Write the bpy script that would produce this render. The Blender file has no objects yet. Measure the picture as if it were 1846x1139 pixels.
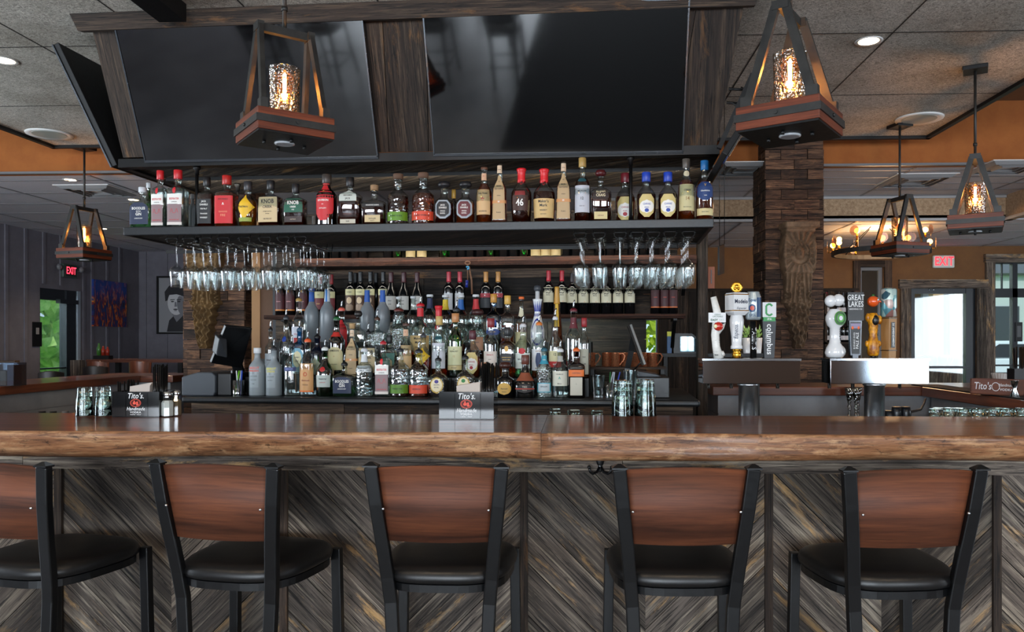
import bpy, math, random
from math import sin, cos, tan, pi, radians as R_, atan, sqrt
from mathutils import Vector, Matrix
rnd = random.Random(7)
S = bpy.context.scene
COL = S.collection
# ---------------------------------------------------------------- camera (level, shifted lens), world, exposure
IW, IH, FPX, PX, PY, CZ = 1846, 1139, 1400.0, 980.0, 615.0, 1.42
YAW = atan(60 / FPX)
cam_d = bpy.data.cameras.new('camera')
cam = bpy.data.objects.new('camera', cam_d); COL.objects.link(cam)
cam.location = (0, 0, CZ); cam.rotation_euler = (pi / 2, 0, YAW)
cam_d.sensor_width = 36; cam_d.lens = 36 * FPX / IW
cam_d.shift_x = -(PX - IW / 2) / IW; cam_d.shift_y = (PY - IH / 2) / IW
cam_d.clip_start = .05; cam_d.clip_end = 200
S.camera = cam
vs = S.view_settings
vs.view_transform = 'Standard'; vs.look = 'None'; vs.gamma = 1; vs.use_curve_mapping = False
vs.exposure = 1.5
cy = S.cycles
cy.use_denoising = True
try: cy.denoiser = 'OPENIMAGEDENOISE'
except Exception: pass
cy.max_bounces = 12; cy.diffuse_bounces = 4; cy.glossy_bounces = 5; cy.transmission_bounces = 12
cy.transparent_max_bounces = 24; cy.caustics_refractive = False; cy.caustics_reflective = False
cy.sample_clamp_indirect = 6; cy.blur_glossy = .5
w = bpy.data.worlds.new('world'); S.world = w; w.use_nodes = True
bg = w.node_tree.nodes['Background']
bg.inputs[0].default_value = (.62, .80, 1.0, 1); bg.inputs[1].default_value = .5

def area(name, loc, rot, sx, sy, power, col):
    l = bpy.data.lights.new(name, 'AREA'); l.shape = 'RECTANGLE'; l.size = sx; l.size_y = sy
    l.energy = power; l.color = col
    o = bpy.data.objects.new(name, l); COL.objects.link(o); o.location = loc; o.rotation_euler = rot
    return o
COOL = (.82, .91, 1.0)
# daylight entering through the windows of the rear wall, the door on the left and the door and window at the back
for x, wd in ((-5.7, 2.4), (-2.1, 3.0), (.95, 1.9), (6.6, 2.4)):
    area('window_daylight', (x, -7.85, 1.75), (R_(110), 0, 0), wd, 2.3, 62 * wd, COOL)
area('window_daylight', (-8.5, 10.6, 3.0), (R_(55), 0, -pi / 2), 1.6, 1.2, 170, COOL)
area('window_daylight', (5.1, 11.7, 3.3), (R_(-50), 0, 0), 1.4, 1.0, 60, COOL)
area('window_daylight', (7.2, 11.7, 3.3), (R_(-50), 0, 0), 1.8, 1.0, 120, COOL)
area('window_daylight', (-7.45, 2.6, 1.6), (R_(100), 0, -pi / 2), 3.0, 1.8, 90, COOL)  # side window lamp added out of view to brighten the left room
area('window_daylight', (8.55, 2.6, 1.6), (pi / 2, 0, pi / 2), 3.0, 1.8, 50, COOL)
sun_d = bpy.data.lights.new('sun', 'SUN'); sun_d.energy = .8; sun_d.angle = .02; sun_d.color = (1, .95, .85)
sun = bpy.data.objects.new('sun', sun_d); COL.objects.link(sun); sun.rotation_euler = (R_(50), 0, R_(-15))

# ---------------------------------------------------------------- photograph pixel + depth -> place in the room
def at(px, py, Y):
    u = (px - PX) / FPX; v = (PY - py) / FPX
    dx = -sin(YAW) + u * cos(YAW); dy = cos(YAW) + u * sin(YAW)
    t = Y / dy
    return Vector((dx * t, Y, CZ + v * t))
def atz(px, py, z):
    u = (px - PX) / FPX; v = (PY - py) / FPX
    t = (z - CZ) / v
    return Vector(((-sin(YAW) + u * cos(YAW)) * t, (cos(YAW) + u * sin(YAW)) * t, z))
def m_per_px(Y): return Y / FPX

# ---------------------------------------------------------------- objects, things, parts
def prop(o, label=None, cat=None, group=None, kind=None):
    if label: o['label'] = label
    if cat: o['category'] = cat
    if group: o['group'] = group
    if kind: o['kind'] = kind
    return o
def thing(name, label, cat, loc=(0, 0, 0), rz=0, group=None, parent=None):
    o = bpy.data.objects.new(name, None); COL.objects.link(o); o.empty_display_size = .05
    o.location = loc; o.rotation_euler = (0, 0, rz)
    return prop(o, label, cat, group)
def dup(root, loc=None, rz=None, label=None, group=None):
    def cp(o, par):
        c = o.copy(); COL.objects.link(c)
        if par is not None: c.parent = par
        for ch in o.children: cp(ch, c)
        return c
    r = cp(root, None)
    if loc is not None: r.location = loc
    if rz is not None: r.rotation_euler = (0, 0, rz)
    return prop(r, label, None, group)

class MB:
    """collects shapes; .make() links them as ONE mesh object"""
    def __init__(s): s.v = []; s.f = []; s.uv = []; s.mi = []; s.sm = []; s.tone = []
    def face(s, idx, uv=None, mi=0, sm=False, tone=.5):
        s.f.append(tuple(idx)); s.uv.append(uv or [(0, 0)] * len(idx)); s.mi.append(mi); s.sm.append(sm); s.tone.append(tone)
    def prism(s, pts, nrm, th, along=None, mi=0, tone=None, uvo=None, sm=False):
        """planar polygon pts (3D) pushed by th along -nrm; uv: u along the grain, v across, in metres"""
        n = Vector(nrm).normalized(); p0 = [Vector(p) for p in pts]
        a = Vector(along).normalized() if along is not None else (p0[1] - p0[0]).normalized()
        b = n.cross(a)
        tone = rnd.random() if tone is None else tone
        ou, ov = uvo if uvo else (rnd.random() * 50, rnd.random() * 50)
        nn = len(p0); base = len(s.v)
        s.v += [tuple(p) for p in p0] + [tuple(p - n * th) for p in p0]
        uf = [(p.dot(a) + ou, p.dot(b) + ov) for p in p0]
        s.face(range(base, base + nn), uf, mi, sm, tone)
        s.face(range(base + 2 * nn - 1, base + nn - 1, -1), uf[::-1], mi, sm, tone)
        for i in range(nn):
            j = (i + 1) % nn
            s.face((base + j, base + i, base + nn + i, base + nn + j), [uf[j], uf[i], (uf[i][0], uf[i][1] + th), (uf[j][0], uf[j][1] + th)], mi, sm, tone)
    def box(s, x0, x1, y0, y1, z0, z1, mi=0, tone=None, M=None, g=0):
        """g = grain axis 0/1/2"""
        tone = rnd.random() if tone is None else tone
        ou, ov = rnd.random() * 50, rnd.random() * 50
        P = [Vector((x, y, z)) for z in (z0, z1) for y in (y0, y1) for x in (x0, x1)]
        b = len(s.v)
        for q in P: s.v.append(tuple(M @ q) if M is not None else tuple(q))
        for idx, ax in (((0, 2, 3, 1), 2), ((4, 5, 7, 6), 2), ((0, 1, 5, 4), 1), ((2, 6, 7, 3), 1), ((0, 4, 6, 2), 0), ((1, 3, 7, 5), 0)):
            o2 = [k for k in range(3) if k != ax]
            ua = g if g != ax else o2[0]; va = [k for k in o2 if k != ua][0]
            s.face([b + i for i in idx], [(P[i][ua] + ou, P[i][va] + ov) for i in idx], mi, False, tone)
    def cbox(s, c, d, mi=0, M=None, g=0, tone=None):
        s.box(c[0] - d[0] / 2, c[0] + d[0] / 2, c[1] - d[1] / 2, c[1] + d[1] / 2, c[2] - d[2] / 2, c[2] + d[2] / 2, mi, tone, M, g)
    def rings(s, rings, mi=0, close=True, cap0=True, cap1=True, sm=True, tone=.5, uvs=1.0):
        """loft through rings (lists of 3D points, same count)"""
        n = len(rings[0]); b = len(s.v)
        for r in rings: s.v += [tuple(p) for p in r]
        ul = 0
        for k in range(len(rings) - 1):
            dl = (Vector(rings[k + 1][0]) - Vector(rings[k][0])).length
            for i in range(n if close else n - 1):
                j = (i + 1) % n
                s.face((b + k * n + i, b + k * n + j, b + (k + 1) * n + j, b + (k + 1) * n + i),
                       [(ul, i / n * uvs), (ul, (i + 1) / n * uvs), (ul + dl, (i + 1) / n * uvs), (ul + dl, i / n * uvs)], mi, sm, tone)
            ul += dl
        if close and cap0: s.face([b + i for i in range(n)][::-1], None, mi, False, tone)
        if close and cap1: s.face([b + (len(rings) - 1) * n + i for i in range(n)], None, mi, False, tone)
    def lathe(s, prof, seg=20, c=(0, 0, 0), mi=0, M=None, sm=True, cap=True, sx=1, sy=1):
        rr = []
        for r, z in prof:
            ring = [Vector((c[0] + r * sx * cos(2 * pi * i / seg), c[1] + r * sy * sin(2 * pi * i / seg), c[2] + z)) for i in range(seg)]
            rr.append([M @ p for p in ring] if M is not None else ring)
        s.rings(rr, mi, True, cap, cap, sm)
    def tube(s, pts, r, seg=8, mi=0, closed=False, sm=True, flat=None, tone=.5):
        """round tube along pts; flat=(w,d) sweeps a rectangle instead"""
        P = [Vector(p) for p in pts]; n = len(P); rr = []
        up = None
        for i in range(n):
            if closed: t = P[(i + 1) % n] - P[i - 1]
            else: t = P[min(i + 1, n - 1)] - P[max(i - 1, 0)]
            t.normalize()
            if up is None:
                up = Vector((1, 0, 0)) if abs(t.x) < .9 else Vector((0, 0, 1))
            up = (up - t * up.dot(t)).normalized(); v = t.cross(up)
            rad = r[i] if isinstance(r, (list, tuple)) else r
            if flat:
                a, b2 = flat[0] / 2, flat[1] / 2
                rr.append([P[i] + up * x + v * y for x, y in ((-a, -b2), (a, -b2), (a, b2), (-a, b2))])
            else:
                rr.append([P[i] + (up * cos(2 * pi * k / seg) + v * sin(2 * pi * k / seg)) * rad for k in range(seg)])
        if closed: rr.append(rr[0])
        s.rings(rr, mi, True, not closed, not closed, sm and not flat, tone)
    def sphere(s, c, r, mi=0, seg=12, sx=1, sy=1, sz=1, M=None):
        n = max(6, seg // 2)
        s.lathe([(max(r * sin(pi * k / n), 1e-5), -r * sz * cos(pi * k / n)) for k in range(n + 1)], seg, c, mi, M, True, False, sx, sy)
    def text(s, txt, size, mi, fn, ox=0, oz=0, shear=0, bold=0, sx=1.0):
        """letters; fn maps (x, z) in the label plane to a 3D point"""
        vv, ff = glyphs(txt, shear, bold)
        b = len(s.v)
        for x, y in vv: s.v.append(tuple(fn(ox + x * size * sx, oz + y * size)))
        for f in ff: s.face([b + i for i in f], None, mi)
    def make(s, name, mats, parent=None, bevel=0, loc=None, rz=None, seg=2):
        me = bpy.data.meshes.new(name)
        me.from_pydata(s.v, [], s.f)
        uvl = me.uv_layers.new(name='uv')
        uvl.data.foreach_set('uv', [c for f in s.uv for p in f for c in p])
        me.polygons.foreach_set('use_smooth', s.sm)
        me.polygons.foreach_set('material_index', s.mi)
        a = me.attributes.new('tone', 'FLOAT', 'FACE'); a.data.foreach_set('value', s.tone)
        for m in (mats if isinstance(mats, (list, tuple)) else [mats]): me.materials.append(m)
        me.update()
        o = bpy.data.objects.new(name, me); COL.objects.link(o)
        if parent is not None: o.parent = parent
        if loc is not None: o.location = loc
        if rz is not None: o.rotation_euler = (0, 0, rz)
        if bevel:
            bm_ = o.modifiers.new('bevel', 'BEVEL'); bm_.width = bevel; bm_.segments = seg; bm_.limit_method = 'ANGLE'; bm_.angle_limit = R_(40)
            bm_.harden_normals = False
        return o
_gl = {}
def glyphs(txt, shear, bold):
    k = (txt, shear, bold)
    if k in _gl: return _gl[k]
    cu = bpy.data.curves.new('t', 'FONT'); cu.body = txt; cu.size = 1; cu.align_x = 'CENTER'; cu.align_y = 'CENTER'
    cu.resolution_u = 2; cu.shear = shear; cu.offset = bold; cu.space_character = 1.0 + bold * 2
    ob = bpy.data.objects.new('t', cu); COL.objects.link(ob)
    bpy.context.view_layer.update()
    me = bpy.data.meshes.new_from_object(ob.evaluated_get(bpy.context.evaluated_depsgraph_get()))
    r = ([(v.co.x, v.co.y) for v in me.vertices], [tuple(p.vertices) for p in me.polygons])
    bpy.data.objects.remove(ob); bpy.data.curves.remove(cu); bpy.data.meshes.remove(me)
    _gl[k] = r
    return r
def clip_poly(poly, inside, cut):
    out = []
    for i in range(len(poly)):
        a, b = poly[i - 1], poly[i]
        ia, ib = inside(a), inside(b)
        if ib:
            if not ia: out.append(cut(a, b))
            out.append(b)
        elif ia: out.append(cut(a, b))
    return out
def clip_rect(poly, x0, x1, y0, y1):
    for ax, lim, sg in ((0, x0, 1), (0, x1, -1), (1, y0, 1), (1, y1, -1)):
        if not poly: return poly
        def cut(a, b):
            t = (lim - a[ax]) / (b[ax] - a[ax]); return (a[0] + (b[0] - a[0]) * t, a[1] + (b[1] - a[1]) * t)
        poly = clip_poly(poly, lambda p: (p[ax] - lim) * sg >= -1e-9, cut)
    return poly

# ---------------------------------------------------------------- materials
def hexc(h):
    h = h.lstrip('#'); c = [int(h[i:i + 2], 16) / 255 for i in (0, 2, 4)]
    return tuple(x / 12.92 if x <= .04045 else ((x + .055) / 1.055) ** 2.4 for x in c) + (1,)
def newmat(name):
    m = bpy.data.materials.new(name); m.use_nodes = True; nt = m.node_tree
    for n in list(nt.nodes): nt.nodes.remove(n)
    out = nt.nodes.new('ShaderNodeOutputMaterial')
    return m, nt, out
def N(nt, typ, **kw):
    n = nt.nodes.new(typ)
    for k, v in kw.items():
        if k[0] == 'i' and k[1:].isdigit(): n.inputs[int(k[1:])].default_value = v
        elif k == 'ins':
            for kk, vv in v.items(): n.inputs[kk].default_value = vv
        else: setattr(n, k, v)
    return n
_pm = {}
def pm(hx, rough=.5, metal=0., spec=.5, emis=0, coat=0.):
    k = (hx, rough, metal, spec, emis, coat)
    if k in _pm: return _pm[k]
    m, nt, out = newmat('paint_' + hx.lstrip('#'))
    p = N(nt, 'ShaderNodeBsdfPrincipled')
    p.inputs['Base Color'].default_value = hexc(hx); p.inputs['Roughness'].default_value = rough
    p.inputs['Metallic'].default_value = metal; p.inputs['Specular IOR Level'].default_value = spec
    p.inputs['Coat Weight'].default_value = coat; p.inputs['Coat Roughness'].default_value = .08
    if emis:
        p.inputs['Emission Color'].default_value = hexc(hx); p.inputs['Emission Strength'].default_value = emis
    elif rough > .15:
        tc = N(nt, 'ShaderNodeTexCoord'); no = N(nt, 'ShaderNodeTexNoise', ins={'Scale': 60., 'Detail': 3.})
        nt.links.new(tc.outputs['Object'], no.inputs['Vector'])
        mr = N(nt, 'ShaderNodeMapRange', ins={'To Min': max(0, rough - .06), 'To Max': rough + .06})
        nt.links.new(no.outputs[0], mr.inputs[0]); nt.links.new(mr.outputs[0], p.inputs['Roughness'])
    nt.links.new(p.outputs[0], out.inputs[0])
    _pm[k] = m
    return m
def ramp(nt, stops):
    r = N(nt, 'ShaderNodeValToRGB'); e = r.color_ramp.elements
    while len(e) < len(stops): e.new(.5)
    for el, (p, c) in zip(e, stops): el.position = p; el.color = hexc(c) if isinstance(c, str) else c
    return r
def wood(name, dark, mid, light, rough=.75, weather=.5, su=1.2, sv=26, bump=.35, coat=0, tonevar=.6, orange=None, cracks=1.0):
    """plank wood driven by the plank's own uv (metres, u along the grain)"""
    m, nt, out = newmat(name); L = nt.links.new
    uv = N(nt, 'ShaderNodeUVMap'); at_ = N(nt, 'ShaderNodeAttribute', attribute_name='tone')
    def noise(a, b, sc=1., det=6, rough_=.6):
        mp = N(nt, 'ShaderNodeMapping'); mp.inputs['Scale'].default_value = (a, b, 1)
        L(uv.outputs[0], mp.inputs[0])
        no = N(nt, 'ShaderNodeTexNoise', ins={'Scale': sc, 'Detail': float(det), 'Roughness': rough_, 'Distortion': .35})
        L(mp.outputs[0], no.inputs['Vector']); return no.outputs[0]
    g = noise(su, sv, 1, 8, .65)
    r1 = ramp(nt, [(.30, dark), (.52, mid), (.74, light)]); L(g, r1.inputs[0])
    fine = noise(su * 4, sv * 7, 1, 4, .6)
    r2 = ramp(nt, [(.38, (0.03, .03, .03, 1)), (.49, (1, 1, 1, 1))]); L(fine, r2.inputs[0])
    mul = N(nt, 'ShaderNodeMix', data_type='RGBA', blend_type='MULTIPLY'); mul.inputs[0].default_value = cracks * .85
    L(r1.outputs[0], mul.inputs[6]); L(r2.outputs[0], mul.inputs[7])
    col = mul.outputs[2]
    if weather:
        st = noise(su * 2.2, sv * 3.2, 1, 5, .7); r4 = ramp(nt, [(.56, (0, 0, 0, 1)), (.64, (.55, .55, .55, 1))]); L(st, r4.inputs[0])
        ms = N(nt, 'ShaderNodeMix', data_type='RGBA'); L(r4.outputs[0], ms.inputs[0]); L(col, ms.inputs[6]); ms.inputs[7].default_value = hexc(light); col = ms.outputs[2]
        kn = noise(su * 5, sv * 1.6, 1, 7, .8); r5 = ramp(nt, [(.34, (.10, .09, .08, 1)), (.44, (1, 1, 1, 1))]); L(kn, r5.inputs[0])
        mk = N(nt, 'ShaderNodeMix', data_type='RGBA', blend_type='MULTIPLY'); mk.inputs[0].default_value = .9; L(col, mk.inputs[6]); L(r5.outputs[0], mk.inputs[7]); col = mk.outputs[2]
        pt = noise(su * 1.6, sv * .45, 1, 8, .75)
        r3 = ramp(nt, [(.56, (0, 0, 0, 1)), (.66, (weather, weather, weather, 1))]); L(pt, r3.inputs[0])
        mx = N(nt, 'ShaderNodeMix', data_type='RGBA'); L(r3.outputs[0], mx.inputs[0]); L(col, mx.inputs[6])
        mx.inputs[7].default_value = hexc(orange or light); col = mx.outputs[2]
    mr = N(nt, 'ShaderNodeMapRange', ins={'To Min': 1 - tonevar, 'To Max': 1 + tonevar * .7}); L(at_.outputs['Fac'], mr.inputs[0])
    vm = N(nt, 'ShaderNodeVectorMath', operation='SCALE'); L(col, vm.inputs[0]); L(mr.outputs[0], vm.inputs['Scale'])
    p = N(nt, 'ShaderNodeBsdfPrincipled'); L(vm.outputs[0], p.inputs['Base Color'])
    p.inputs['Roughness'].default_value = rough; p.inputs['Coat Weight'].default_value = coat; p.inputs['Coat Roughness'].default_value = .12
    p.inputs['Specular IOR Level'].default_value = .4
    if bump:
        bp = N(nt, 'ShaderNodeBump', ins={'Strength': bump, 'Distance': .004}); L(fine, bp.inputs['Height'])
        bp2 = N(nt, 'ShaderNodeBump', ins={'Strength': bump, 'Distance': .006}); L(g, bp2.inputs['Height']); L(bp.outputs[0], bp2.inputs['Normal'])
        L(bp2.outputs[0], p.inputs['Normal'])
    L(p.outputs[0], out.inputs[0])
    return m
def noisy(name, c0, c1, scale=20, det=6, rough=.8, bump=.2, dist=.004, metal=0, lo=.35, hi=.65, sc3=(1, 1, 1)):
    m, nt, out = newmat(name); L = nt.links.new
    tc = N(nt, 'ShaderNodeTexCoord'); mp = N(nt, 'ShaderNodeMapping'); mp.inputs['Scale'].default_value = sc3; L(tc.outputs['Object'], mp.inputs[0])
    no = N(nt, 'ShaderNodeTexNoise', ins={'Scale': float(scale), 'Detail': float(det), 'Roughness': .65}); L(mp.outputs[0], no.inputs['Vector'])
    r = ramp(nt, [(lo, c0), (hi, c1)]); L(no.outputs[0], r.inputs[0])
    p = N(nt, 'ShaderNodeBsdfPrincipled'); L(r.outputs[0], p.inputs['Base Color']); p.inputs['Roughness'].default_value = rough; p.inputs['Metallic'].default_value = metal
    if bump:
        b = N(nt, 'ShaderNodeBump', ins={'Strength': bump, 'Distance': dist}); L(no.outputs[0], b.inputs['Height']); L(b.outputs[0], p.inputs['Normal'])
    L(p.outputs[0], out.inputs[0])
    return m
def shell_glass(name, tint='#ffffff', base=.08, rough=.02, seeds=False, top=.75, blend=.35):
    """thin clear glass: see-through with a fresnel gloss"""
    m, nt, out = newmat(name); L = nt.links.new
    tr = N(nt, 'ShaderNodeBsdfTransparent'); tr.inputs[0].default_value = hexc(tint)
    gl = N(nt, 'ShaderNodeBsdfGlossy'); gl.inputs['Roughness'].default_value = rough
    lw = N(nt, 'ShaderNodeLayerWeight'); lw.inputs[0].default_value = blend
    mr = N(nt, 'ShaderNodeMapRange', ins={'To Min': base, 'To Max': top}); L(lw.outputs['Facing'], mr.inputs[0])
    mx = N(nt, 'ShaderNodeMixShader'); L(mr.outputs[0], mx.inputs[0]); L(tr.outputs[0], mx.inputs[1]); L(gl.outputs[0], mx.inputs[2])
    if seeds:
        tc = N(nt, 'ShaderNodeTexCoord'); vo = N(nt, 'ShaderNodeTexVoronoi', ins={'Scale': 110.}); L(tc.outputs['Object'], vo.inputs['Vector'])
        b = N(nt, 'ShaderNodeBump', ins={'Strength': 1., 'Distance': .003}); L(vo.outputs[0], b.inputs['Height']); L(b.outputs[0], gl.inputs['Normal']); L(b.outputs[0], lw.inputs['Normal'])
    L(mx.outputs[0], out.inputs[0])
    return m
def solid_glass(name, tint='#ffffff', rough=0., ior=1.45, bump=0):
    m, nt, out = newmat(name); L = nt.links.new
    g = N(nt, 'ShaderNodeBsdfGlass'); g.inputs['Color'].default_value = hexc(tint); g.inputs['Roughness'].default_value = rough; g.inputs['IOR'].default_value = ior
    if bump:
        tc = N(nt, 'ShaderNodeTexCoord'); vo = N(nt, 'ShaderNodeTexVoronoi', ins={'Scale': 70.}); L(tc.outputs['Object'], vo.inputs['Vector'])
        b = N(nt, 'ShaderNodeBump', ins={'Strength': bump, 'Distance': .003}); L(vo.outputs[0], b.inputs['Height']); L(b.outputs[0], g.inputs['Normal'])
    L(g.outputs[0], out.inputs[0])
    return m

BARN = wood('barn_wood_grey', '#1f1a17', '#5c524a', '#a09482', .8, .8, orange='#b58f5e')
BARN_B = wood('barn_wood_brown', '#17100c', '#41332a', '#75604c', .8, .65, orange='#8a6038')
BARN_D = wood('barn_wood_dark', '#0d0a08', '#2c241e', '#50443a', .85, .45, orange='#6a523a')
BRICKW = wood('reclaimed_block_wood', '#1a110c', '#52392a', '#8f6a4e', .8, .5, su=2, sv=22, orange='#9a6c4a')
BLACK = pm('#060607', .45, 0, .35); BLACKM = pm('#08090b', .34, 0, .45); METALK = noisy('blackened_steel', '#141312', '#2a2825', 14, 5, .5, .1)
CHROME = pm('#cfd4d8', .12, 1.0); STEEL = pm('#a9adb0', .25, 1.0); BRASS = pm('#c98f3c', .22, 1.0); COPPER = pm('#d88a62', .28, .85)
WHITE = pm('#d8d8d6', .6)
# ================================================================ the back-bar frame: turned about 3 degrees against the room
PHI = R_(3.0); OG = Vector((-.62, 4.02, 0))
GA = Vector((cos(PHI), -sin(PHI), 0)); GN = Vector((sin(PHI), cos(PHI), 0))
def atg(px, py, b):
    """pixel at back-bar depth b -> (a, b - 4.02, z) in the back-bar's own frame"""
    u = (px - PX) / FPX; v = (PY - py) / FPX
    d = Vector((-sin(YAW) + u * cos(YAW), cos(YAW) + u * sin(YAW), 0))
    t = (b - 4.02 + GN.dot(OG)) / GN.dot(d)
    p = d * t - OG
    return Vector((p.dot(GA), b - 4.02, CZ + v * t))
def gw(a, b, z): return OG + GA * a + GN * (b - 4.02) + Vector((0, 0, z))
def gmake(mb, name, mats, bevel=0): return mb.make(name, mats, None, bevel, OG, -PHI)
def gx(px, b): return atg(px, 600, b)[0]
def zpx(py, b): return atg(755, py, b)[2]
def struct(mb, name, mats, bevel=0, loc=None, rz=None):
    return prop(mb.make(name, mats, None, bevel, loc, rz), kind='structure')

# ---------------------------------------------------------------- room shell
FLOORM = noisy('stained_concrete_floor', '#7b7c80', '#a9aaae', 1.3, 8, .3, .05)
WALLG = noisy('grey_painted_boards', '#66636b', '#706d75', 5, 4, .7, .05)
TAN = noisy('brown_painted_plaster', '#6b4a2c', '#75522f', 6, 4, .85, .08)
ORANGE = noisy('burnt_orange_plaster', '#8f4f1d', '#9c5a24', 6, 4, .85, .06)
TILE = noisy('white_ceiling_tile', '#bdbdc4', '#cbcbd2', 90, 3, .9, .2, .002)
SHIP = noisy('pale_painted_boards', '#8d8f92', '#9a9ca0', 4, 4, .6, .05)
BEIGE = noisy('textured_beige_panel', '#8f7459', '#b79b7c', 40, 8, .95, .5, .01)
m, nt, out = newmat('wood_wool_ceiling_panel'); L = nt.links.new
tc = N(nt, 'ShaderNodeTexCoord')
n1 = N(nt, 'ShaderNodeTexNoise', ins={'Scale': 60., 'Detail': 8., 'Roughness': .75, 'Distortion': 1.6}); L(tc.outputs['Object'], n1.inputs['Vector'])
n2 = N(nt, 'ShaderNodeTexNoise', ins={'Scale': 2.4, 'Detail': 5.}); L(tc.outputs['Object'], n2.inputs['Vector'])
r1 = ramp(nt, [(.38, '#7d7870'), (.5, '#c4beb4'), (.62, '#ebe6dc')]); L(n1.outputs[0], r1.inputs[0])
r2 = ramp(nt, [(.3, '#a9a49a'), (.7, '#ffffff')]); L(n2.outputs[0], r2.inputs[0])
mm = N(nt, 'ShaderNodeMix', data_type='RGBA', blend_type='MULTIPLY'); mm.inputs[0].default_value = .7; L(r1.outputs[0], mm.inputs[6]); L(r2.outputs[0], mm.inputs[7])
p = N(nt, 'ShaderNodeBsdfPrincipled'); p.inputs['Roughness'].default_value = .95; L(mm.outputs[2], p.inputs['Base Color'])
b_ = N(nt, 'ShaderNodeBump', ins={'Strength': .8, 'Distance': .008}); L(n1.outputs[0], b_.inputs['Height']); L(b_.outputs[0], p.inputs['Normal']); L(p.outputs[0], out.inputs[0])
WOOL = m

fl = MB(); fl.box(-7.9, 9.0, -8.4, 13.3, -.1, 0, g=0); struct(fl, 'floor', FLOORM)
def wall_with_holes(axis, pos, th, lo, hi, z0, z1, holes, mi=0):
    """wall in the plane axis=pos; holes (lo, hi, z0, z1)"""
    mb = MB(); hs = sorted(holes)
    def bx(a0, a1, c0, c1):
        if a1 - a0 < 1e-4 or c1 - c0 < 1e-4: return
        if axis == 'y': mb.box(a0, a1, pos, pos + th, c0, c1, mi)
        else: mb.box(pos, pos + th, a0, a1, c0, c1, mi)
    cur = lo
    for a0, a1, c0, c1 in hs:
        bx(cur, a0, z0, z1); bx(a0, a1, z0, c0); bx(a0, a1, c1, z1); cur = a1
    bx(cur, hi, z0, z1)
    return mb
def yx(px, X):
    """depth at which the picture column px meets the wall plane X"""
    u = (px - PX) / FPX; return X * (cos(YAW) + u * sin(YAW)) / (-sin(YAW) + u * cos(YAW))
XL, YBL, YBR, XR = -7.5, 13.0, 10.7, 8.6
d1a, d1b = yx(72, XL), yx(143, XL)
D1T = CZ + (615 - 523) * d1b / FPX
wl = wall_with_holes('x', XL - .15, .15, -8, YBL, 0, 3.5, [(1.1, 4.1, .7, 2.55), (d1a, d1b, 0, D1T)])
for px in (10, 45, 78, 109, 150, 165, 192, 215):
    y = yx(px, XL)
    z0 = D1T + .06 if d1a - .05 < y < d1b + .05 else 0
    wl.box(XL, XL + .018, y - .025, y + .025, z0, 2.955)
struct(wl, 'wall_left', WALLG)
wb = MB(); wb.box(XL - .15, -.4, YBL, YBL + .15, 0, 3.4)
for px in (238, 262, 300, 331, 372, 412):
    x = at(px, 600, YBL).x; wb.box(x - .025, x + .025, YBL - .018, YBL, 0, 2.955)
wb.box(-.4, -.25, YBR + .15, YBL + .15, 0, 3.4)
struct(wb, 'wall_back', WALLG)
def X8(px, Y=YBR): return at(px, 600, Y).x
def Z8(py, Y=YBR): return at(1700, py, Y).z
win1 = (X8(1790), 8.3, Z8(674), Z8(473)); dr2 = (X8(1638), X8(1762), 0, Z8(517)); dr3 = (X8(1548), X8(1592), 0, Z8(480))
win2 = (X8(1160), X8(1186), 1.1, Z8(574))
wr = wall_with_holes('y', YBR, .15, -.4, XR, 0, 3.4, [win2, dr3, dr2, win1]); struct(wr, 'wall_back', TAN)
ww = MB()                                                     # dark vertical planks on the lower half of the right-hand back wall
def vplanks(mb, x0, x1, y, z0, z1, wd=.14, th=.02):
    x = x0
    while x < x1 - .01:
        x2 = min(x + wd * rnd.uniform(.75, 1.25), x1)
        mb.prism([(x + .002, y, z0), (x2 - .002, y, z0), (x2 - .002, y, z1), (x + .002, y, z1)], (0, -1, 0), -th if False else th, (0, 0, 1)); x = x2
vplanks(ww, X8(1188), X8(1546), YBR - .03, 0, Z8(524)); ww.box(X8(1188), X8(1546), YBR - .06, YBR - .0, Z8(524), Z8(524) + .035)
struct(ww, 'wall_back', BARN_D)
for nm, (a0, a1), mat in (('wall_right', (XR, XR + .15), TAN),):
    q = MB(); q.box(a0, a1, -8, .9, 0, 3.5); q.box(a0, a1, 4.3, YBR + .15, 0, 3.5); q.box(a0, a1, .9, 4.3, 0, .7); q.box(a0, a1, .9, 4.3, 2.55, 3.5); struct(q, nm, mat)
rh = [(-6.9, -4.5, .6, 2.9), (-3.6, -.6, .6, 2.9), (0, 1.9, .6, 2.9), (5.3, 7.9, .6, 2.9)]
struct(wall_with_holes('y', -8.15, .15, XL - .15, XR + .15, 0, 3.5, rh), 'wall_rear', pm('#8a7468', .8))
for i, (a0, a1, c0, c1) in enumerate(rh):
    q = MB()
    for x in (a0, (a0 + a1) / 2 - .03, a1 - .06): q.box(x, x + .06, -8.1, -8.02, c0, c1)
    for z in (c0, c1 - .06, c0 + (c1 - c0) * .68): q.box(a0, a1, -8.1, -8.02, z, z + .06)
    struct(q, 'window_%d' % (i + 4), BLACKM)
q = MB(); frame_rect0 = [(1.1, 1.16), (2.57, 2.63), (4.04, 4.1)]
for y0_, y1_ in frame_rect0: q.box(XL - .1, XL - .03, y0_, y1_, .7, 2.55)
q.box(XL - .1, XL - .03, 1.1, 4.1, .7, .76); q.box(XL - .1, XL - .03, 1.1, 4.1, 2.49, 2.55); struct(q, 'window_8', BLACKM)  # unseen window frame added for the extra light from the left
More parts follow.
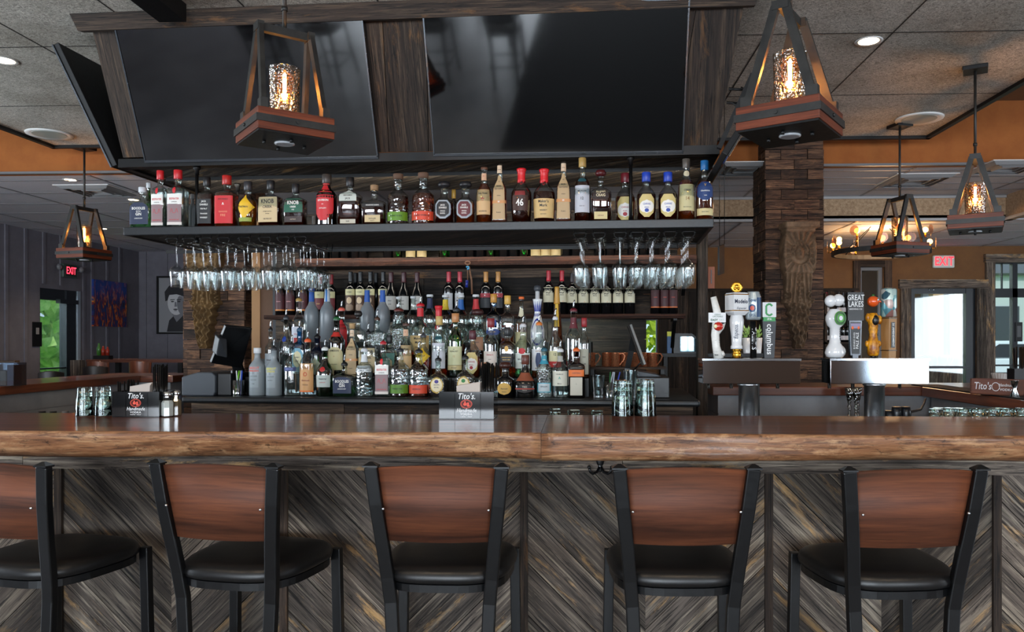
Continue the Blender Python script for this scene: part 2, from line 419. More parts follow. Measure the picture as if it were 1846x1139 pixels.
# ceilings
ZD, ZW, YBM = 2.955, 2.70, 8.36
q = MB(); q.box(XL - .15, XR + .15, -8.15, 6.95, 3.5, 3.6); struct(q, 'ceiling', TAN)
q = MB(); q.box(XL, XR, 6.88, 7.0, ZD, 3.5, 0); q.box(XL, XR, 6.86, 6.9, ZD - .01, ZD + .01, 1); struct(q, 'trim_1', [ORANGE, pm('#6a6a6c', .4)])
def grid_ceiling(name, x0, x1, y0, y1, z, dx=.61, dy=1.22, ox=0, oy=0):
    q = MB(); q.box(x0, x1, y0, y1, z, z + .05, 0, .5)
    x = x0 + ox
    while x < x1: q.box(x - .012, x + .012, y0, y1, z - .004, z, 1); x += dx
    y = y0 + oy
    while y < y1: q.box(x0, x1, y - .012, y + .012, z - .0035, z, 1); y += dy
    return struct(q, name, [TILE, pm('#77777c', .4)])
grid_ceiling('ceiling', XL, .3, 7.0, YBL, ZD, 1.22, .61, .55, .2)
grid_ceiling('ceiling', .3, XR, 7.0, YBM, ZD, 1.22, .305, .25, .1)
grid_ceiling('ceiling', .3, XR, YBM, YBR, ZW, 1.22, .61, .25, .3)
q = MB(); q.box(.3, 4.5, YBM, YBM + .1, ZW, ZD + .04, 0); q.box(4.5, 4.6, 7.0, YBM + .1, ZW, ZD + .04, 0); q.box(4.6, XR, 7.0, YBM + .1, ZW + .01, ZW + .03, 1)
q.box(.3, 4.5, YBM - .02, YBM, ZW - .01, ZW + .018, 1); q.box(.3, 4.5, YBM - .02, YBM, ZD - .028, ZD, 1); q.box(4.48, 4.5, 7.0, YBM, ZW - .01, ZW + .018, 1); q.box(.2, .3, YBM, YBR, ZW, ZD + .04, 0)
struct(q, 'trim_2', [BEIGE, pm('#a5a3a3', .6)])
CLX0, CLX1, CLY = -4.55, 2.9, 6.58; ZCL = 3.13
q = MB(); q.box(CLX0, CLX1, -6.5, CLY, ZCL, ZCL + .05, 0, .5)
for y in (CLY - 1.1, CLY - 2.2, CLY - 3.3, CLY - 4.4): q.box(CLX0, CLX1, y - .004, y + .004, ZCL - .0015, ZCL + .001, 1)
for x in (-3.1, -2.4, -1.7, -1.0, 1.05, 1.75): q.box(x - .004, x + .004, -6.5, CLY, ZCL - .0015, ZCL + .001, 1)
struct(q, 'ceiling', [WOOL, pm('#23211f', .8)])
q = MB(); q.box(CLX0 - .04, CLX0, -6.5, CLY + .04, ZCL - .025, ZCL + .06); q.box(CLX1, CLX1 + .04, -6.5, CLY + .04, ZCL - .025, ZCL + .06); q.box(CLX0 - .04, CLX1 + .04, CLY, CLY + .04, ZCL - .025, ZCL + .06)
struct(q, 'trim_3', BLACK)
q = MB(); q.box(-2.12, -1.98, -3, 3.86, ZCL - .09, ZCL); 
prop(q.make("track_rail", BLACK), 'black track rail running along the ceiling towards the camera', 'rail')

# ---------------------------------------------------------------- doors and windows
def frame_rect(mb, x0, x1, y0, y1, z0, z1, wd, mi=0, bottom=True):
    mb.box(x0, x0 + wd, y0, y1, z0, z1, mi, g=2); mb.box(x1 - wd, x1, y0, y1, z0, z1, mi, g=2); mb.box(x0 + wd, x1 - wd, y0, y1, z1 - wd, z1, mi)
    if bottom: mb.box(x0 + wd, x1 - wd, y0, y1, z0, z0 + wd, mi)
PANE = shell_glass('window_glass', '#f4faf8', .04)
BLUEK = pm('#141a20', .35)
q = MB(); x0, x1, z0, z1 = dr2; frame_rect(q, x0, x1, YBR + .02, YBR + .1, 0, z1, .09, 0, False); q.box(x0 + .09, x1 - .09, YBR + .03, YBR + .08, 0, .2); q.box(X8(1742), X8(1762), YBR + .01, YBR + .1, 0, z1)
q.box(x0 + .09, x1 - .1, YBR + .0, YBR + .05, Z8(664), Z8(660))
d = struct(q, 'door_1', BLUEK)
g_ = MB(); g_.box(x0 + .09, x1 - .1, YBR + .05, YBR + .056, .2, z1 - .09); g_.make('pane', PANE, d)
for k in (-.03, .03):
    h = MB(); h.sphere((at(1680, 522, YBR).x + k, YBR + .015, Z8(522) ), .012); h.make('door_screw', CHROME, d)
q = MB()
for (a, b2, c, e) in ((X8(1622), X8(1640), 0, Z8(520)), (X8(1758), X8(1775), 0, Z8(520))): q.box(a, b2, YBR - .05, YBR, c, e, g=2)
q.box(X8(1619), X8(1778), YBR - .06, YBR, Z8(520), Z8(504)); struct(q, 'trim_4', BARN)
q = MB(); q.box(X8(1775), X8(1791), YBR - .05, YBR, 0, Z8(474), g=2); q.box(X8(1773), XR - .1, YBR - .06, YBR, Z8(474), Z8(459)); q.box(X8(1791), XR - .1, YBR - .05, YBR, Z8(690), Z8(674))
struct(q, 'trim_5', BARN)
x0, x1, z0, z1 = win1; q = MB(); frame_rect(q, x0, x1, YBR + .03, YBR + .1, z0, z1, .02)
q.box(X8(1827), X8(1836), YBR + .02, YBR + .1, z0, z1, g=2); q.box(x0, x1, YBR + .02, YBR + .1, Z8(536), Z8(520)); q.box(x0, x1, YBR + .02, YBR + .1, Z8(660), Z8(657))
q.box(X8(1827) + .9, X8(1836) + .9, YBR + .02, YBR + .1, z0, z1); q.box(X8(1808), X8(1810), YBR + .03, YBR + .06, Z8(520), z1)
d = struct(q, 'window_1', BLUEK); g_ = MB(); g_.box(x0 + .02, x1 - .02, YBR + .06, YBR + .066, z0, z1); g_.make('pane', PANE, d)
x0, x1, z0, z1 = win2; q = MB(); frame_rect(q, x0, x1, YBR + .03, YBR + .1, z0, z1, .02); d = struct(q, 'window_2', BLUEK); g_ = MB(); g_.box(x0 + .02, x1 - .02, YBR + .06, YBR + .066, z0, z1); g_.make('pane', PANE, d)
x0, x1, z0, z1 = dr3; q = MB(); frame_rect(q, x0 - .08, x1 + .1, YBR - .05, YBR, 0, z1 + .08, .09, 0, False); frame_rect(q, x0, x1, YBR + .03, YBR + .09, 0, z1, .05, 1, False)
d = struct(q, 'door_2', [BARN_B, pm('#6b6d70', .4)]); g_ = MB(); g_.box(x0 + .05, x1 - .05, YBR + .05, YBR + .056, 0, z1 - .05); g_.make('pane', shell_glass('grey_glass', '#9aa0a4', .12), d)
q = MB()
q.box(XL - .1, XL - .04, d1a, d1a + .06, 0, D1T, g=2); q.box(XL - .1, XL + .01, yx(119, XL), yx(136, XL), 0, D1T, g=2); q.box(XL - .1, XL + .02, yx(138, XL), d1b, 0, D1T, 1, g=2)
q.box(XL - .1, XL - .02, d1a, yx(136, XL), D1T - .16, D1T); q.box(XL - .02, XL + .05, yx(103, XL), yx(136, XL), D1T - .2, D1T - .14, 0); q.box(XL - .08, XL - .0, d1a, yx(136, XL), CZ - (664 - 615) * 10.8 / FPX - .02, CZ - (664 - 615) * 10.8 / FPX)
q.box(XL - .1, XL - .02, d1a, yx(136, XL), 0, .15)
d = struct(q, 'door_3', [BLUEK, pm('#8f9aa5', .3)]); g_ = MB(); g_.box(XL - .07, XL - .064, d1a + .06, yx(119, XL), .15, D1T - .16); g_.make('pane', PANE, d)

# ---------------------------------------------------------------- outdoors beyond the glass
LEAF = noisy('leaf_green', '#7ab84a', '#e2f7a8', 3, 5, .7, 0)
q = MB(); q.box(-60, 60, 13.4, 90, -.12, -.05, 0); q.box(XL - 40, XL - .5, -20, 13.4, -.12, -.05, 0); struct(q, 'ground', noisy('lawn_grass', '#5f9a35', '#8fbf55', 2, 6, .9, 0))
q = MB(); q.box(-2, 60, 17, 29, -.05, -.03, 0); struct(q, 'road', noisy('asphalt_lot', '#8d8f92', '#a5a7aa', 3, 5, .9, 0))
def leafy(name, c, r, n, seed, label, cat, mat=LEAF, trunk=0, lf=.16, parent=None):
    rr = random.Random(seed); t = thing(name, label, cat, (c[0], c[1], -.05)); q = MB(); trunk = trunk or .03
    for _ in range(n):
        a, e, k = rr.random() * 2 * pi, math.asin(rr.uniform(-1, 1)), rr.uniform(.6, 1)
        p = Vector((cos(a) * cos(e) * r[0] * k, sin(a) * cos(e) * r[1] * k, c[2] + sin(e) * r[2] * k))
        u = Vector([rr.uniform(-1, 1) for _ in range(3)]).normalized(); v = u.cross(Vector([rr.uniform(-1, 1) for _ in range(3)])).normalized()
        s_ = lf * rr.uniform(.6, 1.3); b = len(q.v)
        q.v += [tuple(p - u * s_), tuple(p + v * s_ * .5), tuple(p + u * s_), tuple(p - v * s_ * .5)]; q.face((b, b + 1, b + 2, b + 3), None, 0)
    q.make('foliage', mat, t)
    if trunk:
        k = MB(); k.tube([(0, 0, 0), (.05, 0, c[2] * .5), (0, .05, c[2])], [trunk, trunk * .8, trunk * .5], 8); k.make('trunk', pm('#4a3b2c', .9), t)
    return t
leafy('garden_tree', (-13.5, 18.7, 3.2), (3.5, 3.5, 2.6), 2600, 1, 'green leafy tree seen through the glass door on the left wall', 'tree', trunk=.15, lf=.3)
leafy('garden_shrub', (-16.5, 24, .9), (3.5, 2.0, 1.0), 1500, 2, 'low green shrub under the tree outside the left glass door', 'shrub', lf=.2)
leafy('garden_tree', (17.6, 26, 4.6), (2.4, 2.2, 2.2), 1500, 3, 'green tree outside the right window, above the parked cars', 'tree', trunk=.12, lf=.3)
leafy('garden_shrub', (8.75, 13.9, .35), (.8, .4, .5), 700, 4, 'low bright shrub just outside the right window sill', 'shrub', lf=.07)
leafy('garden_tree', (2.8, 17, 2.0), (2.0, 1.0, 1.6), 900, 5, 'yellow-green bush glimpsed through the small window behind the bar', 'tree', noisy('yellow_leaf', '#9fb822', '#e6f060', 3, 4, .7, 0), lf=.2)
q = MB()                                                     # pale house beyond the car park
t = thing('house', 'pale clapboard house beyond the parked cars outside the right window', 'house', (22, 46, -.05))
q.box(-9, 9, -2, 3, 0, 5.2); q.make('house_wall', pm('#c9ccd2', .8), t)
k = MB(); k.prism([(-9.5, -2.4, 5.2), (9.5, -2.4, 5.2), (9.5, .5, 7.6), (-9.5, .5, 7.6)], (0, -.6, .8), .15, (1, 0, 0)); k.make('roof', pm('#5d6066', .8), t)
for i in range(4):
    k = MB(); k.box(-7 + i * 4, -5.6 + i * 4, -2.05, -1.98, 1.4, 3.4); k.make('house_window', pm('#3b4149', .2), t)
def car(loc, rz, hx, label):
    t = thing('parked_car', label, 'car', loc, rz); P = pm(hx, .25, .1, .6, 0, .5)
    lo = [(-2.2, .35), (-2.25, .6), (-2.15, .9), (-1.4, .98), (1.0, .98), (2.0, .85), (2.25, .62), (2.2, .35)]
    hi_ = [(-2.0, .93), (-1.5, 1.42), (-.9, 1.48), (.1, 1.46), (1.0, 1.0)]
    def shell(pts, ys):
        q = MB(); q.rings([[Vector((x, y * (1 if i else 1), z)) for x, z in pts] for i, y in enumerate(ys)], 0, True); return q
    shell(lo, (-.88, -.82, .82, .88)).make('car_body', P, t, .04)
    shell(hi_, (-.72, -.66, .66, .72)).make('car_cabin', P, t, .04)
    g = MB(); g.prism([(-1.75, -.74, 1.0), (.75, -.74, 1.0), (.05, -.72, 1.38), (-1.35, -.72, 1.38)], (0, -1, 0), .01); g.prism([(-1.75, .74, 1.0), (-1.35, .72, 1.38), (.05, .72, 1.38), (.75, .74, 1.0)], (0, 1, 0), .01)
    g.make('car_window', pm('#10161c', .05), t)
    for x in (-1.4, 1.4):
        for y in (-.86, .86):
            k = MB(); k.lathe([(.2, -.09), (.33, -.09), (.33, .09), (.2, .09)], 20, M=Matrix.Translation((x, y, .33)) @ Matrix.Rotation(pi / 2, 4, 'X')); k.make('wheel', pm('#15161a', .6), t)
    for y in (-.6, .6):
        k = MB(); k.box(-2.27, -2.2, y - .16, y + .16, .68, .84); k.make('tail_light', pm('#c81e1e', .3), t)
c1 = at(1806, 600, 23.0); car((c1.x - .6, 23, -.04), R_(196), '#e8ecef', 'white car parked outside the right window')
c2 = at(1838, 600, 28.0); car((c2.x + .6, 28, -.04), R_(190), '#4a5560', 'dark grey car parked behind the white car outside the right window')
t = thing('porch', 'cream porch with posts and boarded wall outside the glass door', 'porch', (at(1690, 600, 15).x, 14.2, -.05))
q = MB(); q.box(-2.2, .75, .9, 1.0, 0, 3.4); q.make('porch_wall', pm('#6e5840', .8), t)
q = MB(); xo = t.location.x; f_ = lambda p: at(p, 600, 15).x - xo
q.box(f_(1664), f_(1686), .8, .9, 0, 2.9); q.box(f_(1714), f_(1745), .8, .9, 0, 3.0); q.make('white_shutter', pm('#9ba1a8', .7), t)
for x in (f_(1656), f_(1693), f_(1706)):
    q = MB(); q.box(x - .09, x + .09, 0, .18, 0, 3.4); q.make('porch_post', pm('#b49468' if x > -1 else '#a98a5e', .7), t)
q = MB(); q.box(-2.2, .75, -1.2, 1.0, 3.4, 3.5); q.make('porch_roof', pm('#d8d8d4', .8), t)
bx = at(1697, 640, 12.0); t = thing('barrel_planter', 'weathered wooden planter standing outside the glass door', 'planter', (bx.x, 12.0, -.05))
q = MB(); q.lathe([(.2, 0), (.22, .1), (.3, 1.15), (.33, 1.2), (.33, 1.26), (.27, 1.26), (.26, 1.15)], 24); q.make('planter_body', BARN, t)

# ---------------------------------------------------------------- wood-block columns with carved corbels
def column(X0, X1, Y, z1, name):
    q = MB(); q.box(X0 + .02, X1 - .02, Y + .02, Y + .42, 0, z1, 1)
    z = 0; k = 0; bh = .0845
    while z < z1 - .02:
        zt = min(z + bh - .005, z1)
        for side in (0, 1):
            L_ = (X1 - X0) if side == 0 else .44
            cuts = [0, L_ * .27, L_ * .73, L_] if k % 2 else [0, L_ * .5, L_]
            for a, b2 in zip(cuts, cuts[1:]):
                pr = rnd.uniform(-.007, .007)
                if side == 0: q.box(X0 + a + .002, X0 + b2 - .002, Y + pr, Y + .03, z, zt, 0)
                else:
                    q.box(X0 - .004 + pr * .7, X0 + .03, Y + a + .004, Y + b2, z, zt, 0, g=1)
                    q.box(X1 - .03, X1 + .004 + pr * .7, Y + a + .004, Y + b2, z, zt, 0, g=1)
        z += bh; k += 1
    return struct(q, name, [BRICKW, pm('#15110e', .9)])
cR0, cR1 = at(1380, 600, 6.64).x, at(1484, 600, 6.64).x
cL0, cL1 = at(331, 600, 6.64).x, at(441, 600, 6.64).x
column(cR0, cR1, 6.64, 3.3, 'column_1'); column(cL0, cL1, 6.64, 3.3, 'column_2')
STONE = noisy('aged_carved_plaster', '#3f2f22', '#8a6f55', 9, 8, .8, .25, .004, lo=.3, hi=.7)
STONE2 = noisy('aged_golden_plaster', '#4a3620', '#8f7148', 9, 8, .8, .25, .004, lo=.3, hi=.7)
def corbel(loc, Hh, Wd, label, mat):
    t = thing('carved_corbel', label, 'corbel', loc)
    nx, nz = 56, 150; q = MB()
    def halfw(s):                       # s: 0 bottom .. 1 top
        if s > .955: return .50
        if s > .93: return .44
        if s > .60: return .40 + .10 * sin((s - .60) / .33 * pi) ** .7
        if s > .36: return .40 - .03 * sin((s - .36) / .24 * pi) + (.05 if s < .40 else 0)
        return max(.03, (.12 + .26 * (s / .36) ** .8) * (.86 + .10 * sin(s * 95)))
    def relief(x, s):
        ax = abs(x); d = .035 + .035 * (1 - x * x * 3.2)
        if s > .955: return .16
        if s > .93: return .105
        if s > .60:
            fx, fz = x, (s - .76) * 2.9
            r = sqrt(fx * fx + fz * fz); a = math.atan2(fz, fx)
            if r > .27: d += .018 * abs(cos(a * 9)) + .012
            if r < .29 and r > .24: d += .018 * abs(cos(a * 16))
            e = (fx / .15) ** 2 + ((s - .765) / .062) ** 2
            if e < 1:
                d = .055 + .055 * sqrt(1 - e)
                if ax < .025 and .745 < s < .775: d += .014 * (1 - ax / .025)
                for sg in (-1, 1):
                    d -= .012 * math.exp(-((fx - sg * .055) / .022) ** 2 - ((s - .778) / .006) ** 2)
                d -= .008 * math.exp(-(fx / .04) ** 2 - ((s - .736) / .004) ** 2)
            elif e < 2.1 and s > .745: d += .03 + .012 * sin(fx * 70 + s * 160)
            if ax > .38: d += .02 + .01 * cos(s * 120)
        elif s > .36:
            d += .016 * cos(x * 52 + (s - .5) * 14 * (1 if x > 0 else -1)) + .012 * cos(s * 130) * (ax < .09)
            rr = sqrt((ax - .33) ** 2 + ((s - .42) * 3.4) ** 2)
            if rr < .14: d += .03 * cos(rr * 60)
        else:
            d += .02 * cos(s * 85 + ax * 16) + .018 * cos(ax * 44 - s * 20) + .02
        return d
    b = 0
    for k in range(nz + 1):
        s = k / nz; hw = halfw(s)
        for i in range(nx + 1):
            x = (i / nx * 2 - 1); e = abs(x)
            fall = 1 - max(0, (e - .88) / .12) ** 2
            q.v.append((x * hw * Wd, -relief(x * hw, s) * fall * Wd / .26, s * Hh))
    for k in range(nz):
        for i in range(nx):
            b = k * (nx + 1) + i; q.face((b, b + 1, b + nx + 2, b + nx + 1), None, 0, True)
    n0 = len(q.v)                       # flat back closes it
    for k in range(nz + 1):
        hw = halfw(k / nz); q.v += [(-hw * Wd, .01, k / nz * Hh), (hw * Wd, .01, k / nz * Hh)]
    for k in range(nz):
        a = n0 + 2 * k; q.face((a, a + 2, a + 3, a + 1), None)
        f0 = k * (nx + 1); f1 = f0 + nx + 1
        q.face((a, f0, f1, a + 2), None); q.face((f0 + nx, a + 1, a + 3, f1 + nx), None)
    q.make('carving', mat, t)
    return t
c = at(1437, 628, 6.62); tp = at(1437, 405, 6.62)
corbel((c.x, 6.625, c.z), tp.z - c.z, .30, 'tall carved plaster corbel with a cherub face on the right wood-block column', STONE)
c = at(373, 628, 6.62)
corbel((c.x, 6.625, c.z), tp.z - c.z, .30, 'golden carved corbel on the left wood-block column, behind the hanging glasses', STONE2)

# ---------------------------------------------------------------- the bar: slab top, front, arms
def walnut(name, coat, rough): return wood(name, '#3a1d12', '#6b3a26', '#8f5338', rough, 0, su=.8, sv=14, bump=.03, coat=coat, tonevar=.12, cracks=.25)
WAL = walnut('polished_walnut', .45, .34)
LIVE = wood('live_edge_wood', '#4a2a18', '#8c5f3f', '#c49a70', .45, .55, su=3.2, sv=17, bump=.35, coat=.12, tonevar=.15, orange='#cfa478', cracks=.6)
ZB = CZ - .30; YF = .30 * FPX / 166
t_bar = thing('bar_counter', 'long polished walnut bar top with a live edge, running the width of the picture', 'bar top', (0, YF, 0))
def slab(xa, xb, seed, n):
    q = MB(); rr = random.Random(seed); ph = [rr.random() * 6 for _ in range(6)]
    prev = None
    for i in range(n + 1):
        x = xa + (xb - xa) * i / n
        wv = .008 * sin(x * 2.1 + ph[0]) + .006 * sin(x * 5.3 + ph[1]) + .0025 * sin(x * 17 + ph[2])
        wb_ = .012 * sin(x * 1.7 + ph[3]) + .006 * sin(x * 7.1 + ph[4])
        bz = .088 + .004 * sin(x * 2.9 + ph[5])
        ring = [(x, .63, ZB), (x, wv + .004, ZB), (x, wv, ZB - .002), (x, wv - .006, ZB - .012), (x, wv + .004 + wb_ * .3, ZB - .035), (x, wv + wb_ * .6 + .004, ZB - .06), (x, wb_ + .016, ZB - bz + .008), (x, wb_ + .028, ZB - bz), (x, .63, ZB - bz)]
        b = len(q.v); q.v += ring
        if prev is not None:
            for k in range(9):
                j = (k + 1) % 9; mi = 1 if 1 <= k <= 6 else 0
                v0 = -ring[k][2] * 1.3 if mi else ring[k][1]; v1 = -ring[j][2] * 1.3 if mi else ring[j][1]
                px_ = xa + (xb - xa) * (i - 1) / n
                q.face((prev + k, prev + j, b + j, b + k), [(px_, v0 + seed), (px_, v1 + seed), (x, v1 + seed), (x, v0 + seed)], mi, 1 < k < 7, .5)
        else: q.face([b + k for k in range(9)], None, 1)
        prev = b
    q.face([prev + k for k in range(9)][::-1], None, 1)
    return q
xs = at(975, 780, YF).x
slab(-4.36, xs - .0008, 3, 110).make('slab', [WAL, LIVE], t_bar); slab(xs + .0008, 2.92, 8, 70).make('slab', [WAL, LIVE], t_bar)
t_bf = thing('bar_cabinet', 'weathered barn-wood bar front with chevron panels under the walnut top', 'bar front', (0, 2.82, 0))
ZA0 = CZ - 235 * 2.82 / FPX; ZA1 = ZB - .094
q = MB(); cuts = [-4.36, at(45, 835, 2.82).x, at(1122, 835, 2.82).x, 2.92]
for a, b2 in zip(cuts, cuts[1:]):
    k = MB(); k.prism([(a + .001, -.012, ZA0), (b2 - .001, -.012, ZA0), (b2 - .001, -.012, ZA1), (a + .001, -.012, ZA1)], (0, -1, 0), .03, (1, 0, 0), tone=1.3); k.make('apron_board', BARN, t_bf)
divs = [-4.1, -3.1] + [at(px, 900, 2.82).x for px in (108, 513, 945, 1385, 1795)] + [2.85]
for a, b2 in zip(divs, divs[1:]):
    q = MB(); c = (a + b2) / 2; hw = (b2 - a) / 2 - .014; pw = .19
    for sg in (-1, 1):
        k = -14
        while k < 16:
            # boards run at 45 degrees down towards the centre line of the bay
            w_ = pw * rnd.uniform(.82, 1.12); o0 = k * pw; o1 = o0 + pw - .004
            pts = [(0, o0), (0, o1), (hw, o1 + hw), (hw, o0 + hw)]
            pl = clip_rect([(x, z) for x, z in pts], 0, hw, 0, ZA0)
            if pl and len(pl) > 2:
                P = [(c + sg * x, rnd.uniform(-.0005, .0005) * 0 - .0 , z) for x, z in pl]
                if sg > 0: P = P[::-1]
                q.prism(P[::-1], (0, -1, 0), .018 + 0, (sg, 0, 1))
            k += 1
    q.make('chevron_panel', BARN, t_bf)
for x in divs:
    q = MB(); q.box(x - .014, x + .014, -.014, .02, 0, ZA0, g=2); q.make('divider_strip', BARN_B, t_bf)
q = MB(); q.box(-4.36, 2.92, .02, .05, 0, ZA1); q.make('backing_board', BLACK, t_bf)
SIDEW = walnut('walnut_board', .5, .35)
def arm(x0, x1, y0, y1, label, face, z=ZB):
    """plain walnut counter on a pale boarded base; face = side that shows the boards"""
    t = thing('side_bar', label, 'bar counter', ((x0 + x1) / 2, (y0 + y1) / 2, 0)); hx, hy = (x1 - x0) / 2, (y1 - y0) / 2
    q = MB(); q.box(-hx, hx, -hy, hy, z - .06, z, g=1 if hy > hx else 0); q.make('counter_top', SIDEW, t, .006)
    q = MB(); i0 = .05; q.box(-hx + i0, hx - i0, -hy + i0, hy - i0, 0, z - .06)
    for k in range(8):
        zz = .06 + k * .125
        q.box(-hx + i0 - .006, hx - i0 + .006, -hy + i0 - .006, hy - i0 + .006, zz, zz + .118)
    q.make('boarded_base', SHIP, t)
arm(-4.36, -3.82, 3.17, 6.64, 'walnut side bar on the left with pale boards below, running away from the camera', 0)
arm(-4.36, cL0 - .1, 6.645, 7.2, 'walnut bar section closing off the left side at the far end', 0)
arm(2.26, 2.95, 3.17, 5.2, 'walnut side bar on the right with a black rail mat and caddy on it', 0)
arm(.9, 2.95, 5.205, 5.74, 'walnut bar section at the far right end behind the beer taps', 0)
t = thing('underbar_counter', 'low steel work counter hidden behind the bar top, holding upturned glasses', 'work counter', (0, 3.18, 0))
q = MB(); q.box(-3.75, 2.2, 0, .36, .86, .89); q.make('work_top', STEEL, t); q = MB(); q.box(-3.75, 2.2, .02, .34, 0, .86); q.make('work_base', BLACK, t)

# ---------------------------------------------------------------- back bar: counter, steps, wall, shelves
ZC = zpx(717.5, 4.04)
aL, aR = gx(330, 4.04), gx(1262, 4.04)
def gthing(name, label, cat, a, b, group=None):
    p = gw(a, b, 0); return thing(name, label, cat, p, -PHI, group)
EDGE = noisy('black_bullnose_edge', '#0b0e11', '#15191d', 60, 3, .38, .1)
t = gthing('back_counter', 'black back-bar counter on barn-wood boards carrying the bottle display', 'counter', 0, 4.02)
q = MB(); q.box(aL, aR, .0, 1.035, ZC - .034, ZC); q.make('counter_top', EDGE, t, .012, seg=3)
q = MB(); x = aL + .03
while x < aR - .04:
    x2 = min(x + rnd.uniform(.5, .9), aR - .03); q.box(x, x2 - .003, .05, .08, ZC - .2, ZC - .034); q.box(x, x2 - .003, .05, .08, ZC - .38, ZC - .203); x = x2
q.box(aL + .03, aR - .03, .08, 1.0, 0, ZC - .034, 1); q.make('board_front', [BARN_B, BLACK], t)
TIER = [(4.14, ZC)] + [(4.14 + .163 * k, ZC + .098 * k) for k in (1, 2, 3)]
t = gthing('bottle_steps', 'dark stepped riser under the tiers of liquor bottles', 'riser', 0, 4.02)
q = MB()
for k in (1, 2, 3):
    b0 = TIER[k][0] - 4.02 - .075; q.box(gx(476, 4.46), gx(1064, 4.46), b0, .9, TIER[k][1] - .098 + .0005, TIER[k][1] - .0005, 0)
q.make('step', BLACK, t)
WY = 5.07
q = MB(); z = 1.0; aW0, aW1, aW2 = gx(497, WY), gx(1166, WY), gx(1222, WY)
ZS1 = zpx(567, 4.77); ZS2 = zpx(464, 4.79)
while z < 2.27:
    h = .145 if z < 1.9 else .12; x = aW0; xe = aW1 if z < ZS1 - .05 else aW2
    while x < xe - .02:
        x2 = min(x + rnd.uniform(.6, 1.4), xe)
        if xe - x2 < .25: x2 = xe
        q.box(x, x2 - .003, WY - 4.02, WY - 4.02 + .02, z, min(z + h - .004, 2.27)); x = x2
    z += h
q.box(aW0, aW1, WY - 3.31, WY - 3.25, 1.0, 2.27, 1)
prop(gmake(q, 'wall_plank', [BARN_D, BLACK]), kind='structure')
q = MB(); q.box(gx(1258, 4.95), gx(1276, 4.95), .93, 1.03, 0, 2.25, g=2); prop(gmake(q, 'trim_6', BARN_D), kind='structure')
q = MB(); q.box(gx(470, 5.2), aW0, 1.17, 1.22, 0, 2.25, 0); q.box(gx(456, 5.2), gx(471, 5.2), 1.16, 1.22, 0, 2.25, 1, g=2); q.box(aW0 - .03, aW0 - .0, 1.07, 1.15, 0, 2.25, 2)
prop(gmake(q, 'trim_7', [pm('#4a3323', .8), pm('#806040', .8), pm('#1d2228', .6)]), kind='structure')
SHW = wood('rough_shelf_wood', '#150b07', '#3b2015', '#6b3d26', .8, .3, su=2.5, sv=30, bump=.6, orange='#7a4a2c')
BW = WY - 4.02 - .002
def gshelf(px0, px1, b0, b1, zt, th, label, mat=SHW, board=None):
    t = gthing('wall_shelf', label, 'shelf', 0, 4.02); q = MB(); a0, a1 = gx(px0, b0), gx(px1, b0); n = 60; rr = random.Random(int(px0))
    prev = None
    for i in range(n + 1):
        a = a0 + (a1 - a0) * i / n; j = rr.uniform(-.006, .006)
        ring = [(a, b1 - 4.02, zt), (a, b0 - 4.02 + j, zt), (a, b0 - 4.02 + j - .006, zt - th * .5), (a, b0 - 4.02 + j + .004, zt - th), (a, b1 - 4.02, zt - th)]
        b = len(q.v); q.v += ring
        if prev is not None:
            for k in range(5):
                jn = (k + 1) % 5; q.face((prev + k, prev + jn, b + jn, b + k), [(a - .05, k * .05), (a - .05, k * .05 + .05), (a, k * .05 + .05), (a, k * .05)], 0, False, .6)
        else: q.face([b + k for k in range(5)])
        prev = b
    q.face([prev + k for k in range(5)][::-1])
    q.make('shelf_board', mat, t)
    for px in (px0 + 30, px1 - 18):
        k = MB(); a = gx(px, b0)
        pts = [Vector((a, BW - .0 - (BW - (b0 - 4.02) - .03) * s, zt - th - .16 + .15 * s ** 1.0 if False else zt - th - .008 - .17 * (1 - s) ** 1.7)) for s in [i / 10 for i in range(11)]]
        k.tube(pts, .008, 6, flat=(.022, .012)); k.tube([(a, b0 - 4.02 + .03, zt - th - .008), (a, BW, zt - th - .008)], .01, flat=(.022, .012)); k.make('curved_bracket', BLACK, t)
    if board:
        k = MB(); k.prism([(a0 + .1, BW - .025, zt - th - .06), (a1, BW - .025, zt - th - .06), (a1, BW - .025, zt - th), (a0 + .1, BW - .025, zt - th)], (0, -1, 0), .02, (1, 0, 0), tone=.55); k.make('ledger_board', BARN_B, t)
gshelf(533, 1256, 4.79, WY - .002, ZS2, .05, 'rough-edged upper wine shelf just under the hanging shelf', board=True)
gshelf(476, 1236, 4.77, WY - .002, ZS1, .026, 'rough-edged wine shelf holding the labelled red wine bottles')
# canopy above the bar
def tiltp(px, py, off=0):
    """pixel -> point on the canopy's forward-leaning face (frame a, b-4.02, z); off moves it towards the camera"""
    TL = R_(22.8); n = Vector((0, -cos(TL), -sin(TL))); p0 = Vector((0, 4.20 - 4.02, 2.44)) + n * off
    u = (px - PX) / FPX; v = (PY - py) / FPX
    d = Vector((-sin(YAW) + u * cos(YAW), cos(YAW) + u * sin(YAW), v))
    dl = Vector((d.dot(GA), d.dot(GN), v)); o = Vector((0, 0, CZ)) - OG; ol = Vector((o.dot(GA), o.dot(GN), CZ))
    t = (p0 - ol).dot(n) / dl.dot(n)
    return ol + dl * t, n
t_c = gthing('bar_canopy', 'barn-wood canopy over the back bar carrying the two televisions', 'canopy', 0, 4.02)
tl_, n_ = tiltp(163, 40); bl_, _ = tiltp(222, 284); tr_, _ = tiltp(1340, 12); br_, _ = tiltp(1292, 262)
q = MB(); nb = 15
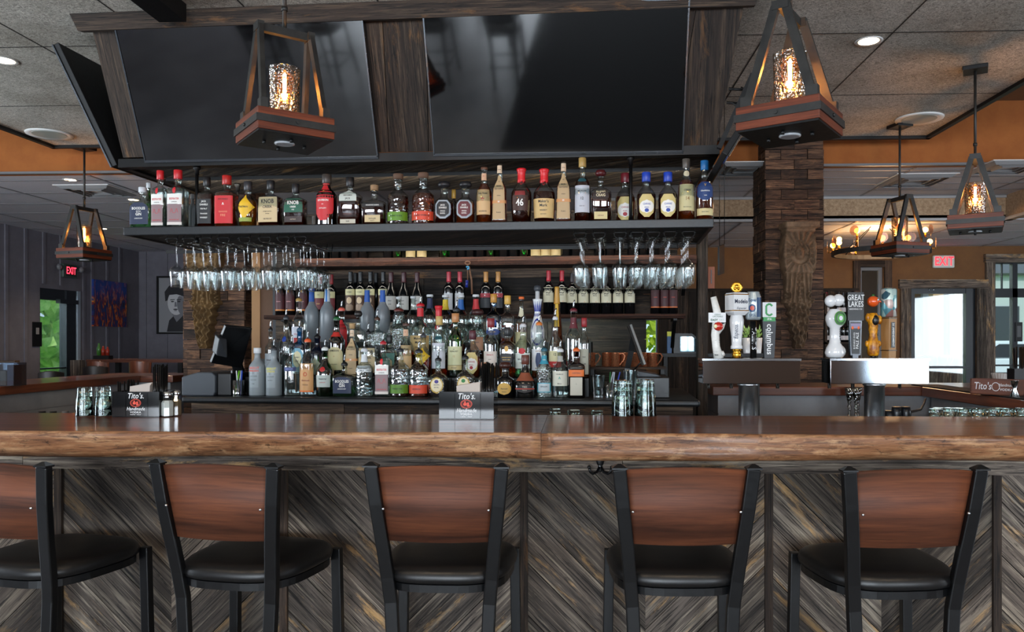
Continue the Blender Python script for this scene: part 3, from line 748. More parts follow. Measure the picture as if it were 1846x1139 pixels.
for i in range(nb):
    def lerp(p, r_, s_): return p + (r_ - p) * s_
    s0, s1 = i / nb, (i + 1) / nb - .0012
    q.prism([lerp(bl_, br_, s0), lerp(bl_, br_, s1), lerp(tl_, tr_, s1), lerp(tl_, tr_, s0)], n_, .03, tl_ - bl_, tone=rnd.uniform(.1, .6))
q.make('front_boards', BARN_B, t_c)
a, b = tl_.copy(), tr_.copy(); zt = ZCL - .001
q = MB(); q.prism([(a.x - .035, a.y - .05, ZCL - .08), (b.x + .05, b.y - .05, ZCL - .08), (b.x + .08, b.y - .08, zt), (a.x - .06, a.y - .08, zt)], (0, -1, -.2), .05, (1, 0, 0), tone=.3); q.make('crown_board', BARN_B, t_c)
q = MB(); q.box(bl_.x - .01, br_.x + .01, bl_.y - .03, bl_.y + .03, 2.398, 2.445); q.box(bl_.x - .01, bl_.x + .03, bl_.y, 1.03, 2.398, 2.445, g=1); q.box(br_.x - .03, br_.x + .01, bl_.y, 1.03, 2.398, 2.445, g=1); q.make('steel_edge', BLACKM, t_c)
q = MB()                                                     # diagonal soffit boards
x0, x1, y0, y1 = bl_.x + .03, br_.x - .03, bl_.y + .03, 1.02
for k in range(-14, 40):
    o0 = x0 + k * .14
    pl = clip_rect([(o0, y0), (o0 + .136, y0), (o0 + .136 - 1.1, y1), (o0 - 1.1, y1)], x0, x1, y0, y1)
    if len(pl) > 2: q.prism([(x, y, 2.412) for x, y in pl][::-1], (0, 0, -1), .02, (-1.1, y1 - y0, 0))
q.box(x0, x1, y0, y1, 2.435, 2.445, 1)
q.make('soffit_boards', [BARN, BLACK], t_c)
for (pt, pb, sg) in ((tl_, bl_, 1), (tr_, br_, -1)):
    q = MB(); n2 = Vector((-sg, 0, -.2))
    P = [pb, Vector((pb.x, 1.02, pb.z)), Vector((pt.x + .0, 1.02, pt.z)), pt]
    if sg < 0: P = P[::-1]
    q.prism(P[::-1] if sg > 0 else P[::-1], n2, .02 , (0, 0, 1), tone=.4); q.make('side_boards', BARN_B, t_c)
# hanging shelf
ZH = zpx(402.5, 4.02)
t_h = gthing('hanging_shelf', 'long black-edged bottle shelf hung by pipes from the canopy', 'shelf', 0, 4.02)
h0, h1, hb = gx(222, 4.02), gx(1287, 4.02), .69
q = MB(); fr = .0
q.box(h0, h1, 0, .02, ZH - .042, ZH + .003); q.box(h0, h1, hb - .02, hb, ZH - .042, ZH + .003); q.box(h0, h0 + .02, .02, hb - .02, ZH - .042, ZH + .003, g=1); q.box(h1 - .02, h1, .02, hb - .02, ZH - .042, ZH + .003, g=1)
q.make('steel_edge', EDGE, t_h, .004)
q = MB()
for k in range(-8, 40):
    o0 = h0 + k * .13
    pl = clip_rect([(o0, .02), (o0 + .126, .02), (o0 + .126 - .7, hb - .02), (o0 - .7, hb - .02)], h0 + .02, h1 - .02, .02, hb - .02)
    if len(pl) > 2: q.prism([(x, y, ZH - .036) for x, y in pl][::-1], (0, 0, -1), .03, (-.7, hb - .04, 0))
q.make('shelf_boards', BARN_D, t_h)
for px in (355, 1137):
    for bb in (.17, hb - .05):
        q = MB(); a = gx(px, 4.19); q.tube([(a, bb, ZH - .04), (a, bb, 2.40)], .009, 10); q.lathe([(.02, 0), (.02, .012), (.012, .02), (.012, .04)], 12, (a, bb, ZH)); q.lathe([(.012, -.045), (.012, -.02), (.02, -.012), (.02, 0)], 12, (a, bb, 2.398)); q.lathe([(.011, -.07), (.011, -.042)], 12, (a, bb, ZH)); q.make('hanging_pipe', BLACK, t_h)
# ================================================================ bar stools
SEATM = noisy('black_vinyl', '#0b0b0c', '#131314', 140, 4, .38, .06, .001)
STOOLW = wood('stained_maple_back', '#2c150c', '#5f3420', '#824a2c', .6, 0, su=1.0, sv=16, bump=.04, coat=.0, tonevar=.25, cracks=.3)
def make_stool(label, k=1.0):
    t = thing('bar_stool', label, 'stool')
    for s in (-1, 1):
        q = MB(); q.tube([(s * .197, -.235, 1.045), (s * .185, -.222, .93), (s * .170, -.20, .80), (s * .160, -.182, .70), (s * .152, -.172, .62), (s * .146, -.172, .5), (s * .146, -.185, .35), (s * .15, -.235, .012)], 0, flat=(.040, .026))
        q.lathe([(.012, 0), (.012, .012)], 4, (s * .15, -.235, 0)); q.make('rear_post', BLACKM, t, .004)
        q = MB(); q.prism([(s * .197 - .021, -.25, 1.045), (s * .197 + .021, -.25, 1.045), (s * .197 + .021, -.22, 1.045), (s * .197 - .021, -.22, 1.045)], (0, 0, -1), .004); q.rings([[Vector((s * .197 + x * k_, -.235 + y * k_, z)) for x, y in ((-.021, -.015), (.021, -.015), (.021, .015), (-.021, .015))] for k_, z in ((1.08, 1.044), (1.08, 1.049), (.2, 1.060))], 0, sm=False); q.make('post_cap', BLACKM, t)
        q = MB(); q.tube([(s * .195, .175, .70), (s * .2, .18, .4), (s * .212, .2, .0)], 0, flat=(.034, .028)); q.make('front_leg', BLACKM, t, .003)
    q = MB(); n = 14; P = []
    for i in range(n + 1):
        x = -1 + 2 * i / n
        bow = -.024 * (1 - x * x)
        P.append((x, bow, 1.040 + .011 * (1 - x * x)))
    v0 = len(q.v)
    for f in (0, .014):
        for zt in (0, 1):
            for x, bow, ztop in P:
                xx = x * (.183 if zt else .165); z = ztop if zt else .815
                q.v.append((xx, bow - .232 + (1 - zt) * .035 + f, z))
    m = n + 1
    for i in range(n):
        a, b, c, d = i, m + i, 2 * m + i, 3 * m + i
        U = lambda j, z: (P[j][0] * .18 + k * 7, z)
        q.face((a, a + 1, b + 1, b), [U(i, 0), U(i + 1, 0), U(i + 1, .22), U(i, .22)], 0, True, .5); q.face((c + 1, c, d, d + 1), [U(i + 1, 3), U(i, 3), U(i, 3.22), U(i + 1, 3.22)], 0, True, .5)
        q.face((b, b + 1, d + 1, d), [U(i, .22), U(i + 1, .22), U(i + 1, .25), U(i, .25)], 0, False, .5); q.face((a + 1, a, c, c + 1), [U(i + 1, 0), U(i, 0), U(i, .03), U(i + 1, .03)], 0, False, .5)
    q.face((0, m, 3 * m, 2 * m)); q.face((n, 2 * m + n, 3 * m + n, m + n))
    bk = q.make('back_panel', STOOLW, t)
    for s in (-1, 1):
        q = MB(); q.sphere((s * .158, -.243, .92), .0045, 0, 8); q.make('screw', CHROME, bk)
    def outline(sc, z, n=40):
        r = []
        for i in range(n):
            a = 2 * pi * i / n; c, s = cos(a), sin(a)
            x = abs(c) ** .62 * (1 if c > 0 else -1); y = abs(s) ** .62 * (1 if s > 0 else -1)
            w_ = .195 + .028 * (y + 1) / 2
            r.append(Vector((x * w_ * sc, .0 + y * .205 * sc, z)))
        return r
    q = MB(); q.rings([outline(.95, .682), outline(.995, .686), outline(1.01, .70), outline(.985, .716), outline(.93, .726), outline(.8, .733), outline(.5, .737), outline(.05, .738)], 0); q.make('seat', SEATM, t)
    q = MB(); q.rings([outline(.93, .655), outline(.965, .657), outline(.965, .680), outline(.93, .682)], 0, sm=False); q.make('seat_frame', BLACKM, t)
    q = MB()
    for z in (.26,):
        q.tube([(-.2, -.17, z), (.2, -.17, z)], .011, 8); q.tube([(-.2, .19, z), (.2, .19, z)], .011, 8)
        for s in (-1, 1): q.tube([(s * .18, -.19, z), (s * .205, .2, z)], .011, 8)
    q.make('footrest', BLACKM, t)
    return t
STX = [(-28, 'leftmost', -12), (378, 'second from the left', -9), (783, 'middle', -1), (1240, 'second from the right', 2), (1657, 'rightmost', 6)]
SLAB = ['wood-backed black bar stool cut off by the left edge of the picture', 'wood-backed bar stool second from the left, turned slightly to the right',
        'wood-backed black bar stool in the middle of the row, below the centre napkin caddy', 'wood-backed bar stool under the double coat hook, second from the right', 'rightmost wood-backed bar stool, its seat turned to the left']
GST = 'wood-backed bar stools along the bar'
for i, (px, nm, rz) in enumerate(STX):
    st = make_stool(SLAB[i], i + 1); st['group'] = GST
    p = at(px, 700, 2.27); st.location = (p.x, 2.27, 0)
    r = R_(rz); st.rotation_euler = (0, 0, r)
    # keep the back panel where it is in the row while the seat turns under the bar
    st.location = (p.x - .235 * sin(r) * 1.0, 2.30 + .235 * cos(r), 0)
stB = None
p = at(1082, 836, 2.80)
t = thing('coat_hook', 'black cast-iron double coat hook screwed to the bar front below the slab', 'hook', (p.x, 2.808, p.z))
q = MB(); q.sphere((0, -.004, .014), .02, 0, 14, .75, .28, 1.25); q.sphere((0, -.004, -.014), .011, 0, 12, .8, .35, 1.6); q.make('hook_plate', BLACKM, t)
for s in (-1, 1):
    q = MB(); q.tube([(s * .003, -.006, -.012), (s * .012, -.014, -.028), (s * .026, -.022, -.034), (s * .036, -.03, -.026), (s * .040, -.034, -.010)], .0045, 8); q.sphere((s * .040, -.034, -.008), .0065, 0, 10); q.make('hook_arm', BLACKM, t)

# ================================================================ televisions
SCREEN = pm('#010102', .05, 0, 1.0, 0, 1.0)
def tv(corn, label, off=.05):
    P = [tiltp(px, py, off) for px, py in corn]; n = P[0][1]; c = [x[0] for x in P]
    vdir = Vector((0, -n.z, n.y)); 
    if vdir.z < 0: vdir = -vdir
    hh = (((c[0] + c[1]) - (c[2] + c[3])) / 2).dot(vdir); ww_ = ((c[1].x - c[0].x) + (c[2].x - c[3].x)) / 2
    ctr = (c[0] + c[1] + c[2] + c[3]) / 4; u = Vector((1, 0, 0))
    if abs(c[0].z - c[1].z) > .001: u = Vector((1, 0, ((c[1].z - c[0].z) + (c[2].z - c[3].z)) / 2 / ww_)).normalized()
    u = (u - n * u.dot(n)).normalized(); v = n.cross(u); v = v if v.z > 0 else -v
    t = gthing('television', label, 'television', 0, 4.02)
    def quad(q, x0, x1, z0, z1, o, th, mi=0):
        q.prism([ctr + u * x0 + v * z0 + n * o, ctr + u * x1 + v * z0 + n * o, ctr + u * x1 + v * z1 + n * o, ctr + u * x0 + v * z1 + n * o], n, th, u, mi)
    w2, h2, b = ww_ / 2, hh / 2, .0075
    q = MB(); quad(q, -w2 + b, w2 - b, -h2 + b + .006, h2 - b, 0, .004); q.make('screen', SCREEN, t)
    q = MB(); quad(q, -w2, w2, h2 - b, h2, .004, .03); quad(q, -w2, w2, -h2, -h2 + b + .006, .004, .03); quad(q, -w2, -w2 + b, -h2 + b, h2 - b, .004, .03); quad(q, w2 - b, w2, -h2 + b, h2 - b, .004, .03); q.make('bezel', pm('#6f747a', .25, 1.0), t)
    q = MB(); quad(q, -w2 + .01, w2 - .01, -h2 + .01, h2 - .01, -.005, .028); q.make('rear_housing', BLACK, t)
    return ww_, hh
r1_ = tv([(203, 30), (652, 14), (682, 286), (260, 293)], 'left of the two big wall televisions on the canopy, switched off')
r2_ = tv([(762, 10), (1244, -3), (1232, 277), (780, 281)], 'right of the two big wall televisions on the canopy, switched off')
print('TV', r1_, r2_)
def slab_tv(near_top, near_bot, bn_t, bn_b, dl, label, right=False):
    a, b = atg(*near_top, bn_t), atg(*near_bot, bn_b); d = Vector((0, dl, 0)); sgn = -1 if not right else 1
    n = (a - b).cross(d).normalized(); n = n if n.x * sgn > 0 else -n
    t = gthing('television', label, 'television', 0, 4.02)
    P = [b, b + d, a + d, a]
    if (P[1] - P[0]).cross(P[2] - P[1]).dot(n) < 0: P = P[::-1]
    q = MB(); q.prism([p + n * .012 for p in P], n, .006, d); q.make('screen', SCREEN, t)
    q = MB(); q.prism([p + n * .006 for p in P], n, .03, d); q.make('rear_housing', pm('#0d0d0f', .6), t, .004)
    q = MB(); e = (a - b).normalized()
    q.tube([a + n * .012, b + n * .012], 0, flat=(.008, .008)); q.make('bezel', pm('#8b9096', .25, 1.0), t)
slab_tv((98, 79), (204, 300), 4.08, 4.22, 1.25, 'flat television on the left side of the canopy, seen from behind its black back')
slab_tv((1336, 236), (1309, 279), 3.72, 3.70, 1.0, 'television edge showing at the lower right side of the canopy', True)
t = gthing('television_mount', 'black steel wall mount sticking out at the right of the canopy', 'mount', 0, 4.02)
q = MB(); q.tube([atg(1356, 134, 3.9), atg(1296, 268, 3.9)], 0, flat=(.022, .03)); q.make('mount_rail', BLACK, t)
for (x0, y0, x1, y1) in ((1314, 160, 1346, 162), (1310, 185, 1336, 187), (1335, 158, 1352, 166), (1322, 186, 1336, 194)):
    q = MB(); q.tube([atg(x0, y0, 3.92), atg(x1, y1, 3.92)], .007, 6); q.make('mount_arm', BLACK, t)

# ================================================================ lantern pendants
PW = wood('pendant_walnut', '#3a170a', '#6b3018', '#8a4526', .5, 0, su=2, sv=30, bump=.05, tonevar=.1, cracks=.3)
SEED = shell_glass('seeded_glass', '#fff3e2', .10, .03, True); BULBG = shell_glass('amber_bulb_glass', '#ffd9a0', .06, .02)
m, nt, out = newmat('glowing_filament'); e = N(nt, 'ShaderNodeEmission'); e.inputs[0].default_value = (1, .55, .18, 1); e.inputs[1].default_value = 40; nt.links.new(e.outputs[0], out.inputs[0]); FIL = m
m, nt, out = newmat('warm_lamp_face'); e = N(nt, 'ShaderNodeEmission'); e.inputs[0].default_value = (1, .72, .42, 1); e.inputs[1].default_value = 6; nt.links.new(e.outputs[0], out.inputs[0]); LAMP = m
def pendant(px, py, Y, rz, label, power=3.5):
    Y *= 1.163; SC = 1.16; c = at(px, py, Y); z0 = c.z - .039 * SC
    t = thing('lantern_pendant', label, 'pendant light', (c.x, Y, z0), R_(rz)); t.scale = (SC, SC, SC); h = .13; top = (ZCL - z0) / SC
    q = MB(); q.box(-h, h, -h, h, .006, .078); t_b = q.make('wooden_base', PW, t, .002)
    q = MB(); g = h + .005
    q.box(-g, g, -g, -h, .030, .054); q.box(-g, g, h, g, .030, .054); q.box(-g, -h, -h, h, .030, .054); q.box(h, g, -h, h, .030, .054)
    for a in range(4):
        M = Matrix.Rotation(a * pi / 2, 4, 'Z'); q.lathe([(.006, 0), (.006, .005)], 8, M=M @ Matrix.Translation((0, -g, .042)) @ Matrix.Rotation(pi / 2, 4, 'X'))
    q.make('metal_band', METALK, t)
    q = MB(); q.box(-h + .004, h - .004, -h + .004, h - .004, 0, .006)
    for a, b in ((.07, 0), (-.07, 0), (0, .07), (0, -.07)): q.lathe([(.006, -.012), (.006, 0)], 8, (a, b, 0))
    q.make('bottom_plate', BLACK, t)
    q = MB(); q.lathe([(.028, -.006), (.034, -.004), (.034, 0)], 20); q.make('downlight_lens', pm('#b9bcc0', .2), t)
    for sx in (-1, 1):
        for sy in (-1, 1):
            q = MB(); q.tube([(sx * .105, sy * .104, .075), (sx * .088, sy * .016, .385)], 0, flat=(.016, .027)); q.make('frame_leg', METALK, t)
            q = MB(); q.box(sx * .105 - .012, sx * .105 + .012, sy * .102 - .018, sy * .102 + .018, .078, .112); q.make('leg_clamp', METALK, t)
        q = MB(); q.box(sx * .088 - .011, sx * .088 + .011, -.026, .026, .372, .40); q.make('apex_plate', METALK, t)
    q = MB(); q.box(-.08, .08, -.011, .011, .372, .399); q.make('top_bar', METALK, t)
    q = MB(); q.tube([(0, 0, .395), (0, 0, top - .02)], .0075, 10); q.lathe([(.011, .46), (.011, .475)], 10); q.make('hanging_rod', METALK, t)
    q = MB(); q.box(-.06, .06, -.06, .06, top - .022, top - .0005); q.make('ceiling_plate', BLACK, t, .003)
    q = MB(); q.lathe([(.05, .078), (.05, .086), (.056, .090), (.056, .094)], 24); q.lathe([(.018, .09), (.018, .135)], 16); q.make('socket', METALK, t)
    q = MB(); q.lathe([(.0490, .094), (.0530, .258), (.0535, .259), (.0515, .259), (.0480, .094)], 32, cap=False); q.make('glass_shade', SEED, t)
    q = MB(); q.lathe([(.013, .133), (.015, .152), (.026, .185), (.034, .212), (.033, .230), (.022, .246), (.008, .253), (.002, .257)], 20); bl = q.make('bulb', BULBG, t)
    q = MB()
    for a in range(6):
        x, y = .006 * cos(a * pi / 3), .006 * sin(a * pi / 3); q.tube([(x * .7, y * .7, .150), (x, y, .226)], .0011, 5)
    q.make('filament', FIL, bl)
    l = bpy.data.lights.new('bulb_glow', 'POINT'); l.energy = power; l.color = (1, .62, .30); l.shadow_soft_size = .02
    o = bpy.data.objects.new('bulb_glow', l); COL.objects.link(o); o.parent = t; o.location = (0, 0, .19)
    return t
pendant(513, 238, 2.66, 39, 'lantern pendant hanging in front of the left big television')
pendant(1424, 222, 2.51, 57, 'largest lantern pendant, hanging right of the televisions')
pendant(152, 459, 5.73, 75, 'lantern pendant far left, hanging above the exit sign by the glass door')
pendant(1758, 404, 4.27, 63, 'lantern pendant at the far right above the right side bar')
pendant(1622, 450, 5.37, 107, 'lantern pendant hanging in front of the ring chandelier')

# ================================================================ ring chandelier
Y = 8.9; c = at(1587, 459, Y); rs = 83 * Y / FPX
t = thing('ring_chandelier', 'round black ring chandelier with glowing globe bulbs and glass discs', 'chandelier', (c.x, Y, c.z))
def ringpts(r, z, n=40): return [(r * cos(2 * pi * i / n), r * sin(2 * pi * i / n), z) for i in range(n)]
q = MB(); R0 = rs * .93; q.rings([ringpts(R0, 0), ringpts(R0 + .03, 0), ringpts(R0 + .03, .05), ringpts(R0, .05), ringpts(R0, 0)], 0, True, False, False, False); q.rings([ringpts(.01, .0), ringpts(R0, .001)], 0, True, False, False, False) if False else None; q.make('ring', METALK, t)
hz = at(1587, 385, Y).z - c.z
q = MB(); q.lathe([(.02, hz - .04), (.035, hz - .02), (.035, hz + .02), (.02, hz + .035)], 16); q.make('hub', BRASS, t)
q = MB(); q.tube([(0, 0, hz), (0, 0, ZW - c.z - .003)], .009, 8); q.make('rod', BLACK, t)
for k in range(4):
    a = k * pi / 2 + .5; q = MB(); q.tube([(.02, 0, hz), (.10 * 1, 0, hz - .12), (R0, 0, .05)], .006, 6)
    M = Matrix.Rotation(a, 4, 'Z'); q.v = [tuple(M @ Vector(v)) for v in q.v]; q.make('support_arm', METALK, t)
GL = pm('#ffb45a', .3, 0, .5, 5); DISC = shell_glass('amber_disc_glass', '#ffd9b8', .25, .25)
for k in range(12):
    a = k * pi / 6 + .2; M = Matrix.Rotation(a, 4, 'Z') @ Matrix.Translation((R0 + .01, 0, .0)); up = .0 + (.10 if k % 3 == 1 else 0)
    q = MB(); q.tube([(0, 0, .05), (0, 0, .09 + up)], .012, 8); q.tube([(0, 0, .05), (.055, 0, .045)], .006, 6); q.v = [tuple(M @ Vector(v)) for v in q.v]; q.make('candle_holder', BRASS, t)
    q = MB(); q.sphere((0, 0, .125 + up), .030, 0, 12); q.v = [tuple(M @ Vector(v)) for v in q.v]; q.make('globe_bulb', GL, t)
    q = MB(); q.lathe([(.052, -.002), (.052, .002)], 24, M=Matrix.Translation((.06, 0, .125 + up)) @ Matrix.Rotation(pi / 2, 4, 'Y')); q.tube([(.06, 0, .045), (.06, 0, .08 + up)], .003, 5); q.v = [tuple(M @ Vector(v)) for v in q.v]; q.make('glass_disc', DISC, t)
l = bpy.data.lights.new('chandelier_glow', 'POINT'); l.energy = 14; l.color = (1, .62, .32); l.shadow_soft_size = .25
o = bpy.data.objects.new('chandelier_glow', l); COL.objects.link(o); o.parent = t; o.location = (0, 0, .2)

# ================================================================ ceiling fittings
def downlight(px, py, z, label, r=.055, power=10, lamp=True):
    c = atz(px, py, z); t = thing('recessed_downlight', label, 'ceiling light', (c.x, c.y, z))
    q = MB(); q.lathe([(r, -.001), (r * 1.35, -.006), (r * 1.4, -.001)], 28, cap=False); q.make('trim_ring', WHITE, t)
    q = MB(); q.lathe([(r, -.003), (r, -.001)], 28); q.make('lamp_face', LAMP, t)
    if power:
        l = bpy.data.lights.new('downlight_beam', 'SPOT'); l.energy = power; l.color = (1, .74, .48); l.spot_size = R_(110); l.spot_blend = .8; l.shadow_soft_size = .06
        o = bpy.data.objects.new('downlight_beam', l); COL.objects.link(o); o.location = (c.x, c.y, z - .02)
downlight(8, 109, ZCL, 'recessed downlight at the left edge of the textured ceiling', .055, 12)
downlight(1566, 74, ZCL, 'recessed downlight in the textured ceiling, right of the biggest pendant', .055, 12)
downlight(127, 324, ZD, 'small recessed downlight in the left tiled ceiling nearest the ceiling vent', .05, 22)
downlight(241, 360, ZD, 'small recessed downlight just left of the upper shelf bottles', .05, 22)
downlight(185, 412, ZD, 'small recessed downlight beyond the far left pendant', .05, 22)
for i, (x, y, nm) in enumerate(((-2.6, .6, 'left'), (-1.0, .9, 'second'), (.6, .9, 'third'), (2.0, .6, 'right'))):   # row added out of view to warm the stools and bar front
    t = thing('recessed_downlight', 'added recessed downlight warming the stools, outside the picture, %s in its row' % nm, 'ceiling light', (x, y, ZCL))
    q = MB(); q.lathe([(.055, -.003), (.055, -.001)], 20); q.make('lamp_face', LAMP, t)
    l = bpy.data.lights.new('downlight_beam', 'SPOT'); l.energy = 24; l.color = (1, .76, .52); l.spot_size = R_(120); l.spot_blend = .9; l.shadow_soft_size = .3
    o = bpy.data.objects.new('downlight_beam', l); COL.objects.link(o); o.location = (x, y, ZCL - .02); o.rotation_euler = (R_(18), 0, 0)
for px, py, nm in ((89, 241, 'left'), (1657, 213, 'right')):
    c = atz(px, py, ZCL); t = thing('ceiling_speaker', 'round white ceiling speaker on the %s, near the edge of the textured ceiling' % nm, 'speaker', (c.x, c.y, ZCL))
    q = MB(); q.lathe([(.13, -.006), (.17, -.012), (.175, -.001)], 36); q.make('speaker_rim', WHITE, t)
    q = MB(); q.lathe([(.125, -.010), (.125, -.004)], 36); q.make('grille', pm('#9fa29c', .5), t)
def vent(px, py, z, label, s=.28):
    c = atz(px, py, z); t = thing('ceiling_vent', label, 'vent', (c.x, c.y, z))
    q = MB(); q.box(-s, s, -s, s, -.008, -.001); q.make('vent_plate', WHITE, t)
    for k in range(3):
        r_ = s * (.92 - k * .26); q = MB()
        for a in range(4):
            M = Matrix.Rotation(a * pi / 2, 4, 'Z')
            P = [M @ Vector(v) for v in ((-r_, -r_, -.008), (r_, -r_, -.008), (r_ * .86, -r_ * .86, -.03), (-r_ * .86, -r_ * .86, -.03))]
            q.prism([tuple(v) for v in P], (P[1] - P[0]).cross(P[2] - P[1]), .004)
        q.make('vent_cone', pm('#8c8e90', .5), t)
vent(176, 342, ZD, 'square ceiling vent in the left tiled ceiling'); vent(1650, 323, ZD, 'square ceiling vent behind the chandelier pendant on the right')
vent(1343, 302, ZD, 'ceiling vent between the canopy and the right column', .25); vent(1816, 299, ZD, 'ceiling vent at the right edge of the picture', .25)

# ================================================================ exit signs, pictures
RED = pm('#e8202a', .4, 0, .5, 1.6)
c = at(1699, 472, YBR); Hs = .17; t = thing('exit_sign', 'white EXIT sign with red letters on the brown wall above the right glass door', 'exit sign', (c.x, YBR - .001, c.z))
q = MB(); q.box(-.14, .14, -.05, 0, -Hs / 2 - .0, Hs / 2); q.make('sign_box', pm('#cdd6d2', .4), t, .015, seg=3)
q = MB(); q.text('EXIT', .165, 0, lambda x, z: Vector((x, -.052, z)), bold=.02, sx=.72); q.make('lettering', RED, t)
Yp = yx(120, XL); c = Vector((XL, Yp, CZ + (615 - 485) * Yp / FPX))
t = thing('exit_sign', 'red-lit EXIT sign with two emergency lamp heads on the grey left wall', 'exit sign', (XL + .001, Yp, c.z), -pi / 2 + pi)
t.rotation_euler = (0, 0, pi / 2)
q = MB(); q.box(-.16, .16, -.06, 0, -.10, .10); q.make('sign_box', pm('#46544c', .4), t, .01)
q = MB(); q.box(-.11, .13, -.064, -.058, -.08, .085); q.make('sign_face', pm('#22302a', .3), t)
q = MB(); q.text('EXIT', .15, 0, lambda x, z: Vector((x + .01, -.066, z)), bold=.0, sx=.72); q.make('lettering', pm('#ff2030', .4, 0, .5, 4), t)
for s in (-1, 1):
    q = MB(); q.sphere((s * .25, -.06, .04), .045, 0, 12, 1, .7, 1); q.tube([(s * .16, -.03, 0), (s * .25, -.04, .02)], .012, 6); q.make('emergency_lamp', pm('#77777a', .3), t)
# abstract painting on the left wall
m, nt, out = newmat('abstract_city_painting'); L = nt.links.new
tc = N(nt, 'ShaderNodeTexCoord'); mp = N(nt, 'ShaderNodeMapping'); mp.inputs['Scale'].default_value = (1, 16, 5); L(tc.outputs['Object'], mp.inputs[0])
no = N(nt, 'ShaderNodeTexNoise', ins={'Scale': 1.0, 'Detail': 4., 'Distortion': 1.2}); L(mp.outputs[0], no.inputs['Vector'])
rp = ramp(nt, [(.30, '#0a1030'), (.42, '#14306e'), (.5, '#3d1230'), (.56, '#a8381c'), (.62, '#d98a2b'), (.68, '#2b2a5e'), (.75, '#c9b8c0')]); L(no.outputs[0], rp.inputs[0])
sp = N(nt, 'ShaderNodeSeparateXYZ'); L(tc.outputs['Object'], sp.inputs[0]); mr = N(nt, 'ShaderNodeMapRange', ins={'From Min': .02, 'From Max': .30}); L(sp.outputs['Z'], mr.inputs[0])
n2 = N(nt, 'ShaderNodeTexNoise', ins={'Scale': 7.0, 'Detail': 3.}); L(tc.outputs['Object'], n2.inputs['Vector']); ad = N(nt, 'ShaderNodeMath', operation='MULTIPLY'); L(mr.outputs[0], ad.inputs[0]); L(n2.outputs[0], ad.inputs[1])
ml = N(nt, 'ShaderNodeMath', operation='MULTIPLY'); ml.inputs[1].default_value = 1.7; L(ad.outputs[0], ml.inputs[0])
mx = N(nt, 'ShaderNodeMix', data_type='RGBA'); L(ml.outputs[0], mx.inputs[0]); L(rp.outputs[0], mx.inputs[6]); mx.inputs[7].default_value = hexc('#16408f')
p = N(nt, 'ShaderNodeBsdfPrincipled'); L(mx.outputs[2], p.inputs['Base Color']); p.inputs['Roughness'].default_value = .5; L(p.outputs[0], out.inputs[0]); PAINTING = m
ya, yb = yx(163, XL), yx(223, XL); ym = (ya + yb) / 2; zt_, zb_ = CZ + (615 - 500) * ya / FPX, CZ + (615 - 587) * ya / FPX
t = thing('abstract_painting', 'colourful abstract city painting on canvas on the grey left wall', 'painting', (XL + .02, ym, (zt_ + zb_) / 2))
q = MB(); q.box(0, .03, -(yb - ya) / 2, (yb - ya) / 2, -(zt_ - zb_) / 2, (zt_ - zb_) / 2); q.make('canvas', PAINTING, t)
# framed portrait print: flat tones printed on paper
a, b = at(285, 498, YBL), at(345, 602, YBL); wz = a.z - b.z; wx = b.x - a.x; cx_, cz_ = (a.x + b.x) / 2, (a.z + b.z) / 2
t = thing('framed_portrait', 'framed black-and-white portrait print of a short-haired person on the far grey wall', 'picture', (cx_, YBL - .02, cz_))
q = MB(); frame_rect(q, -wx / 2, wx / 2, -.035, 0, -wz / 2, wz / 2, .03); q.make('frame', BLACK, t)
q = MB(); q.box(-wx / 2 + .03, wx / 2 - .03, -.01, 0, -wz / 2 + .03, wz / 2 - .03, 0)
def flat(q, pts, y, mi): 
    b0 = len(q.v); q.v += [(x, y, z) for x, z in pts]; q.face(range(b0, b0 + len(pts)), None, mi)
def ell(cx, cz, rx, rz_, n=20, rot=0):
    return [(cx + rx * cos(a) * cos(rot) - rz_ * sin(a) * sin(rot), cz + rx * cos(a) * sin(rot) + rz_ * sin(a) * cos(rot)) for a in [2 * pi * i / n for i in range(n)]]
fx = .05; S_ = wz / .75
def sc(pts): return [(fx + x * S_, z * S_) for x, z in pts]
flat(q, sc([(-.13, -.345), (.18, -.345), (.17, -.15), (.05, -.11), (-.03, -.13), (-.10, -.20)]), -.0104, 1)
flat(q, sc([(.0, -.22), (.10, -.12), (.07, -.04), (-.07, -.06), (-.06, -.12)]), -.0108, 3)
flat(q, sc(ell(-.015, .02, .105, .15, rot=.12)), -.0112, 2)
flat(q, sc(ell(.055, .0, .05, .12, rot=.12)), -.0114, 3)
flat(q, sc([(-.15, .05), (-.16, .17), (-.10, .25), (.03, .27), (.14, .22), (.15, .08), (.11, .02), (.10, .11), (.0, .14), (-.10, .13), (-.12, .06)][::1]), -.0116, 1)
for ex in (-.055, .03):
    flat(q, sc(ell(ex, .045, .022, .008)), -.0118, 1); flat(q, sc([(ex - .03, .072), (ex + .03, .076), (ex + .03, .066), (ex - .03, .062)]), -.0118, 1)
flat(q, sc([(-.025, .04), (-.005, .04), (.005, -.02), (-.03, -.022)]), -.0118, 3); flat(q, sc(ell(-.015, -.055, .03, .008)), -.0118, 1); flat(q, sc(ell(-.015, -.072, .022, .006)), -.0118, 3)
q.make('print', [pm('#8d8d90', .5), pm('#1c1c20', .5), pm('#c6c6c8', .5), pm('#77777c', .5)], t)
c = at(65, 602, 1); Yq = yx(66, XL); t = thing('door_sign', 'small black restroom-style sign beside the left glass door', 'sign', (XL + .001, Yq, CZ + (615 - 602) * Yq / FPX))
q = MB(); q.box(0, .012, -.09, .09, -.17, .17); q.make('sign_plate', BLACK, t); q = MB(); q.box(.012, .014, -.03, .03, .0, .09); q.make('sign_symbol', pm('#8a8a8c', .5), t)
c = at(1837, 598, YBR); t = thing('window_sign', 'small dark sign fixed to the window mullion at the right edge', 'sign', (c.x, YBR + .018, c.z))
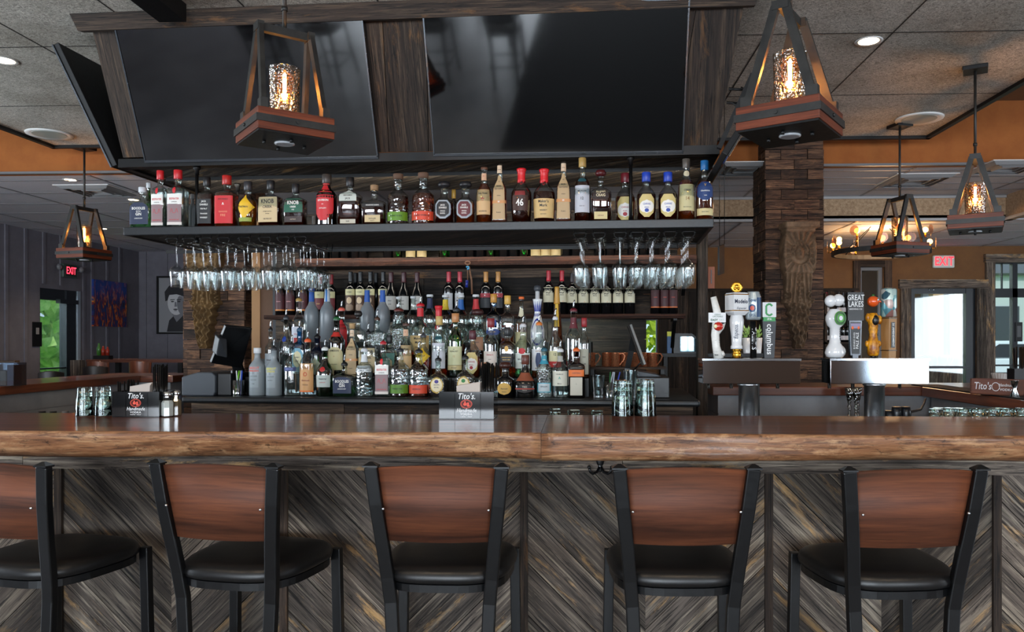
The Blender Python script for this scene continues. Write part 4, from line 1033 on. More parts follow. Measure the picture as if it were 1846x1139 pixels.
q = MB(); q.box(-.045, .045, -.02, 0, -.13, .13); q.make('sign_plate', pm('#111214', .3), t); q = MB(); q.box(-.025, .025, -.022, -.02, -.07, .08); q.make('sign_symbol', pm('#5a5d60', .3), t)
c = at(1298, 465, 7.0)

# ================================================================ beer tap towers and handles
YT = 3.36
def tower(x0, x1, label):
    a, b = at(x0, 647, YT), at(x1, 692, YT); cx = (a.x + b.x) / 2; w2 = (b.x - a.x) / 2
    t = thing('beer_tap_tower', label, 'tap tower', (cx, YT + .06, .892))
    z1, z0 = a.z - .892, b.z - .892
    q = MB(); q.lathe([(.062, 0), (.062, .012), (.042, .014), (.042, z0 - .012), (.047, z0 - .01), (.047, z0)], 32); q.make('column', pm('#d0d4d8', .30, 1.0), t)
    q = MB(); q.box(-w2, w2, -.06, .06, z0, z1 - .007); q.make('tap_head', pm('#c2c6ca', .05, 1.0), t, .002)
    q = MB(); q.box(-w2 - .003, w2 + .003, -.064, .064, z1 - .007, z1 + .002); q.make('head_rim', CHROME, t)
    n = 4
    for k in range(n):
        x = -w2 + (k + .5) * 2 * w2 / n; q = MB(); q.tube([(x, .06, (z0 + z1) / 2), (x, .10, (z0 + z1) / 2), (x, .115, z0 + .0), (x, .115, z0 - .03)], .008, 8); q.make('faucet', CHROME, t)
    return cx, w2, z1 + .892
tw1 = tower(1267, 1443, 'left polished steel beer tap tower with four handles behind the bar')
tw2 = tower(1497, 1675, 'right polished steel beer tap tower, brightly reflecting the windows')
def handle(px, top, bot, label, group='beer tap handles'):
    c = at(px, bot, YT + .06); zt = at(px, top, YT + .06).z; zb = tw1[2] + .003 if px < 1460 else tw2[2] + .003
    t = thing('tap_handle', label, 'tap handle', (c.x, YT + .06, zb), 0, group); return t, zt - zb, (YT + .06) / FPX
PORC = pm('#d9dadb', .2, 0, .5, 0, .6); GOLD = pm('#d9a23a', .22, 1.0)
def front(y): return lambda x, z: Vector((x, y, z))
def vert(y, x0, z0): return lambda x, z: Vector((x0 + z, y, z0 - x))           # reading downwards
def vertu(y, x0, z0): return lambda x, z: Vector((x0 - z, y, z0 + x))
t, H, s = handle(1291, 535, 640, 'birch-branch tap handle with a white cider sign and a red apple')
m, nt, out = newmat('birch_bark'); L = nt.links.new; tc = N(nt, 'ShaderNodeTexCoord'); mp = N(nt, 'ShaderNodeMapping'); mp.inputs['Scale'].default_value = (18, 18, 60); L(tc.outputs['Object'], mp.inputs[0])
no = N(nt, 'ShaderNodeTexNoise', ins={'Scale': 1.6, 'Detail': 3.}); L(mp.outputs[0], no.inputs['Vector']); rp = ramp(nt, [(.33, '#1f2023'), (.38, '#d3d2cc'), (.7, '#e3e2dd')]); L(no.outputs[0], rp.inputs[0])
p = N(nt, 'ShaderNodeBsdfPrincipled'); L(rp.outputs[0], p.inputs['Base Color']); p.inputs['Roughness'].default_value = .4; L(p.outputs[0], out.inputs[0]); BIRCH = m
q = MB(); q.tube([(.012, 0, -.002), (.0, 0, .05), (-.004, 0, .10), (.0, 0, .14), (.004, 0, .2), (-.012, 0, H)], [.022, .017, .018, .018, .017, .013], 12); q.tube([(.0, 0, .11), (.025, 0, .135), (.036, 0, .155)], [.016, .011, .006], 10); q.tube([(.012, 0, .012), (.034, 0, .022)], [.016, .011], 10); q.make('branch', BIRCH, t)
q = MB(); q.box(-.037, .037, -.026, -.016, .155, .197); q.text('GREAT', .009, 1, front(-.0265), .002, .188, bold=.01); q.text('ORCHARD', .009, 1, front(-.0265), .002, .180, bold=.01); q.text('EASY', .013, 1, front(-.0265), -.013, .165, bold=.04); q.text('DRY', .011, 2, front(-.0265), .018, .165)
q.make('sign_board', [PORC, pm('#1f5a3a', .5), pm('#8fb0a0', .5)], t)
q = MB(); q.sphere((.006, -.022, .138), .021, 0, 16, 1, .8, .95); q.sphere((-.008, -.033, .138), .009, 1, 10, 1, .7, 1); q.sphere((.003, -.022, .158), .007, 2, 8, 1.6, .6, .5); q.make('apple', [pm('#b8271a', .25, 0, .5, 0, .6), pm('#e6dcae', .5), pm('#2e7a2a', .5)], t)
t, H, s = handle(1328, 508, 643, 'white ceramic tap handle with a square head and a gold medallion on top')
q = MB(); q.lathe([(.016, 0), (.020, .006), (.020, .022), (.016, .028), (.022, .034), (.022, .04)], 20); q.make('gold_collar', GOLD, t)
q = MB(); q.lathe([(.026, .04), (.026, .05), (.022, .058), (.023, .09), (.03, .14), (.031, .165), (.026, .185), (.026, .19)], 24); q.text('Especial', .026, 1, lambda x, z: Vector((-.012 - z * .9 + .004, -sqrt(max(.0001, .031 ** 2 - (.012 + z) ** 2)) - .0012, .115 + x)), shear=.3, sx=.8); q.make('handle_stem', [PORC, pm('#3a3f55', .5)], t)
hb_ = H - .048
q = MB(); h = .036; q.rings([[Vector((x * k * cos(.35) - y * k * sin(.35), x * k * sin(.35) + y * k * cos(.35), z)) for x, y in ((-h, -h), (h, -h), (h, h), (-h, h))] for k, z in ((.7, .186), (1, .20), (1, hb_ - .006), (.88, hb_))], 0, sm=False)
M = Matrix.Rotation(.35, 4, 'Z')
q.text('Modelo', .024, 1, lambda x, z: M @ Vector((x, -h - .0012, z)), 0, .245, bold=.03, sx=.82); q.text('Especial', .014, 1, lambda x, z: M @ Vector((x, -h - .0012, z)), 0, .216, shear=.3)
q.text('Modelo', .024, 1, lambda x, z: M @ Vector((h + .0012, x, z)), 0, .245, bold=.03, sx=.82)
for z in (.204, hb_ - .010): 
    g = h + .001; q.rings([[M @ Vector((x * g, y * g, zz)) for x, y in ((-1, -1), (1, -1), (1, 1), (-1, 1))] for zz in (z, z + .004)], 2, sm=False)
q.make('handle_head', [PORC, pm('#20243a', .5), GOLD], t)
q = MB(); zc = H - .024; Mx = Matrix.Translation((0, 0, zc)) @ Matrix.Rotation(pi / 2, 4, 'X')
q.lathe([(.017, -.004), (.024, -.005), (.025, 0), (.024, .005), (.017, .004)], 28, M=Mx, cap=False); q.lathe([(.018, -.002), (.018, .002)], 24, M=Mx); q.sphere((0, -.003, zc + .003), .009, 0, 10, 1, .5, 1.1); q.sphere((-.008, -.003, zc - .006), .006, 0, 8); q.sphere((.008, -.003, zc - .006), .006, 0, 8); q.tube([(0, 0, hb_), (0, 0, zc - .02)], .004, 8); q.make('medallion', GOLD, t)
t, H, s = handle(1358, 526, 645, 'tap handle topped with a silver and blue beer can')
q = MB(); q.lathe([(.014, 0), (.014, .16)], 20); q.text('TALLTIS', .027, 1, lambda x, z: Vector((z, -sqrt(max(0, .014 ** 2 - z * z)) - .001, .085 - x)), bold=.01, sx=1.0); q.make('handle_stem', [BLACKM, pm('#d0d3d8', .3)], t)
q = MB(); r = .033; z0 = H - .122; q.lathe([(r * .86, z0), (r, z0 + .008), (r, H - .022), (r * .78, H - .004), (r * .78, H), (r * .7, H), (r * .68, H - .006)], 32, mi=0)
cylm = lambda rr: (lambda x, z: Vector((rr * sin(x / rr), -rr * cos(x / rr), z)))
pa = MB(); 
for i in range(6):
    a0, a1 = .25 + i * .14, .25 + (i + 1) * .14; b0 = len(q.v); rr = r + .0006
    q.v += [(rr * sin(a0), -rr * cos(a0), z0 + .012), (rr * sin(a1), -rr * cos(a1), z0 + .012), (rr * sin(a1), -rr * cos(a1), H - .026), (rr * sin(a0), -rr * cos(a0), H - .026)]; q.face((b0, b0 + 1, b0 + 2, b0 + 3), None, 1, True)
for i in range(16):
    for (rad, mi, o) in ((.016, 1, .0008), (.009, 2, .0014)):
        a0, a1 = 2 * pi * i / 16, 2 * pi * (i + 1) / 16; b0 = len(q.v); f = cylm(r + o); q.v += [tuple(f(-.012, z0 + .05)), tuple(f(-.012 + rad * cos(a0), z0 + .05 + rad * sin(a0) * 1.1)), tuple(f(-.012 + rad * cos(a1), z0 + .05 + rad * sin(a1) * 1.1))]; q.face((b0, b0 + 1, b0 + 2), None, mi)
q.text('Tow', .02, 1, cylm(r + .001), -.014, H - .038, bold=.04); q.text('I.P.A.', .016, 1, cylm(r + .001), -.010, z0 + .018); q.make('beer_can', [pm('#b9c6cc', .25, .6), pm('#1f3f66', .4), pm('#c8472a', .4)], t)
t, H, s = handle(1386, 545, 645, 'flat dark tap handle board with a white top and green letter C')
def taper(w0, w1, z0, z1, d=.016, mi=0, q=None, y=0):
    q.rings([[Vector((x * w, y_ * d + y, z)) for x, y_ in ((-1, -1), (1, -1), (1, 1), (-1, 1))] for w, z in ((w0, z0), (w1, z1))], mi, sm=False)
q = MB(); taper(.021, .029, 0, .165, .010, 0, q); taper(.0255, .026, .160, .178, .0105, 3, q); taper(.029, .029, .178, H, .011, 1, q)
q.text('columbus', .034, 2, vert(-.0118, .0, .082), bold=.02, sx=.98); q.text('BREWING CO', .010, 2, vert(-.0118, -.014, .095)); q.text('IPA', .013, 2, front(-.0118), 0, .169, bold=.02)
cc = [(.012, .016), (.0, .026), (-.014, .018), (-.014, -.018), (.0, -.026), (.012, -.018)]; zc = (H + .178) / 2
for a, b in zip(cc, cc[1:]): q.tube([(a[0], -.0116, zc + a[1]), (b[0], -.0116, zc + b[1])], 0, 4, 3, flat=(.0012, .008) if False else (.008, .0018))
q.make('handle_board', [pm('#2c2f33', .5), PORC, pm('#d8d8d8', .5), pm('#1d8a3f', .4)], t)
t, H, s = handle(1505, 530, 643, 'glossy white bone-shaped tap handle with a round green badge')
q = MB(); q.lathe([(.020, 0), (.036, .006), (.042, .022), (.036, .045), (.024, .065), (.022, .09), (.022, .13), (.033, .142), (.039, .165), (.039, .18), (.030, .20), (.022, .212)], 24); q.sphere((-.018, 0, H - .03), .026, 0, 16, 1, .9, 1); q.sphere((.018, .008, H - .026), .027, 0, 16, 1, .9, 1); q.sphere((.018, .006, .028), .030, 0, 16); q.text('GUMBO', .022, 1, lambda x, z: Vector((.012 - z, -.0225 + .006, .10 - x * -1 * -1)), bold=.05, sx=1.1); q.make('bone', [PORC, pm('#22242a', .4)], t)
q = MB(); Mb = Matrix.Translation((.012, -.037, .172)) @ Matrix.Rotation(.45, 4, 'Z') @ Matrix.Rotation(pi / 2, 4, 'X'); q.lathe([(.030, -.004), (.030, .002)], 28, M=Mb, mi=0); q.lathe([(.029, .0022), (.027, .0026), (.019, .0026), (.0185, .0022)], 28, M=Mb, mi=1, cap=False); q.lathe([(.010, .0022), (.010, .003)], 16, M=Mb, mi=2); q.make('round_badge', [pm('#4f9a3c', .4), pm('#2b5a2a', .4), pm('#d9d9e0', .4)], t)
t, H, s = handle(1541, 527, 643, 'black tap handle with a GREAT LAKES sign over a framed pale ale panel')
q = MB(); taper(.012, .012, 0, .012, .010, 0, q); taper(.021, .027, .012, .162, .010, 0, q); taper(.017, .022, .018, .155, .0112, 1, q); taper(.034, .034, .162, H, .012, 1, q); taper(.020, .0215, .128, .150, .0116, 3, q)
q.text('GREAT', .034, 2, front(-.0124), 0, H - .024, bold=.01, sx=.68); q.text('LAKES', .034, 2, front(-.0124), 0, H - .052, bold=.01, sx=.68); q.text('BREWING CO', .0085, 2, front(-.0124), 0, H - .073, bold=.01); q.text('PALE ALE', .017, 2, vertu(-.0120, .007, .075), bold=.01); q.text('BURNING RIVER', .010, 2, vertu(-.0120, -.006, .075))
for sx_ in (-.013, .012): q.sphere((sx_, -.011, .131), .006, 4, 8, 1, .3, 1.2)
q.make('handle_board', [pm('#4a4c50', .25, .7), pm('#0d0e10', .4), pm('#d8d8d8', .5), pm('#8a7f9a', .5), pm('#e0642a', .5)], t)
t, H, s = handle(1574, 530, 637, 'orange pumpkin-headed carved wooden tap handle')
q = MB(); q.lathe([(.012, -.0), (.012, .012)], 12, mi=1); q.lathe([(.020, .010), (.024, .02), (.026, .06), (.020, .08), (.016, .1), (.019, .12), (.021, .15), (.026, .175), (.014, .195)], 18, mi=0); q.sphere((-.026, 0, .062), .009, 0, 8, 1, 1, 1.5); q.sphere((.026, 0, .062), .009, 0, 8, 1, 1, 1.5); q.sphere((-.022, 0, .175), .012, 0, 8, 1, 1, 1.6); q.sphere((.026, -.004, .165), .011, 0, 8, 1, 1, 1.8)
q.sphere((.003, -.02, .163), .015, 1, 10, 1, .6, 1.5)
q.make('carved_body', [noisy('golden_carved_wood', '#8a4a08', '#e09a1c', 30, 4, .35, .4, .003, lo=.4, hi=.6), BLACKM], t)
q = MB(); q.sphere((.0, 0, H - .032), .025, 0, 18, 1, .95, .95); q.tube([(.02, -.008, H - .03), (.032, -.012, H - .036)], [.007, .001], 8, 0); q.sphere((.014, -.020, H - .026), .004, 1, 8); q.lathe([(.008, H - .012), (.007, H - .004), (.004, H)], 8, mi=2)
q.make('pumpkin_head', [pm('#d9541a', .3, 0, .5, 0, .5), pm('#bfe0e8', .3), pm('#2e5a22', .5)], t)
t, H, s = handle(1602, 520, 643, 'square wooden tap handle topped with a teal printed beer can')
m, nt, out = newmat('printed_can_scene'); L = nt.links.new; tc = N(nt, 'ShaderNodeTexCoord'); vo = N(nt, 'ShaderNodeTexVoronoi', ins={'Scale': 34.}); L(tc.outputs['Object'], vo.inputs['Vector']); rp = ramp(nt, [(0, '#22404f'), (.35, '#5f9aa3'), (.6, '#c9d8cf'), (.8, '#7a3a30'), (1, '#17303a')]); L(vo.outputs['Color'], rp.inputs[0]); p = N(nt, 'ShaderNodeBsdfPrincipled'); L(rp.outputs[0], p.inputs['Base Color']); p.inputs['Roughness'].default_value = .3; p.inputs['Metallic'].default_value = .3; L(p.outputs[0], out.inputs[0]); CANP = m
q = MB(); Mr = Matrix.Rotation(.45, 4, 'Z'); h = .021
q.rings([[Mr @ Vector((x * k, y * k, z)) for x, y in ((-h, -h), (h, -h), (h, h), (-h, h))] for k, z in ((.95, 0), (1.08, .175))], 0, sm=False)
for z in (.032, .17): q.rings([[Mr @ Vector((x, y, zz)) for x, y in ((-.0235, -.0235), (.0235, -.0235), (.0235, .0235), (-.0235, .0235))] for zz in (z, z + .003)], 1, sm=False)
for (f, sh) in ((lambda x, z: Mr @ Vector((z, -.0245, .1 - x)), 0), (lambda x, z: Mr @ Vector((.0245, z, .1 - x)), 0)):
    b0 = len(q.v); q.v += [tuple(f(x, z)) for x, z in ((-.055, -.011), (.055, -.011), (.055, .011), (-.055, .011))]; q.face((b0, b0 + 1, b0 + 2, b0 + 3), None, 1)
q.text('21 AMENDMENT', .014, 2, lambda x, z: Mr @ Vector((z, -.0250, .1 - x)), bold=.02, sx=.95); q.text('21 AMENDMENT', .014, 2, lambda x, z: Mr @ Vector((.0250, z, .1 - x)), bold=.02, sx=.95)
q.make('handle_stem', [pm('#9a7040', .5), BLACKM, pm('#e0e0dc', .5)], t)
q = MB(); r = .033; q.lathe([(r * .9, .177), (r, .182), (r, H - .006), (r * .88, H), (r * .8, H - .004)], 28, mi=0); q.lathe([(r * .86, H - .005), (r * .92, H + .001), (r * .82, H + .002)], 28, mi=1, cap=False); q.make('beer_can', [CANP, CHROME], t)
# ================================================================ bottles
def liquid(name, tint, milk, k=.3):
    m, nt, out = newmat(name); L = nt.links.new
    g = N(nt, 'ShaderNodeBsdfGlass'); g.inputs['Color'].default_value = hexc(tint); g.inputs['Roughness'].default_value = .02; g.inputs['IOR'].default_value = 1.34
    d = N(nt, 'ShaderNodeBsdfTranslucent'); d.inputs[0].default_value = hexc(milk); d2 = N(nt, 'ShaderNodeBsdfDiffuse'); d2.inputs[0].default_value = hexc(milk)
    a = N(nt, 'ShaderNodeMixShader'); a.inputs[0].default_value = .5; L(d.outputs[0], a.inputs[1]); L(d2.outputs[0], a.inputs[2])
    mx = N(nt, 'ShaderNodeMixShader'); mx.inputs[0].default_value = k; L(g.outputs[0], mx.inputs[1]); L(a.outputs[0], mx.inputs[2]); L(mx.outputs[0], out.inputs[0])
    return m
LIQ = {'a': liquid('amber_whiskey', '#e07a28', '#a8480e', .32), 'd': liquid('dark_whiskey', '#a23f12', '#5a1c06', .35), 'w': liquid('clear_spirit', '#f4f8f8', '#a9b4b4', .10), 'r': liquid('red_liqueur', '#c02010', '#901008', .35),
       'y': liquid('golden_liqueur', '#f0a030', '#c07a18', .35), 'g': liquid('green_tinted_gin', '#c8f0d0', '#5fa070', .12), 'k': pm('#0b0908', .1, 0, .6, 0, .5)}
def frost(name, c, a):
    m, nt, out = newmat(name); p = N(nt, 'ShaderNodeBsdfPrincipled'); p.inputs['Base Color'].default_value = hexc(c); p.inputs['Roughness'].default_value = .32; p.inputs['Alpha'].default_value = a; nt.links.new(p.outputs[0], out.inputs[0]); return m
def textured_shell(name, tint, sc_):
    m = shell_glass(name, tint, .16, .06, True)
    for n in m.node_tree.nodes:
        if n.type == 'TEX_VORONOI': n.inputs['Scale'].default_value = sc_
    return m
GLS = {'c': shell_glass('clear_bottle_glass', '#eef4f2', .10, .02), 'g': shell_glass('green_bottle_glass', '#2f9a4a', .12, .02), 'G': shell_glass('dark_green_bottle_glass', '#1d5a30', .12, .02), 'b': shell_glass('blue_bottle_glass', '#4aa4cc', .14, .02),
       'f': frost('frosted_bottle_glass', '#8f989c', .8), 'F': frost('smoky_frosted_glass', '#787f84', .82), 't': textured_shell('patterned_bottle_glass', '#eaf2f2', 60.), 'T': textured_shell('rippled_bottle_glass', '#e8f4f0', 110.),
       'k': pm('#090a0b', .08, 0, .6, 0, .6), 'n': pm('#0a1020', .1, 0, .6, 0, .6), 'r': shell_glass('brown_bottle_glass', '#7a3410', .12, .02), 'p': pm('#d6dadc', .18, 0, .5, 0, .7), 'm': pm('#8a4a30', .4), 'W': pm('#07090b', .12, 0, .6, 0, .5)}
STY = {  # (profile [(t, r)], exponent, depth ratio)
    'round': ([(0, .88), (.008, .98), (.03, 1), (.58, 1), (.64, .95), (.70, .72), (.755, .45), (.81, .36), (.97, .34), (.975, .40), (1, .40)], 2, 1),
    'tall': ([(0, .9), (.01, 1), (.50, 1), (.58, .97), (.65, .80), (.71, .52), (.77, .38), (.98, .34), (.985, .38), (1, .38)], 2, 1),
    'square': ([(0, .92), (.01, 1), (.66, 1), (.70, .93), (.735, .62), (.765, .36), (.97, .32), (.975, .38), (1, .38)], 5, .85),
    'flask': ([(0, .92), (.01, 1), (.60, 1), (.66, .95), (.71, .70), (.745, .36), (.78, .26), (.97, .25), (.975, .30), (1, .30)], 4, .55),
    'wide': ([(0, .9), (.01, 1), (.62, 1), (.665, .93), (.70, .66), (.73, .34), (.76, .25), (.97, .24), (.975, .29), (1, .29)], 6, .62),
    'bulb': ([(0, .80), (.012, .90), (.30, .97), (.46, 1), (.57, .95), (.66, .70), (.73, .42), (.80, .32), (.97, .31), (.975, .37), (1, .37)], 2, .95),
    'slant': ([(0, .94), (.01, 1), (.10, 1), (.52, .90), (.60, .84), (.67, .58), (.73, .40), (.97, .34), (1, .36)], 5, .9),
    'crown': ([(0, .70), (.02, .80), (.16, .95), (.36, 1), (.50, .93), (.60, .66), (.66, .34), (.72, .25), (.96, .24), (.965, .3), (1, .3)], 2.6, .8),
    'squat': ([(0, .9), (.015, 1), (.56, 1), (.64, .93), (.70, .62), (.74, .42), (.97, .40), (1, .42)], 3, .9),
    'bell': ([(0, .95), (.02, 1), (.34, .98), (.42, .86), (.50, .62), (.60, .42), (.74, .30), (.9, .27), (1, .30)], 3, .9),
    'wine': ([(0, .9), (.01, 1), (.60, 1), (.655, .93), (.70, .66), (.735, .43), (.76, .38), (.97, .35), (.975, .40), (1, .40)], 2, 1),
    'burg': ([(0, .9), (.01, 1), (.44, 1), (.54, .90), (.63, .68), (.72, .46), (.80, .37), (.97, .34), (.975, .39), (1, .39)], 2, 1),
    'cone': ([(0, 1), (.01, 1.0), (.1, .98), (.4, .72), (.65, .48), (.85, .34), (.97, .27), (1, .29)], 2, 1),
    'vase': ([(0, .62), (.02, .70), (.12, .78), (.30, .98), (.42, .98), (.54, .72), (.66, .42), (.72, .40), (.86, .62), (.885, .66), (.89, .3), (1, .3)], 2, 1),
}
def section(R, r, n0, dr):
    k = min(1, max(0, (r - .45) / .35)); n = 2 + (n0 - 2) * k; d = 1 + (dr - 1) * k
    return R * r, R * r * d, n
def prof_at(prof, t):
    for (a, ra), (b, rb) in zip(prof, prof[1:]):
        if t <= b: return ra + (rb - ra) * (t - a) / max(1e-9, b - a)
    return prof[-1][1]
def ring_at(a, b, n, z, seg):
    P = []
    for i in range(seg):
        t = 2 * pi * i / seg; c, s = cos(t), sin(t)
        P.append(Vector((a * abs(c) ** (2 / n) * (1 if c >= 0 else -1), b * abs(s) ** (2 / n) * (1 if s >= 0 else -1), z)))
    return P
CAPH = {'screw': .004, 'tall': .012, 'cork': .030, 'wax': .006, 'pour': .060, 'flat': .014, 'ball': .036, 'foil': .002, 'none': 0}
LSH = {
    'rect': lambda s: 1, 'oval': lambda s: sqrt(max(.0004, 1 - (2 * s - 1) ** 2)), 'arch': lambda s: 1 if s < .72 else sqrt(max(.0004, 1 - ((s - .72) / .28) ** 2 * .8)),
    'shield': lambda s: .35 + .65 * min(1, s / .22) if s < .78 else 1 - (s - .78) * 1.8, 'diamond': lambda s: max(.02, 1 - abs(2 * s - 1)), 'wedge': lambda s: .55 + .45 * sin(s * pi),
}
def make_bottle(name, H, R, sty, glass, liq, fill, cap, labels, label, group, loc, rz=-PHI, cat='bottle', seg=28):
    prof, n0, dr = STY[sty]; ct, cc = cap; Hm = H - CAPH[ct]
    t = thing(name, label, cat, loc, rz, group)
    q = MB(); rr = []
    for tt, r in prof:
        a, b, n = section(R, r, n0, dr); rr.append(ring_at(a, b, n, tt * Hm, seg))
    q.rings(rr, 0); q.make('bottle_glass', GLS[glass], t)
    if liq and fill > 0:
        q = MB(); rr = []
        pts = [p for p in prof if p[0] < fill] + [(fill, prof_at(prof, fill))]
        for k, (tt, r) in enumerate(pts):
            a, b, n = section(R, r, n0, dr); zz = max(tt * Hm, .005 if k else .004)
            rr.append(ring_at(a * .93 - .0004, b * .93 - .0004, n, zz + (.0001 * k), seg))
        q.rings(rr, 0); q.make('liquid', LIQ[liq], t)
    def surf(off):
        def f(x, z):
            a, b, n = section(R, prof_at(prof, min(1, max(0, z / Hm))), n0, dr)
            u = min(.995, abs(x) / a); return Vector((x, -b * (1 - u ** n) ** (1 / n) - off, z))
        return f
    for k, lb in enumerate(labels):
        shp, wf, z0, z1, colr, texts = lb[:6]; f = surf(.0006 + .0004 * k); g = surf(.0012 + .0004 * k); mats = [pm(colr, .55)]; q = MB(); nz = 10 if shp != 'rect' else 2; nx = 10
        zs = [z0 + (z1 - z0) * i / nz for i in range(nz + 1)]
        for i, zf in enumerate(zs):
            hw = R * prof_at(prof, zf) * wf * LSH[shp](i / nz)
            for j in range(nx + 1):
                # equal steps round the curve so that the label wraps smoothly
                u = j / nx * 2 - 1; x = hw * sin(u * pi / 2 * min(1, wf)) / sin(pi / 2 * min(1, wf)); q.v.append(tuple(f(x, zf * Hm)))
        for i in range(nz):
            for j in range(nx): b = i * (nx + 1) + j; q.face((b, b + 1, b + nx + 2, b + nx + 1), None, 0, True)
        for tx in texts:
            s_, zc, size, colt = tx[:4]; mt = pm(colt, .5)
            if mt not in mats: mats.append(mt)
            q.text(s_, size, mats.index(mt), g, tx[4] if len(tx) > 4 else 0, zc * Hm, tx[6] if len(tx) > 6 else 0, .02, tx[5] if len(tx) > 5 else .85)
        q.make('label' if k == 0 else ('neck_label' if z0 > .72 else 'lower_label'), mats, t)
    rn = R * prof[-1][1]; q = MB(); M_ = pm(cc, .4) if ct not in ('cork',) else pm(cc, .7)
    if ct == 'screw': q.lathe([(rn + .002, Hm - .026), (rn + .003, Hm - .025), (rn + .003, H - .002), (rn + .001, H)], 18)
    elif ct == 'tall': q.lathe([(rn + .002, Hm - .038), (rn + .0035, Hm - .036), (rn + .0035, H - .002), (rn + .002, H)], 18)
    elif ct == 'cork': q.lathe([(rn * .8, Hm), (rn * 1.15, Hm + .001), (rn * 1.2, H - .003), (rn * 1.1, H)], 18)
    elif ct == 'flat': q.lathe([(rn * 1.1, Hm), (rn * 1.15, Hm + .002), (rn * 1.15, H - .002), (rn, H)], 18)
    elif ct == 'ball': q.lathe([(rn * 1.0, Hm), (rn * 1.6, Hm + .008), (rn * 1.7, Hm + .018), (rn * 1.3, H - .004), (.002, H)], 18)
    elif ct == 'wax':
        z0 = .78 * Hm; rr = []
        for zz in (z0, z0 + .01, z0 + .03, Hm - .03, Hm - .012, Hm - .006, H - .003, H):
            r_ = R * prof_at(prof, min(1, zz / Hm)) + (.0022 if zz < H - .001 else -.003) + (.002 if zz > Hm - .013 else 0)
            rr.append([Vector((r_ * cos(2 * pi * i / 20), r_ * sin(2 * pi * i / 20), zz - (.014 * max(0, sin(i * 2.3)) if zz == z0 else 0))) for i in range(20)])
        q.rings(rr, 0)
    elif ct == 'foil': 
        z0 = .765 * Hm; q.lathe([(R * prof_at(prof, .77) + .0012, z0), (R * prof_at(prof, .8) + .0014, z0 + .008), (rn * .9 + .0014, Hm * .965), (rn + .001, Hm * .975), (rn + .001, H - .001), (rn, H)], 18)
    if ct == 'pour':
        q.lathe([(rn * 1.0, Hm - .004), (rn * 1.05, Hm), (rn * 1.05, Hm + .008), (rn * .75, Hm + .012), (rn * .6, Hm + .016)], 16); q.make('pourer_collar', pm(cc, .4), t)
        q = MB(); q.tube([(0, 0, Hm + .012), (0, 0, Hm + .03), (.002, -.002, Hm + .046), (.006, -.006, H)], [.0052, .0048, .0044, .0034], 8); q.make('pour_spout', STEEL, t)
    elif ct != 'none': q.make('cap', M_, t)
    return t
def bott(px, top, wpx, row, sty, glass, liq, fill, cap, labels, desc, group, off=0, name='liquor_bottle'):
    b, z = row; p = atg(px, 600, b + off); H = atg(px, top, b + off).z - z; s = (4.02 + p.y * 1.0 + 0) / FPX
    Yw = gw(p.x, b + off, 0).y; R = wpx / 2 * Yw / FPX
    w_ = gw(p.x, b + off, z + .0006)
    t = make_bottle(name, H, R, sty, glass, liq, fill, cap, labels, desc, group, w_)
    t.rotation_euler = (0, 0, -PHI + rnd.uniform(-.06, .06))
    return t
K, Wt, NV = '#16161a', '#e6e4de', '#182442'
UP = (4.115, ZH + .0035); GU = 'liquor bottles on the hanging upper shelf'
def lab(shape, w, z0, z1, c, *tx): return (shape, w, z0, z1, c, tx)
BOOD = [lab('arch', .86, .10, .62, NV, ('BOODLES', .48, .020, Wt), ('GIN', .34, .022, Wt), ('LONDON DRY', .24, .008, Wt), ('BRITISH', .41, .009, Wt))]
BEEF = [lab('rect', .84, .42, .60, Wt, ('BEEFEATER', .51, .0150, '#c8202a', 0, .72), ('LONDON', .455, .008, K)), lab('rect', .80, .10, .415, '#8a7173', ('/\\_/\\', .30, .030, '#b04a50'), ('LONDON DRY GIN', .14, .007, '#c8202a')), lab('rect', .84, .05, .10, '#d8cfc8'), lab('wedge', .18, .61, .72, '#c8202a')]
BULR = lambda c, w: [lab('rect', .96, .08, .27, c, (w, .18, .010, K))]
KNOB = [lab('rect', .90, .10, .66, '#c9b48a', ('KNOB', .56, .032, K, 0, .8), ('CREEK', .44, .018, K, 0, 1.0), ('straight bourbon', .34, .008, K), ('whiskey', .29, .008, K), ('100 PROOF', .17, .011, K))]
KNOBR = [lab('rect', .90, .34, .68, '#1f5a45', ('KNOB', .57, .028, Wt, 0, .8), ('CREEK', .47, .013, Wt), ('RYE', .40, .009, Wt)), lab('rect', .85, .10, .24, '#3a2e2c', ('small batch', .17, .008, '#b8a890'))]
SBAR = lambda c: [lab('shield', .82, .14, .64, '#9aa3aa', ), lab('shield', .66, .19, .60, c, ('JACK', .50, .012, Wt), ('DANIELS', .43, .012, Wt), ('SINGLE', .34, .009, Wt), ('BARREL', .28, .009, Wt))]
FOUR = [lab('rect', .86, .16, .62, '#c9a676', ('Four Roses', .55, .012, K), ('*', .40, .05, '#a01c24'), ('BOURBON', .22, .010, K)), lab('rect', .9, .80, .93, '#c9a080', ('*', .86, .02, '#a01c24'))]
BASIL = [lab('arch', .84, .06, .80, '#b59a72', ('*', .68, .022, K), ('BASIL', .62, .012, K), ('HAYDENS', .57, .012, K), ('whiskey', .46, .007, K), ('8 years', .18, .009, K)), lab('rect', 1.0, .33, .38, '#c98f5a', ('80', .355, .012, Wt)), lab('rect', .9, .84, .97, '#d0b79a', ('whiskey', .90, .006, K))]
MAKE = [lab('rect', .92, .08, .44, '#c9a970', ("Maker's", .385, .020, K, 0, .85), ('Mark', .31, .020, K, 0, .95), ('WHISKY', .22, .012, K), ('KENTUCKY', .15, .007, K))]
MAC = [lab('rect', .88, .15, .58, '#b9bcc4', ('MACALLAN', .49, .010, K), ('12', .37, .020, K), ('YEARS OLD', .25, .006, K)), lab('wedge', .7, .64, .70, '#1d4a52')]
